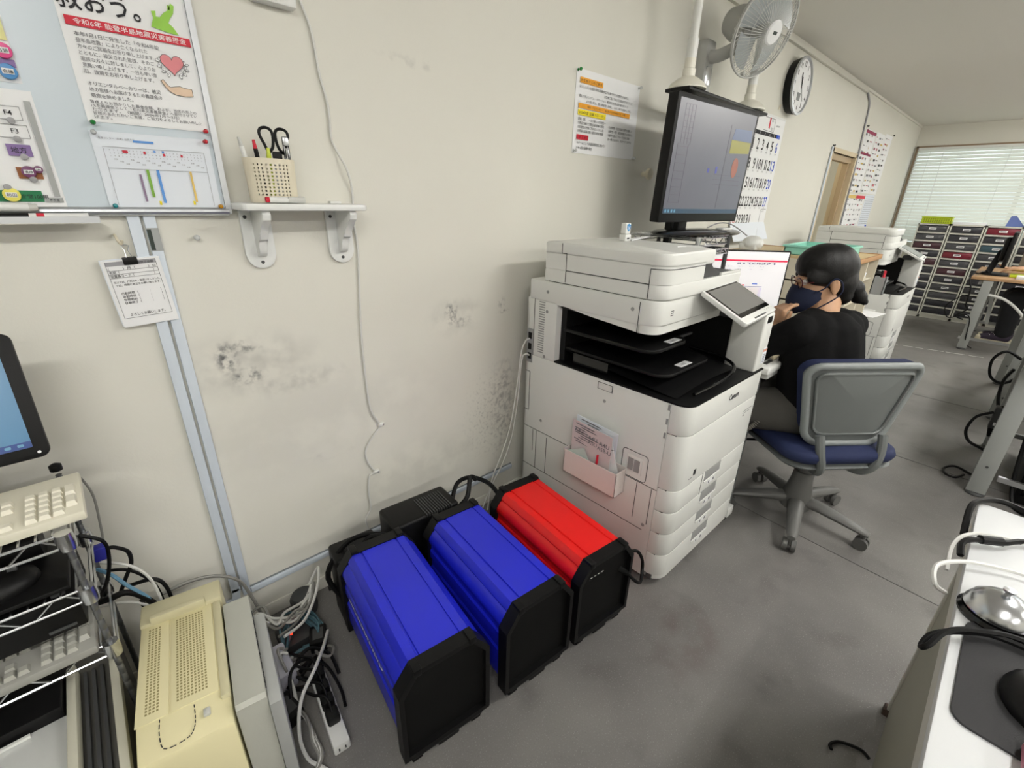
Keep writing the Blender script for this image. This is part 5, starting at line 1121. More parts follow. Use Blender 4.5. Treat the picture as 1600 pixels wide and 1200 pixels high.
MB().cyl((0, 0, .07), (0, 0, .32), .028, n=18).build('gas_lift', chd, ch); MB().lathe([(.06, .06), (.065, .08), (.055, .13), (.042, .20), (.04, .24)], (0, 0, 0), (0, 0, 1), 24).build('hub', chd, ch)
MB().tube([(.05, .06, .335), (.20, .07, .33), (.29, .04, .325)], [.006, .006, .009], 8).build('lever', MATS['black_plastic'], ch)
MB().tube([(-.05, .10, .335), (-.22, .12, .335), (-.26, .12, .335)], [.006, .006, .009], 8).build('lever', MATS['black_plastic'], ch)
for k in range(5):
    a = radians(195+72*k)-(CA-pi/2); d = V((cos(a), sin(a), 0)); sd = V((-sin(a), cos(a), 0))
    prof = [(.03, .10, .034, .036), (.10, .098, .032, .032), (.20, .085, .026, .026), (.265, .075, .022, .020), (.285, .070, .016, .014)]
    vs = []; fs = []
    for (r, z, w, h) in prof:
        for q in range(10):
            t_ = 2*pi*q/10; vs.append(d*r+sd*w*cos(t_)+V((0, 0, z+h*sin(t_)*.7)))
    for i in range(len(prof)-1):
        for q in range(10): fs.append((i*10+q, i*10+(q+1) % 10, (i+1)*10+(q+1) % 10, (i+1)*10+q))
    fs += [tuple(range(9, -1, -1)), tuple(40+q for q in range(10))]
    MB().add(vs, fs).build('base_arm', chd, ch, ang=50)
    c = d*.268+V((0, 0, .026)); cs = thing  # twin-wheel caster
    for s in (-1, 1): MB().cyl(tuple(c+sd*s*.007), tuple(c+sd*s*.024), .026, n=16).build('caster_wheel', mat('caster_grey', (92, 92, 90), .5), ch)
    MB().cyl(tuple(c), tuple(c+V((0, 0, .045))), .010, n=8).build('caster_stem', chd, ch)

# ------------------------------------------------------------------ drawer cabinets by the window
cbm = mat('cabinet_cream', (206, 206, 196), .5); drm = [mat('drawer_smoke_a', (52, 52, 58), .3, var=.35, vscale=18), mat('drawer_smoke_b', (74, 74, 78), .3, var=.4, vscale=22), mat('drawer_wine', (116, 26, 44), .35, var=.3, vscale=14), mat('drawer_maroon', (70, 40, 48), .3, var=.3, vscale=18), mat('drawer_teal', (58, 82, 92), .3, var=.3, vscale=18)]
seq = [[1, 1, 3, 0, 3, 0, 0, 0, 0, 0, 0], [0, 0, 1, 2, 1, 3, 0, 1, 1, 0, 0], [2, 0, 4, 1, 0, 0, 0, 1, 0, 0, 0], [0, 1, 0, 0, 0, 0, 0, 0, 0, 0, 0]]
names = ['leftmost cream drawer cabinet under the blind, below the lime basket', 'second cream drawer cabinet from the wall with one wine red drawer', 'third cream drawer cabinet behind the far desk leg', 'fourth cream drawer cabinet hidden behind the far desk monitor']
for c in range(4):
    y1 = 1.017-.315*c; y0 = y1-.305; xf = 7.95
    t = thing('drawer_cabinet', names[c], 'cabinet', (8.1, (y0+y1)/2, 0), group='drawer cabinets under the window')
    MB().box(xf, 8.27, y1-.014, y1, .03, 1.15).build('side_panel', cbm, t, True); MB().box(xf, 8.27, y0, y0+.014, .03, 1.15).build('side_panel', cbm, t, True)
    MB().box(xf, 8.27, y0, y1, 1.135, 1.15).build('top_panel', cbm, t, True); MB().box(8.26, 8.27, y0, y1, .03, 1.15).build('back_panel', cbm, t, True)
    MB().box(xf+.01, 8.26, y0+.01, y1-.01, .0, .045).build('plinth', cbm, t, True)
    hgt = (1.135-.045)/11
    for i in range(11):
        z1 = 1.135-hgt*i; z0 = z1-hgt
        MB().box(xf, 8.25, y0+.012, y1-.012, z0, z0+.018).build('divider', cbm, t, True)
        d = MB().box(xf+.006, 8.20, y0+.018, y1-.018, z0+.021, z1-.008, .003).build('drawer', drm[seq[c][i]], t, True)
        if i < 8 or c == 2:
            MB().box(xf+.002, xf+.007, y0+.115, y0+.185, z0+.046, z0+.070).build('label_card', MATS['paper'], d, True)
            MB().box(xf+.0012, xf+.003, y0+.125, y0+.175, z0+.054, z0+.062).build('label_print', MATS['ink_light'], d, True)
lime = mat('lime_basket', (186, 204, 30), .45)
b = thing('lime_basket', 'lime green plastic basket on the leftmost drawer cabinet', 'basket', (8.05, .86, 1.15))
for a in ((7.96, 7.964, .715, 1.0), (8.14, 8.144, .715, 1.0), (7.96, 8.144, .715, .719), (7.96, 8.144, .996, 1.0)): MB().box(*a, 1.1505, 1.225).build('basket_wall', lime, b, True)
MB().box(7.96, 8.144, .715, 1.0, 1.1505, 1.154).build('basket_floor', lime, b, True)
MB().tube([(7.957, .712, 1.228), (7.957, 1.003, 1.228), (8.147, 1.003, 1.228), (8.147, .712, 1.228)], .006, 6, True).build('basket_rim', lime, b, True)
lg = MB()
for i in range(12):
    for j in range(3): lg.box(7.9585, 7.9605, .735+.021*i, .747+.021*i, 1.165+.018*j, 1.177+.018*j)
lg.build('basket_holes', mat('lime_dark', (130, 148, 20), .5), b, True)['kind'] = 'stuff'
single('paper_stack', MB().box(7.97, 8.18, .40, .69, 1.1505, 1.178, .002), MATS['paper'], 'low stack of white papers on the second drawer cabinet', 'paper stack')
single('blue_clipboard', MB().prism([(0, 0), (.16, 0), (.06, .12), (.02, .115)], (8.05, .24, 1.1505), (0, -1, 0), (0, 0, 1), .02), mat('folder_blue', (92, 110, 168), .5), 'bluish folder leaning on the third drawer cabinet', 'folder')
single('white_box', MB().box(7.98, 8.2, -.14, .07, 1.1505, 1.26, .004), MATS['paper_cool'], 'white box on the fourth drawer cabinet', 'box')
# ------------------------------------------------------------------ people
def organic(name, prims, voxel, m, parent, smooth=6, fac=.5):
    """one continuous surface grown from overlapping tapered limbs and ellipsoids"""
    mb = MB()
    for p in prims:
        if p[0] == 'c':
            a, ra, b, rb = V(p[1]), p[2], V(p[3]), p[4]; d = b-a; n = 7; pts = []; rs = []
            u = d.normalized()
            for k in range(4): t_ = radians(-90+30*k); pts.append(a+u*ra*sin(t_)); rs.append(max(ra*cos(t_), 1e-4))
            for k in range(4): t_ = radians(30*k); pts.append(b+u*rb*sin(t_)); rs.append(max(rb*cos(t_), 1e-4))
            mb.tube(pts, rs, 14)
        else:
            mb.sphere(p[1], 1.0, p[2], 18, 12, p[3] if len(p) > 3 else None)
    me = bpy.data.meshes.new('tmp'); me.from_pydata(mb.v, [], mb.f); ob = bpy.data.objects.new('tmp', me); COL.objects.link(ob)
    md = ob.modifiers.new('r', 'REMESH'); md.mode = 'VOXEL'; md.voxel_size = voxel
    sm_ = ob.modifiers.new('s', 'SMOOTH'); sm_.iterations = smooth; sm_.factor = fac
    dg = bpy.context.evaluated_depsgraph_get(); m2_ = bpy.data.meshes.new_from_object(ob.evaluated_get(dg))
    out = MB(); out.v = [tuple(v.co) for v in m2_.vertices]; out.f = [tuple(p.vertices) for p in m2_.polygons]
    bpy.data.objects.remove(ob); bpy.data.meshes.remove(me); bpy.data.meshes.remove(m2_)
    return out.build(name, m, parent, True, ang=180)
skin = mat('skin', (188, 146, 114), .5, var=.05, vscale=30)
hairm = mat('hair_black', (13, 12, 12), .5, var=.3, vscale=60, bump=.4, bscale=260, spec=.3)
knit = mat('knit_black', (14, 14, 15), .9, bump=.5, bscale=500, spec=.15); navy = mat('mask_navy', (15, 25, 54), .8, bump=.2, bscale=900)
trou = mat('trouser_grey', (70, 68, 64), .85, bump=.3, bscale=400)
pe = thing('person', 'person in a black sweater, navy face mask and glasses, seated in the blue chair', 'person', (2.12, .40, 0))
HC = V((2.152, .512, 1.052)); ha, hp = radians(126), radians(-12)
hf = V((cos(ha)*cos(hp), sin(ha)*cos(hp), sin(hp))); hl_ = V((-sin(ha), cos(ha), 0)); hu = hf.cross(hl_)
HM = Matrix((hf, hl_, hu)).transposed()
h = lambda f, l, u: HC+hf*f+hl_*l+hu*u
E_ = lambda c, r: ('e', h(*c), r, HM)
sL, sR, nk = V((1.985, .50, .865)), V((2.275, .40, .865)), V((2.135, .475, .925))
eL, eR = V((1.975, .67, .745)), V((2.36, .60, .735)); wL, wR = V((2.058, .598, .862)), V((2.26, .78, .725))
pel = V((2.12, .40, .545)); kL, kR = V((1.90, .70, .50)), V((2.22, .82, .50))
aL, aR = V((1.93, .80, .09)), V((2.22, .90, .09))
head = [E_((-.012, 0, .030), (.094, .076, .088)), E_((.022, 0, -.035), (.072, .062, .080)), E_((.040, 0, -.088), (.038, .040, .030)), E_((.095, 0, -.022), (.014, .011, .022)), E_((.084, 0, .012), (.012, .036, .012)),
        E_((-.018, .074, -.018), (.018, .009, .031)), E_((-.018, -.074, -.018), (.018, .009, .031)), E_((-.014, .077, -.045), (.009, .006, .010)), ('c', h(-.025, 0, -.06), .052, nk, .056)]
def hand(wr_, kn, curl, side, r=.0092):
    """palm and five bent fingers from the wrist towards the knuckles"""
    d = (kn-wr_).normalized(); sd = side.normalized(); up2 = d.cross(sd); out = [('c', wr_, .022, wr_.lerp(kn, .6), .026)]
    for i, L_ in enumerate((.040, .046, .043, .034)):
        b0 = kn+sd*(.030-.020*i); out.append(('c', wr_.lerp(kn, .35)+sd*(.022-.015*i), .017, b0, .0115))
        a_ = b0; dd = d.copy()
        for j in range(3):
            cv = (curl[0]*(1+.06*i) if j == 0 else curl[1]) if curl[0] > .9 else curl[i]
            dd = (dd*cos(cv)+dd.cross(sd).normalized()*sin(cv)).normalized(); b_ = a_+dd*(L_*(.95, .62, .5)[j]); out.append(('c', a_, r*(1.05-.1*j), b_, r*(.98-.1*j))); a_ = b_
    t0 = wr_.lerp(kn, .25)+sd*.026; t1 = t0+(sd*.8+d*.6).normalized()*.036; t2 = t1+(d*.9+up2*.3+sd*.2).normalized()*.03; out += [('c', t0, .014, t1, .011), ('c', t1, .011, t2, .0085)]
    return out
body = head+[('c', nk, .056, V((2.13, .455, .80)), .10), ('c', V((2.13, .455, .82)), .11, pel, .12), ('c', sL, .05, eL, .040), ('c', eL, .038, wL, .026), ('c', sR, .05, eR, .040), ('c', eR, .038, wR, .026), ('c', sL, .06, sR, .06),
             ('c', pel+V((-.07, .05, 0)), .08, kL, .055), ('c', kL, .052, aL, .035), ('c', pel+V((.07, .05, 0)), .08, kR, .055), ('c', kR, .052, aR, .035), ('c', aL, .035, aL+V((-.03, .10, -.05)), .03), ('c', aR, .035, aR+V((0, .10, -.05)), .03)]
body += hand(wL, wL+V((-.004, .008, .062)), (1.05, .35, .3, .3), V((-.68, -.72, 0)))+hand(wR, wR+V((-.04, .06, -.003)), (.15, .2, .2, .25), V((-.8, -.5, 0)))
organic('body', body, .0042, skin, pe, 5)
sw = [('c', nk+V((0, -.005, -.045)), .068, V((2.13, .452, .80)), .118), ('c', V((2.115, .43, .82)), .125, V((2.12, .395, .56)), .135), ('c', V((2.05, .47, .80)), .10, V((2.07, .43, .58)), .12), ('c', V((2.20, .43, .80)), .10, V((2.18, .39, .58)), .12), ('c', sL, .068, sR, .066), ('c', sL, .066, eL, .055), ('c', eL, .055, wL+V((-.005, -.002, -.03)), .036), ('c', sR, .066, eR, .055), ('c', eR, .055, wR, .036), ('c', V((2.19, .42, .85)), .095, V((2.22, .385, .60)), .115), ('c', V((2.05, .46, .85)), .09, V((2.05, .42, .60)), .11), ('c', V((2.03, .50, .885)), .055, nk+V((0, 0, -.03)), .062), ('c', V((2.24, .43, .885)), .055, nk+V((0, 0, -.03)), .062)]
organic('sweater', sw, .008, knit, pe, 8)
organic('trousers', [('c', pel+V((-.07, .03, -.01)), .105, kL, .075), ('c', pel+V((.07, .03, -.01)), .105, kR, .075), ('c', pel+V((-.06, 0, 0)), .11, pel+V((.06, 0, 0)), .11), ('c', kL, .074, aL+V((0, 0, .04)), .052), ('c', kR, .074, aR+V((0, 0, .04)), .052)], .010, trou, pe, 6)
for a, nm in ((aL, V((-.03, .11, 0))), (aR, V((.0, .11, 0)))): organic('shoe', [('c', a+V((0, -.02, -.045)), .042, a+nm+V((0, 0, -.05)), .036)], .008, MATS['black_rubber'], pe, 4)
hair = organic('hair', [E_((-.026, 0, .038), (.100, .087, .096)), E_((-.055, 0, -.015), (.068, .080, .078)), E_((.000, 0, .062), (.094, .083, .076)), E_((.030, 0, .056), (.066, .070, .046)), E_((-.066, 0, -.068), (.044, .060, .046)), E_((.022, .062, .022), (.056, .018, .036)), E_((.022, -.062, .022), (.056, .018, .036))], .006, hairm, pe, 6)
organic('hair_bun', [E_((-.118, .0, -.058), (.032, .036, .036)), E_((-.130, .004, -.090), (.030, .030, .028)), ('c', h(-.125, .01, -.080), .026, h(-.148, .012, -.112), .014), E_((-.108, 0, -.040), (.03, .03, .025))], .005, hairm, pe, 3)
# face mask: cloth cup over nose, cheeks and chin
def maskfn(u, v):
    s_ = abs(2*u-1); a = radians(-80+160*u); z0, z1 = -.124+.060*s_**2, -.004-.034*s_**1.5; z = z0+(z1-z0)*v
    bulge = .012+.018*(1-s_)*sin(pi*(.15+.75*v)); rf = .078+.024*sin(pi*min(1, .22+v*.72))
    return tuple(h(.010+(rf+bulge*.6)*cos(a)-(.010*(1-s_) if v < .15 else 0), (.072+bulge*.2)*sin(a), z))
mk_ = MB().grid(maskfn, 18, 12); f0 = list(mk_.f); n0 = len(mk_.v)
mk_.add([tuple(HC+(V(p)-HC)*.975) for p in mk_.v], [tuple(reversed(f)) for f in f0]); mk_.build('face_mask', navy, pe, True, ang=80)
for s in (-1, 1):
    MB().tube(spline([h(.050, s*.070, -.035), h(.02, s*.078, -.022), h(-.010, s*.084, .010), h(-.034, s*.088, -.004), h(-.038, s*.086, -.040), h(-.015, s*.080, -.068), h(.040, s*.072, -.098)], 5), .0028, 6).build('mask_strap', navy, pe, True)
gm = mat('glasses_red', (70, 18, 24), .25)
for s in (-1, 1):
    MB().tube([h(.094-.004*abs(cos(2*pi*k/16)), s*.034+.026*cos(2*pi*k/16), .004+.019*sin(2*pi*k/16)) for k in range(16)], .0024, 6, True).build('glasses_rim', gm, pe, True)
    MB().tube([h(.091, s*.060, .008), h(.078, s*.070, .007), h(.055, s*.074, .006)], .002, 6).build('glasses_temple', gm, pe, True)
    MB().sphere(h(.070, s*.030, .004), .0125).build('eye', mat('eye_white', (220, 216, 210), .2), pe, True)
MB().tube([h(.094, -.010, .006), h(.099, 0, .009), h(.094, .010, .006)], .0022, 6).build('glasses_bridge', gm, pe, True)
# person at the far desk (mostly beyond the right edge of the photo)
p2 = thing('person', 'person in dark clothes and sneakers sitting at the far desk by the right edge', 'person', (7.0, -.45, 0))
q = V((7.0, -.50, .52)); nk2 = V((7.0, -.46, 1.08)); h2 = V((7.0, -.42, 1.22))
wr2, el2 = V((6.72, -.06, .80)), V((6.74, -.33, .78)); wr3, el3 = V((7.12, -.02, .765)), V((7.25, -.30, .78))
b2 = [('e', h2, (.078, .095, .115)), ('e', h2+V((0, .09, -.02)), (.014, .02, .02)), ('c', h2+V((0, -.02, -.08)), .052, nk2, .055), ('c', nk2+V((0, 0, -.04)), .07, V((7.0, -.48, .85)), .12), ('c', V((7.0, -.48, .86)), .12, q, .13), ('c', V((6.82, -.47, 1.0)), .05, el2, .042), ('c', el2, .04, wr2, .028), ('c', V((7.18, -.47, 1.0)), .05, el3, .042), ('c', el3, .04, wr3, .028),
      ('c', q+V((-.09, 0, 0)), .08, V((6.92, -.08, .50)), .06), ('c', V((6.92, -.08, .50)), .055, V((7.0, -.10, .10)), .04), ('c', q+V((.09, 0, 0)), .08, V((7.12, -.06, .50)), .06), ('c', V((7.12, -.06, .50)), .055, V((7.16, -.10, .10)), .04)]
b2 += hand(wr2, wr2+V((-.01, .08, -.005)), (.2, .22, .24, .28), V((1, 0, 0)))+hand(wr3, wr3+V((-.02, .08, -.0)), (.2, .22, .24, .28), V((-1, 0, 0)))
organic('body', b2, .007, skin, p2, 4)
organic('shirt', [('c', nk2+V((0, 0, -.05)), .082, V((7.0, -.48, .85)), .135), ('c', V((7.0, -.48, .86)), .135, q+V((0, 0, .03)), .145), ('c', V((6.82, -.47, 1.0)), .066, el2, .055), ('c', V((7.18, -.47, 1.0)), .066, el3, .055), ('c', V((6.82, -.47, 1.0)), .06, V((7.18, -.47, 1.0)), .06)], .012, MATS['knit_black'], p2, 5)
dkt = mat('trouser_black', (20, 21, 26), .85)
organic('trousers', [('c', q+V((-.09, 0, -.01)), .105, V((6.92, -.08, .50)), .085), ('c', V((6.92, -.08, .50)), .085, V((7.0, -.10, .13)), .075), ('c', q+V((.09, 0, -.01)), .105, V((7.12, -.06, .50)), .085), ('c', V((7.12, -.06, .50)), .085, V((7.16, -.10, .13)), .075), ('c', q+V((-.06, 0, 0)), .12, q+V((.06, 0, 0)), .12)], .012, dkt, p2, 5)
organic('hair', [('e', h2+V((0, -.02, .03)), (.088, .10, .105)), ('e', h2+V((0, -.05, -.05)), (.08, .06, .08))], .01, hairm, p2, 5)
sh_w = mat('shoe_sole', (206, 200, 176), .6); sh_p = mat('shoe_plum', (52, 42, 60), .7)
for x, y in ((7.0, -.02), (7.16, -.03)):
    up = organic('shoe', [('c', V((x, y-.10, .075)), .045, V((x, y+.06, .055)), .036), ('c', V((x, y-.11, .11)), .042, V((x, y-.11, .07)), .045)], .008, sh_p, p2, 4)
    MB().prism(rrect(x-.045, x+.045, y-.165, y+.115, .04, 5), (0, 0, .002), (1, 0, 0), (0, 1, 0), .035, .008).build('shoe_sole', sh_w, p2, True)
    MB().sphere((x, y+.085, .05), .036, (1, .8, .7)).build('toe_cap', sh_w, p2, True)
    for k in range(3): MB().tube([(x-.028, y-.06+.035*k, .098-.006*k), (x, y-.045+.035*k, .110-.008*k), (x+.028, y-.06+.035*k, .098-.006*k)], .004, 6).build('lace', MATS['paper'], p2, True)
st2 = thing('stool', 'dark office seat under the person at the far desk', 'seat', (7.0, -.55, 0))
MB().lathe([(.19, .355), (.20, .375), (.18, .395)], (7.0, -.52, 0), (0, 0, 1), 24).build('seat', MATS['black_rubber'], st2, True)
MB().cyl((7.0, -.52, .03), (7.0, -.52, .36), .025, n=12).build('column', MATS['dark_grey'], st2, True)
MB().lathe([(.24, 0), (.24, .02), (.05, .05)], (7.0, -.52, 0), (0, 0, 1), 24).build('foot_plate', MATS['dark_grey'], st2, True)
# ------------------------------------------------------------------ desks on the right
def office_desk(name, x0, x1, y0, y1, z, label, topm, legs, edge=None):
    t = thing(name, label, 'desk', ((x0+x1)/2, (y0+y1)/2, 0))
    MB().box(x0, x1, y0, y1, z-.028, z, .004).build('desktop', topm, t, True)
    MB().box(x0+.05, x1-.05, y1-.10, y1-.07, z-.075, z-.028).build('apron_rail', MATS['leg_grey'], t, True); MB().box(x0+.05, x1-.05, y0+.07, y0+.10, z-.075, z-.028).build('apron_rail', MATS['leg_grey'], t, True)
    for (x, y) in legs:
        MB().box(x-.018, x+.018, y-.036, y+.036, .012, z-.028, .003).build('leg', MATS['leg_grey'], t, True)
        MB().lathe([(.036, 0), (.040, .006), (.036, .014)], (x, y, 0), (0, 0, 1), 16).build('foot_pad', MATS['dark_grey'], t, True)
        MB().lathe([(.006, 0), (.006, .002)], (x-.018, y, .16), (-1, 0, 0), 10).build('screw', MATS['dark_grey'], t, True)
    xs = sorted({l[0] for l in legs})
    for x in xs: MB().box(x-.01, x+.01, y0+.08, y1-.08, .10, .125).build('stretcher', MATS['steel'], t, True)
    return t
mat('leg_grey', (150, 153, 150), .45)
fd = office_desk('far_desk', 6.40, 7.62, -.42, .285, .72, 'wood-edged office desk near the drawer cabinets, with a black monitor', mat('desk_wood', (178, 142, 104), .5, var=.06, vscale=20), ((6.43, .15), (6.43, -.34), (7.55, .15), (7.55, -.34)))
MB().tube(spline([(6.43, .13, .56), (6.46, .0, .53), (6.50, -.12, .44), (6.52, -.22, .32)], 5), .012, 8).build('white_brace', MATS['cable_white'], fd, True)
MB().bar((6.95, .12, .67), (6.95, .05, .2), .03, .03).build('rear_brace', MATS['leg_grey'], fd, True)
# monitor on the far desk, seen from its edge
m3 = thing('desk_monitor', 'black monitor seen edge-on from behind on the far wood-edged desk', 'monitor', (6.72, .12, .72))
MB().box(6.60, 7.06, .085, .115, .80, 1.13, .006).build('cabinet', MATS['black_plastic'], m3, True); MB().box(6.68, 6.98, .115, .155, .86, 1.08, .015).build('rear_shell', MATS['black_plastic'], m3, True)
MB().box(6.61, 7.05, .083, .086, .81, 1.12).build('screen', MATS['black_gloss'], m3, True)
MB().bar((6.83, .15, .95), (6.76, .19, .735), .05, .02, (1, 0, 0)).build('stand_neck', MATS['black_plastic'], m3, True); MB().prism(rrect(6.62, 6.92, .04, .24, .05, 4), (0, 0, .7205), (1, 0, 0), (0, 1, 0), .014, .004).build('stand_base', MATS['black_plastic'], m3, True)
single('green_pad', MB().box(6.62, 6.80, -.10, .03, .7205, .745, .004), lime, 'lime green pad beside the far monitor', 'pad')
single('white_papers', MB().box(6.46, 6.60, -.30, -.02, .7205, .75, .004), MATS['paper'], 'stack of white papers on the far desk near the right edge', 'paper stack')
single('partition_screen', MB().box(7.40, 7.42, -1.2, .0, .7205, 1.13, .004), mat('partition_grey', (120, 118, 108), .8, bump=.3), 'grey fabric partition behind the far desk', 'partition')
cable('desk_cable', [(6.76, .20, .75), (6.55, .24, .735), (6.44, .27, .745), (6.385, .285, .70), (6.36, .25, .60), (6.37, .24, .45), (6.38, .22, .40), (6.36, .28, .33), (6.38, .22, .30)], .007, MATS['cable_black'], 'black cable running over the left edge of the far desk')
cable('desk_cable', [(6.37, .24, .55), (6.36, .32, .50), (6.36, .38, .40), (6.37, .33, .30), (6.38, .22, .35), (6.38, .17, .30), (6.42, .14, .08), (6.48, .08, .012)], .005, MATS['cable_black'], 'thin black cable dangling in loops below the far desk')
# nearer row of desks at the right edge
office_desk('row_desk', 2.96, 3.86, -.95, -.155, .70, 'nearer grey-legged desk of the right row, cut by the photo edge', lam, ((3.03, -.185), (3.75, -.205), (3.03, -.85), (3.75, -.85)))
office_desk('row_desk', 4.22, 5.40, -.95, -.150, .70, 'second grey-legged desk of the right row, further back', lam, ((4.33, -.19), (5.31, -.175), (4.33, -.85), (5.31, -.85)))
pcw = thing('computer_tower', 'black computer tower on the floor under the nearer right desk', 'computer', (3.2, -.40, 0))
MB().box(3.06, 3.46, -.50, -.31, .01, .42, .006).build('case', MATS['black_plastic'], pcw, True); MB().box(3.055, 3.062, -.48, -.33, .05, .40, .002).build('front_panel', MATS['black_gloss'], pcw, True)
for x in (3.1, 3.42): MB().box(x-.02, x+.02, -.50, -.31, 0, .012).build('foot', MATS['black_rubber'], pcw, True)
single('black_bag', MB().sphere((3.66, -.44, .17), .17, (.9, .8, 1.0)), MATS['black_rubber'], 'soft black bag under the nearer right desk', 'bag')
ad = thing('power_adapter', 'black power adapter hanging by its cord at the nearer right desk leg', 'adapter', (3.16, -.145, .30))
MB().box(3.13, 3.19, -.165, -.130, .315, .425, .006).build('adapter_case', MATS['dark_grey'], ad, True); MB().cyl((3.16, -.148, .315), (3.16, -.150, .265), .016, .008, n=12).build('cord_boot', MATS['black_rubber'], ad, True)
MB().box(3.125, 3.131, -.155, -.145, .335, .35).build('indicator', MATS['paper'], ad, True)
for pts, r, l in (([(3.13, -.13, .40), (3.12, -.08, .36), (3.13, -.065, .28), (3.14, -.09, .22), (3.14, -.14, .20), (3.13, -.17, .19)], .007, 'black cord looping left of the hanging adapter'),
                  ([(3.16, -.15, .425), (3.18, -.18, .44), (3.22, -.24, .46)], .006, 'short black cord leaving the adapter to the right'),
                  ([(3.9, -.17, .52), (3.85, -.10, .56), (3.84, -.06, .50), (3.85, -.08, .40), (3.86, -.14, .37), (3.88, -.19, .42), (3.9, -.21, .52), (3.92, -.23, .60)], .008, 'black cable loop hanging off the desk row by the right edge'),
                  ([(3.6, -.15, .52), (3.56, -.13, .46), (3.55, -.14, .36), (3.50, -.17, .28), (3.48, -.2, .22)], .008, 'black cable dropping beside the second leg of the desk row'),
                  ([(3.19, -.13, .012), (3.10, -.10, .02), (3.11, -.06, .02), (3.20, -.05, .012), (3.27, -.09, .012), (3.22, -.16, .012)], .006, 'small black cord loop on the floor at the desk leg'),
                  ([(3.03, -.25, .45), (3.05, -.27, .25), (3.04, -.29, .10), (3.0, -.32, .012), (2.95, -.36, .012)], .008, 'black cable bundle falling behind the nearer desk leg'),
                  ([(1.136, -.041, .006), (1.15, -.035, .006), (1.175, -.052, .006), (1.193, -.092, .006), (1.185, -.113, .006)], .004, 'short black cord on the floor below the near white desk')):
    cable('power_cable', pts, r, MATS['cable_black'], l)
# near white desk at the lower right
nd = thing('white_desk', 'white topped desk with grey front panel at the lower right corner', 'desk', (.8, -.5, 0))
NZ = .70; wt = mat('white_top', (226, 228, 230), .35, var=.02)
MB().prism(rrect(.10, 1.385, -.86, -.098, .02, 4), (0, 0, NZ-.022), (1, 0, 0), (0, 1, 0), .022, .003).build('desktop', wt, nd, True)
MB().box(.10, 1.375, -.118, -.1015, NZ-.085, NZ-.022, .003).build('edge_rail', lamb, nd, True)
MB().box(.10, 1.37, -.130, -.120, .03, NZ-.03, .002).build('front_panel', mat('desk_panel', (150, 148, 134), .5, var=.03), nd, True)
MB().box(1.355, 1.375, -.84, -.115, .02, NZ-.024, .002).build('end_panel', lamb, nd, True)
MB().box(1.35, 1.38, -.140, -.108, 0, .022, .003).build('foot', mat('foot_brown', (60, 44, 36), .6), nd, True); MB().box(.12, .15, -.84, -.12, 0, NZ-.024).build('end_panel', lamb, nd, True)
be = thing('desk_bell', 'chrome call bell with black base on the white desk', 'bell', (.962, -.143, NZ))
MB().lathe([(.047, 0), (.048, .006), (.044, .012), (.030, .014)], (.962, -.143, NZ+.0005), (0, 0, 1), 32).build('base', MATS['black_gloss'], be, True)
MB().lathe([(.043, .016), (.0425, .020), (.036, .034), (.024, .045), (.010, .050), (.001, .051)], (.962, -.143, NZ), (0, 0, 1), 32).build('dome', MATS['chrome'], be, True)
MB().lathe([(.004, .048), (.004, .056), (.008, .058), (.008, .062), (.001, .063)], (.962, -.143, NZ), (0, 0, 1), 14).build('button', MATS['steel'], be, True)
single('desk_mat', MB().prism(rrect(.695, .925, -.42, -.112, .02, 4), (0, 0, NZ+.0003), (1, 0, 0), (0, 1, 0), .004, .001), mat('mat_charcoal', (46, 46, 48), .75, bump=.2, bscale=600), 'charcoal mat lying on the near white desk', 'mat')
ms = thing('computer_mouse', 'black computer mouse on the charcoal mat at the right edge', 'mouse', (.80, -.19, NZ))
MB().sphere((.80, -.195, NZ+.010), .05, (1.15, .85, .55)).build('shell', MATS['black_plastic'], ms, True); MB().cyl((.83, -.195, NZ+.034), (.845, -.195, NZ+.034), .006, n=10).build('wheel', MATS['dark_grey'], ms, True)
single('pink_case', MB().box(.64, .715, -.26, -.176, NZ+.0045, NZ+.02, .006, 3), mat('case_pink', (190, 120, 140), .4), 'small pink case at the right edge on the charcoal mat', 'case')
for pts, r, m_, l in (([(1.26, -.09, NZ-.03), (1.31, -.085, NZ+.012), (1.36, -.098, NZ+.014), (1.40, -.135, NZ+.012), (1.38, -.20, NZ+.008), (1.30, -.35, NZ+.008)], .006, 'cable_black', 'thick black cable curling around the far end of the white desk'),
                      ([(1.11, -.088, NZ+.004), (1.14, -.085, NZ+.014), (1.165, -.10, NZ+.018), (1.20, -.14, NZ+.016), (1.25, -.18, NZ+.012), (1.28, -.30, NZ+.010)], .0055, 'cable_black', 'black cable with a ferrite lump crossing the white desk'),
                      ([(1.02, -.085, NZ-.03), (.985, -.066, NZ+.0), (1.02, -.060, NZ+.015), (1.06, -.085, NZ+.018), (1.09, -.12, NZ+.016), (1.12, -.18, NZ+.012), (1.14, -.30, NZ+.008)], .004, 'cable_white', 'white cable looping over the edge of the white desk'),
                      ([(1.08, -.078, NZ-.02), (1.13, -.074, NZ+.008), (1.18, -.09, NZ+.016), (1.22, -.13, NZ+.014), (1.25, -.20, NZ+.01)], .0035, 'cable_white', 'second thin white cable beside the black one on the white desk'),
                      ([(.90, -.30, NZ+.012), (.915, -.18, NZ+.016), (.875, -.12, NZ+.022), (.84, -.090, NZ+.020), (.80, -.076, NZ+.012), (.805, -.070, NZ+.0), (.83, -.078, NZ+.012), (.87, -.11, NZ+.014), (.90, -.16, NZ+.014), (.91, -.30, NZ+.01)], .0045, 'cable_black', 'doubled black cable hanging over the edge below the bell')):
    cable('desk_cable', pts, r, MATS[m_], l)
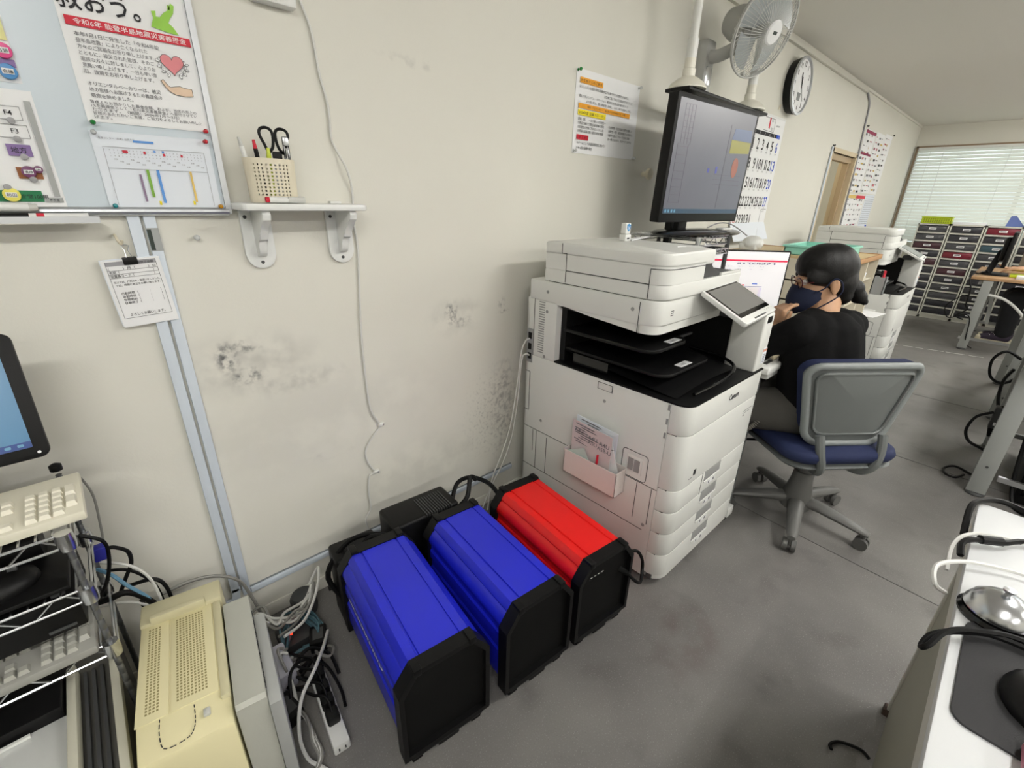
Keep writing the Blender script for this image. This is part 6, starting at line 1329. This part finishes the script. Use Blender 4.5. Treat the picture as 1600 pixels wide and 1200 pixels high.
single('ferrite_lump', MB().tube([(1.175, -.108, NZ+.018), (1.20, -.137, NZ+.017)], .009, 10), MATS['black_plastic'], 'black ferrite lump on the cable crossing the white desk', 'ferrite')

# ------------------------------------------------------------------ lower left: wire rack with keyboards and a small monitor
rk = thing('wire_rack', 'chrome wire rack with keyboards at the left edge', 'rack', (-.45, 1.145, 0))
for x in (-.148, -.80):
    for y in (1.04, 1.25):
        prof = []
        z = 0.0
        while z < .765: prof += [(.0095, z), (.0095, z+.021), (.0080, z+.0225), (.0080, z+.0245)]; z += .026
        prof = [q_ for q_ in prof if q_[1] < (.725 if y < 1.2 else .77)]
        MB().lathe([(a_*.6, b_) for a_, b_ in prof], (x, y, 0), (0, 0, 1), 12).build('post', mat('post_steel', (120, 122, 124), .35, metal=.8), rk, True)
        if y > 1.2: MB().lathe([(.0105, 0), (.0105, .012), (.004, .016)], (x, y, .765), (0, 0, 1), 12).build('post_cap', MATS['black_plastic'], rk, True)
        for z in (.73, .60, .45): MB().lathe([(.013, -.032), (.0145, -.016), (.013, .004)], (x, y, z), (0, 0, 1), 14).build('shelf_collar', MATS['chrome'], rk, True)
for z in (.73, .60, .45): wire_tier(rk, -.80, -.14, 1.04, 1.25, z, .028, .022, .045, .0026)
KEY = None
def keyboard(label, x1, y0, z, m_body, m_key, rot=0.0, tilt=4):
    t = thing('keyboard', label, 'keyboard', (x1-.22, y0+.075, z), rot)
    M_ = Matrix.Rotation(radians(tilt), 4, 'X')
    MB().box(-.22, .22, -.078, .078, 0.0, .020, .004, 2, M_).build('keyboard_body', m_body, t)
    km = None
    def key(x, y, w=.0165, d=.0165):
        nonlocal km
        if km is None:
            o = MB().add([(-.5, -.5, 0), (.5, -.5, 0), (.5, .5, 0), (-.5, .5, 0), (-.36, -.30, 1), (.36, -.30, 1), (.36, .38, 1), (-.36, .38, 1)], [(0, 1, 5, 4), (1, 2, 6, 5), (2, 3, 7, 6), (3, 0, 4, 7), (4, 5, 6, 7)]).build('key', m_key, t, ang=20); km = o.data
        else:
            o = bpy.data.objects.new('key', km); COL.objects.link(o); o.parent = t
        p = M_ @ V((x, y, .0202)); o.location = p; o.rotation_euler = (radians(tilt), 0, 0); o.scale = (w, d, .008)
    for i in range(4):
        for j in range(5):
            if i == 3 and j in (0, 2): continue
            key(.148+.0185*i, -.060+.0185*j+(.00925 if i == 3 and j in (1, 3) and j < 4 else 0), .0165, .0165 if not (i == 3 and j in (1, 3)) else .035)
    for i in range(3):
        for j in (3, 4): key(.080+.0185*i, -.060+.0185*j)
        key(.080+.0185*i, -.060)
    key(.0985, -.0415)
    for j in range(6):
        for i in range(14): key(-.205+.0185*i+(.004*(j % 3) if i < 13 else 0), -.060+.0185*j if j < 5 else .047)
    return t
kcream = mat('keyboard_cream', (222, 218, 200), .5); kkey = mat('key_cream', (232, 228, 212), .5)
keyboard('cream keyboard on the top shelf of the left wire rack', -.112, 1.056, .742, kcream, kkey, radians(1))
keyboard('greyish keyboard on the lowest shelf of the left wire rack', -.165, 1.030, .456, mat('keyboard_grey', (150, 150, 144), .5), mat('key_grey', (166, 166, 158), .5))
single('black_pad', MB().box(-.62, -.168, 1.048, 1.235, .6055, .616, .004), MATS['black_plastic'], 'flat black pad on the middle shelf of the left rack', 'pad')
ms = thing('computer_mouse', 'black mouse lying on the flat black pad in the left rack', 'mouse', (-.275, 1.12, .616))
MB().sphere((-.275, 1.115, .622), .055, (1.25, .9, .6)).build('shell', MATS['black_plastic'], ms, True); MB().cyl((-.245, 1.115, .652), (-.232, 1.115, .651), .006, n=10).build('wheel', MATS['dark_grey'], ms, True)
bd = thing('black_device', 'black flat device hung under the middle shelf of the left rack', 'device', (-.4, 1.15, .512))
MB().box(-.66, -.165, 1.05, 1.235, .512, .592, .004).build('case', MATS['black_plastic'], bd, True); MB().box(-.64, -.62, 1.06, 1.22, .59, .606).box(-.20, -.18, 1.06, 1.22, .59, .606).build('hanger', MATS['dark_grey'], bd, True); MB().box(-.22, -.18, 1.048, 1.051, .522, .528).build('slot', MATS['dark_grey'], bd, True)
single('dark_roll', MB().cyl((-.60, 1.19, .650), (-.20, 1.19, .650), .032, n=18), MATS['black_plastic'], 'dark rolled tube stored under the cream keyboard shelf', 'roll')
m4 = thing('small_monitor', 'small black monitor with a blue screen at the left edge above the cream keyboard', 'monitor', (-.35, 1.17, .757))
lr, lu = V((1, .03, 0)).normalized(), V((0, .27, .96)).normalized(); lo_ = V((-.50, 1.095, .862)); ln_ = lr.cross(lu)
MB().prism(rrect(0, .372, 0, .228, .014, 4), lo_-ln_*.018, lr, lu, .018, .003).build('cabinet', MATS['black_plastic'], m4, True)
MB().prism(rrect(.017, .352, .022, .212, .002, 1), lo_+ln_*.0004, lr, lu, .0006).build('screen', mat('screen_blue', (72, 116, 150), .3, emit=.22, var=.25, vscale=5), m4, True)
MB().prism(rrect(.017, .352, .022, .034, .001, 1), lo_+ln_*.0012, lr, lu, .0005).build('taskbar', mat('screen_navy', (36, 62, 120), .3, emit=.2), m4, True)
for i in range(5): MB().prism(rrect(.27+.016*i, .278+.016*i, .026, .031, .001, 1), lo_+ln_*.0018, lr, lu, .0004).build('taskbar_icon', MATS['screen_sky'], m4, True)
MB().prism(rrect(.355, .360, .008, .013, .002, 3), lo_+ln_*.0004, lr, lu, .0006).build('power_light', MATS['paper'], m4, True)
MB().bar((-.33, 1.19, .745), (-.33, 1.145, .95), .05, .015, (0, 1, 0)).build('stand_neck', MATS['black_plastic'], m4, True); MB().box(-.42, -.24, 1.222, 1.29, .7575, .765, .003).build('stand_base', MATS['black_plastic'], m4, True)
# laser printer below
lpn = thing('laser_printer', 'grey laser printer with a white paper tray at the lower left corner', 'printer', (-.40, .85, 0))
lgm = mat('laser_grey', (92, 91, 86), .5, var=.05); lgc = mat('laser_cream', (204, 202, 186), .5)
MB().box(-.64, -.160, .56, 1.24, 0, .30, .008).build('housing', lgm, lpn, True)
MB().box(-.60, -.248, .56, 1.05, .300, .318, .003).build('paper_tray', mat('tray_white', (214, 216, 214), .5), lpn, True)
MB().box(-.245, -.229, .56, 1.16, .300, .336, .003).build('tray_rail', lgc, lpn, True); MB().box(-.176, -.160, .56, 1.16, .300, .326, .003).build('side_rail', lgc, lpn, True)
for x in (-.222, -.208, -.194): MB().box(x, x+.006, .56, 1.15, .300, .312).build('guide_rib', MATS['dark_grey'], lpn, True)
MB().box(-.63, -.25, 1.05, 1.235, .300, .345, .004).build('output_lip', MATS['black_plastic'], lpn, True); MB().bar((-.56, 1.035, .322), (-.30, 1.04, .322), .006, .006).build('paper_stop', MATS['white_plastic'], lpn, True)
# beige perforated printer and grey slab beside it
bg = mat('beige_plastic', (222, 214, 172), .5, var=.02); bgd = mat('beige_side', (198, 192, 158), .5, var=.02); hol = mat('beige_hole', (150, 140, 96), .7)
bp_ = thing('beige_printer', 'yellowed beige machine with a perforated top standing on the floor', 'printer', (-.047, 1.0, 0), radians(-8))
pr_ = [(.145, 0), (.145, .345), (.130, .360), (-.130, .360), (-.195, .335), (-.200, .325), (-.200, 0)]
MB().prism([(y, z) for y, z in pr_], (-.078, 0, 0), (0, 1, 0), (0, 0, 1), .156, .004).build('housing', bg, bp_)
MB().box(-.082, .084, .13, .20, .20, .372, .006).build('rear_plate', bgd, bp_); MB().box(-.06, .05, .128, .142, .36, .385, .003).build('rear_guide', bgd, bp_)
MB().box(-.0795, -.0255, -.130, .132, .3595, .3625, .001).build('top_panel', bg, bp_); MB().box(-.022, .060, -.130, .132, .3595, .3625, .001).build('top_panel', bg, bp_)
ho = MB()
for (xa_, xb_) in ((-.064, -.034), (-.012, .048)):
    n = int((xb_-xa_)/.0062)
    for i in range(n):
        for j in range(31): ho.box(xa_+.0062*i, xa_+.0062*i+.0036, -.112+.0075*j, -.112+.0075*j+.0042, .3622, .3629)
ho.build('perforations', hol, bp_)['kind'] = 'stuff'
fs_ = lambda x, t_: (x, -.132-.062*t_, .3605-.0238*t_)
sl_ = MB()
cur = spline([fs_(-.040, .02), fs_(-.042, .45), fs_(-.035, .85), fs_(.0, .86), fs_(.012, .70), fs_(.016, .40), fs_(.016, .02)], 8)
for i in range(0, len(cur)-2, 3): sl_.tube([cur[i]+V((0, 0, .0008)), cur[min(i+2, len(cur)-1)]+V((0, 0, .0008))], .0009, 5)
sl_.build('dashed_groove', MATS['ink'], bp_)
MB().box(.030, .042, -.168, -.152, .349, .357, .002).build('button', MATS['panel_grey'], bp_)
MB().box(.062, .079, -.150, .13, .30, .364, .003).build('side_rail', bgd, bp_)
gs = thing('grey_cabinet', 'slim grey upright machine cover beside the beige one', 'machine', (.058, .949, 0), radians(-8))
gm_ = mat('slab_grey', (176, 177, 168), .55, bump=.15, bscale=400); gm2 = mat('slab_grey_dark', (158, 160, 158), .55)
MB().prism([(y, z) for y, z in [(.155, 0), (.155, .352), (.145, .360), (-.148, .360), (-.156, .352), (-.170, 0)]], (-.0285, 0, 0), (0, 1, 0), (0, 0, 1), .057, .003).build('housing', gm_, gs)
MB().prism([(y, z) for y, z in [(.10, 0), (.10, .330), (-.14, .345), (-.165, .335), (-.176, 0)]], (.029, 0, 0), (0, 1, 0), (0, 0, 1), .024, .002).build('side_cover', gm2, gs)
for i in range(18): MB().box(.0275, .0305, .09-.013*i, .097-.013*i, .346, .3525).build('side_tooth', MATS['dark_grey'], gs)
# ------------------------------------------------------------------ cables and power strips, lower left
vg = thing('video_connector', 'blue monitor cable connector behind the left rack', 'connector', (-.13, 1.24, .52))
MB().box(-.146, -.120, 1.225, 1.25, .525, .560, .004).build('blue_shell', mat('connector_blue', (36, 40, 150), .4), vg, True)
MB().tube(spline([(-.12, 1.24, .545), (-.107, 1.24, .540), (-.088, 1.24, .516), (-.090, 1.24, .481), (-.106, 1.24, .451), (-.13, 1.25, .40)], 5), .0045, 8).build('lead', MATS['cable_black'], vg, True)
for nm, pts, r, m_, l in (('cable', [(-.20, 1.26, .40), (-.147, 1.22, .423), (-.114, 1.22, .42), (-.087, 1.22, .383), (-.067, 1.22, .327), (-.06, 1.22, .25)], .0075, 'cable_black', 'thick black cable sweeping from the rack to behind the beige machine'),
    ('cable', [(-.16, 1.26, .50), (-.128, 1.22, .485), (-.110, 1.22, .441), (-.079, 1.22, .373), (-.066, 1.23, .30)], .0042, 'cable_blue', 'light blue cable running behind the beige machine'),
    ('cable', [(-.15, 1.27, .50), (-.104, 1.235, .491), (-.078, 1.235, .454), (-.064, 1.235, .404), (-.060, 1.235, .322), (-.06, 1.235, .25)], .0035, 'cable_white', 'white cable arching behind the beige machine'),
    ('cable', [(-.11, 1.27, .40), (-.063, 1.245, .409), (-.044, 1.24, .378), (-.041, 1.235, .313), (-.045, 1.235, .25)], .0048, 'cable_black', 'short black cable plugged into the back of the beige machine'),
    ('cable', [(-.15, 1.27, .47), (-.105, 1.255, .46), (-.075, 1.25, .42), (-.060, 1.25, .37), (-.058, 1.25, .28)], .0038, 'cable_black', 'thin black cable beside the white arching cable'),
    ('cable', [(-.18, 1.28, .37), (-.12, 1.26, .36), (-.085, 1.25, .325), (-.07, 1.25, .27)], .0035, 'cable_white', 'second white cable behind the left rack'),
    ('cable', [(-.061, 1.30, .311), (.006, 1.30, .313), (.068, 1.30, .291), (.115, 1.30, .240), (.136, 1.30, .158), (.148, 1.30, .081), (.15, 1.29, .03)], .0048, 'cable_grey', 'grey cable arching over the gap in front of the conduits'),
    ('cable', [(-.124, 1.25, .745), (-.118, 1.27, .715), (-.112, 1.275, .666), (-.119, 1.275, .588), (-.125, 1.275, .54)], .0025, 'cable_grey', 'thin keyboard cord falling behind the left rack'),
    ('cable', [(-.15, 1.2, .625), (-.118, 1.2, .592), (-.118, 1.2, .547), (-.134, 1.2, .491), (-.16, 1.2, .445)], .004, 'cable_black', 'black cord hanging along the right side of the left rack'),
    ('cable', [(-.10, 1.26, .35), (-.09, 1.25, .28), (-.12, 1.23, .20), (-.15, 1.22, .10), (-.15, 1.22, .02)], .006, 'cable_black', 'black cable dropping to the floor behind the beige machine'),
    ('cable', [(.286, 1.12, .06), (.245, 1.04, .10), (.20, .975, .12), (.145, .93, .10), (.115, .875, .06), (.115, .835, .02), (.135, .80, .008), (.15, .77, .006)], .0048, 'cable_white', 'single white cable looping up from the floor beside the nearest blue unit')):
    cable(nm, pts, r, MATS[m_], l)
rn = random.Random(11)
for k in range(7):
    o = [rn.uniform(-.026, .022) for _ in range(6)]
    cable('bundle_cable', [(.10, 1.27+o[0], .05+.008*k), (.132+o[1], 1.272+o[2], .085+.006*k), (.171, 1.24+o[3], .075+.008*(k % 3)), (.226+o[0], 1.23+o[4], .07+.008*(k % 4)), (.27, 1.25+o[5], .075), (.299+o[2]*.6, 1.272+o[1], .09+.01*(k % 3))], .0042, MATS['cable_white' if k % 3 else 'cable_grey'], 'one of the white cables bundled on the floor behind the grey cabinet', group='bundled white floor cables')
for k in range(5):
    o = [rn.uniform(-.02, .02) for _ in range(8)]
    cable('bundle_cable', [(.158+.006*k, 1.12+o[0], .10-.015*k), (.150+o[1]*.5, 1.10, .11-.015*k), (.148, 1.03, .045+o[2]*.3), (.142+o[3]*.3, .975, .03), (.146, .91, .022+.004*k), (.140+o[4]*.3, .86, .03), (.14+o[5]*.4, .815, .02), (.10, .78, .015)], .0040, MATS['cable_white' if k % 2 else 'cable_grey'], 'one of the pale cables taped together beside the power strip', group='taped pale floor cables')
for k in range(6):
    o = [rn.uniform(-.025, .025) for _ in range(8)]
    cable('lan_cable', [(.180+o[0], 1.15+o[1], .05), (.199+o[2], 1.231+o[3], .035+.008*k), (.240+o[4], 1.259, .05), (.284+o[5], 1.188+o[6], .03+.006*k), (.235+o[7], 1.139, .025), (.195+o[1], 1.16+o[0], .02)], .0034, mat('cable_teal', (70, 104, 116), .5), 'one of the tangled teal network cables on the floor behind the nearest blue unit', group='tangled teal network cables')
for k in range(3):
    o = [rn.uniform(-.02, .02) for _ in range(8)]
    cable('floor_cable', [(.14+o[0], 1.08, .02), (.165+o[1], 1.02+o[2], .03), (.20+o[3], 1.01, .03), (.235, 1.05+o[4], .04), (.225+o[5], 1.09, .02), (.18, 1.07+o[6], .012+.006*k)], .005, MATS['cable_black'], 'one of the tangled black cords behind the power strip', group='tangled black cords by the strip')
hb = thing('network_hub', 'small grey network hub with a glowing red light among the floor cables', 'hub', (.21, 1.21, 0))
MB().box(.165, .265, 1.165, 1.255, .001, .032, .004).build('case', MATS['dark_grey'], hb, True)
MB().sphere((.199, 1.189, .055), .0042).build('red_light', mat('led_red', (255, 40, 20), .4, emit=5.0), hb, True); MB().cyl((.199, 1.189, .03), (.199, 1.189, .053), .003, n=8).build('light_stem', MATS['dark_grey'], hb, True)
single('white_adapter', MB().box(.112, .168, 1.045, 1.165, .012, .072, .006), mat('adapter_lilac', (186, 186, 198), .45), 'pale lilac power adapter standing beside the grey cabinet', 'adapter')
tp = thing('power_strip', 'white power strip with black plugs on the floor beside the nearest blue unit', 'power strip', (.20, .90, 0), radians(-6))
MB().box(-.021, .021, -.10, .13, 0, .034, .005).build('strip_body', MATS['white_plastic'], tp)
for i, y in enumerate((-.03, .015, .06, .105)):
    p_ = MB().box(-.016, .016, y-.017, y+.017, .034, .068, .006).build('plug', MATS['black_plastic'], tp)
    MB().tube(spline([(0, y, .066), (-.004, y+.03, .088), (-.03, y+.06, .085), (-.05, y+.12, .05)], 5), .0038, 6).build('plug_lead', MATS['cable_black'], p_)
for s in (-1, 1): MB().box(s*.008-.0015, s*.008+.0015, -.102, -.099, .014, .022).build('socket_slot', MATS['ink'], tp)
single('clear_tag', MB().box(.165, .185, 1.07, 1.10, .034, .040, .002), MATS['paper'], 'small white cable tag among the floor cords', 'tag')
bk2 = thing('power_brick', 'dark round adapter against the wall behind the nearest blue unit', 'adapter', (.27, 1.32, 0))
MB().lathe([(.038, 0), (.042, .02), (.042, .06), (.034, .075)], (.275, 1.30, .001), (0, 0, 1), 20).build('adapter_body', MATS['dark_grey'], bk2, True)

for k, (pts, r, m_, l) in enumerate((
    ([(.30, 1.30, .10), (.335, 1.29, .16), (.30, 1.22, .14), (.24, 1.17, .10), (.17, 1.13, .12)], .0045, 'cable_white', 'white cable stretched from the cable bundle towards the nearest blue unit'),
    ([(.31, 1.28, .12), (.28, 1.23, .10), (.22, 1.20, .075), (.16, 1.15, .11)], .0040, 'cable_grey', 'grey cable lying across the network hub'),
    ([(.25, 1.13, .012), (.285, 1.09, .02), (.26, 1.05, .04), (.235, 1.075, .05), (.245, 1.12, .02)], .0045, 'cable_grey', 'small grey cable loop on the floor behind the power strip'),
    ([(.13, 1.0, .012), (.16, 1.06, .05), (.215, 1.09, .07), (.262, 1.06, .04), (.265, 1.0, .012)], .0050, 'cable_black', 'black cord arched over the rear end of the power strip'),
    ([(.13, .98, .06), (.15, 1.03, .09), (.19, 1.05, .085), (.235, 1.02, .06), (.25, .96, .012), (.24, .90, .010)], .0045, 'cable_black', 'black cord lying right of the power strip'))):
    cable('floor_cable', pts, r, MATS[m_], l)
for x, y, w, d, hh, a, l in ((.118, .985, .05, .085, .04, 12, 'flat black adapter on the floor left of the power strip'), (.262, 1.145, .05, .07, .045, -20, 'small black adapter on the floor near the teal cables')):
    t = thing('power_adapter', l, 'adapter', (x, y, 0), radians(a))
    MB().box(-w/2, w/2, -d/2, d/2, .001, hh, .006).build('adapter_case', MATS['black_plastic'], t); MB().box(-w*.3, w*.3, -d*.3, d*.3, hh-.0005, hh+.0006).build('rating_label', MATS['dark_grey'], t)
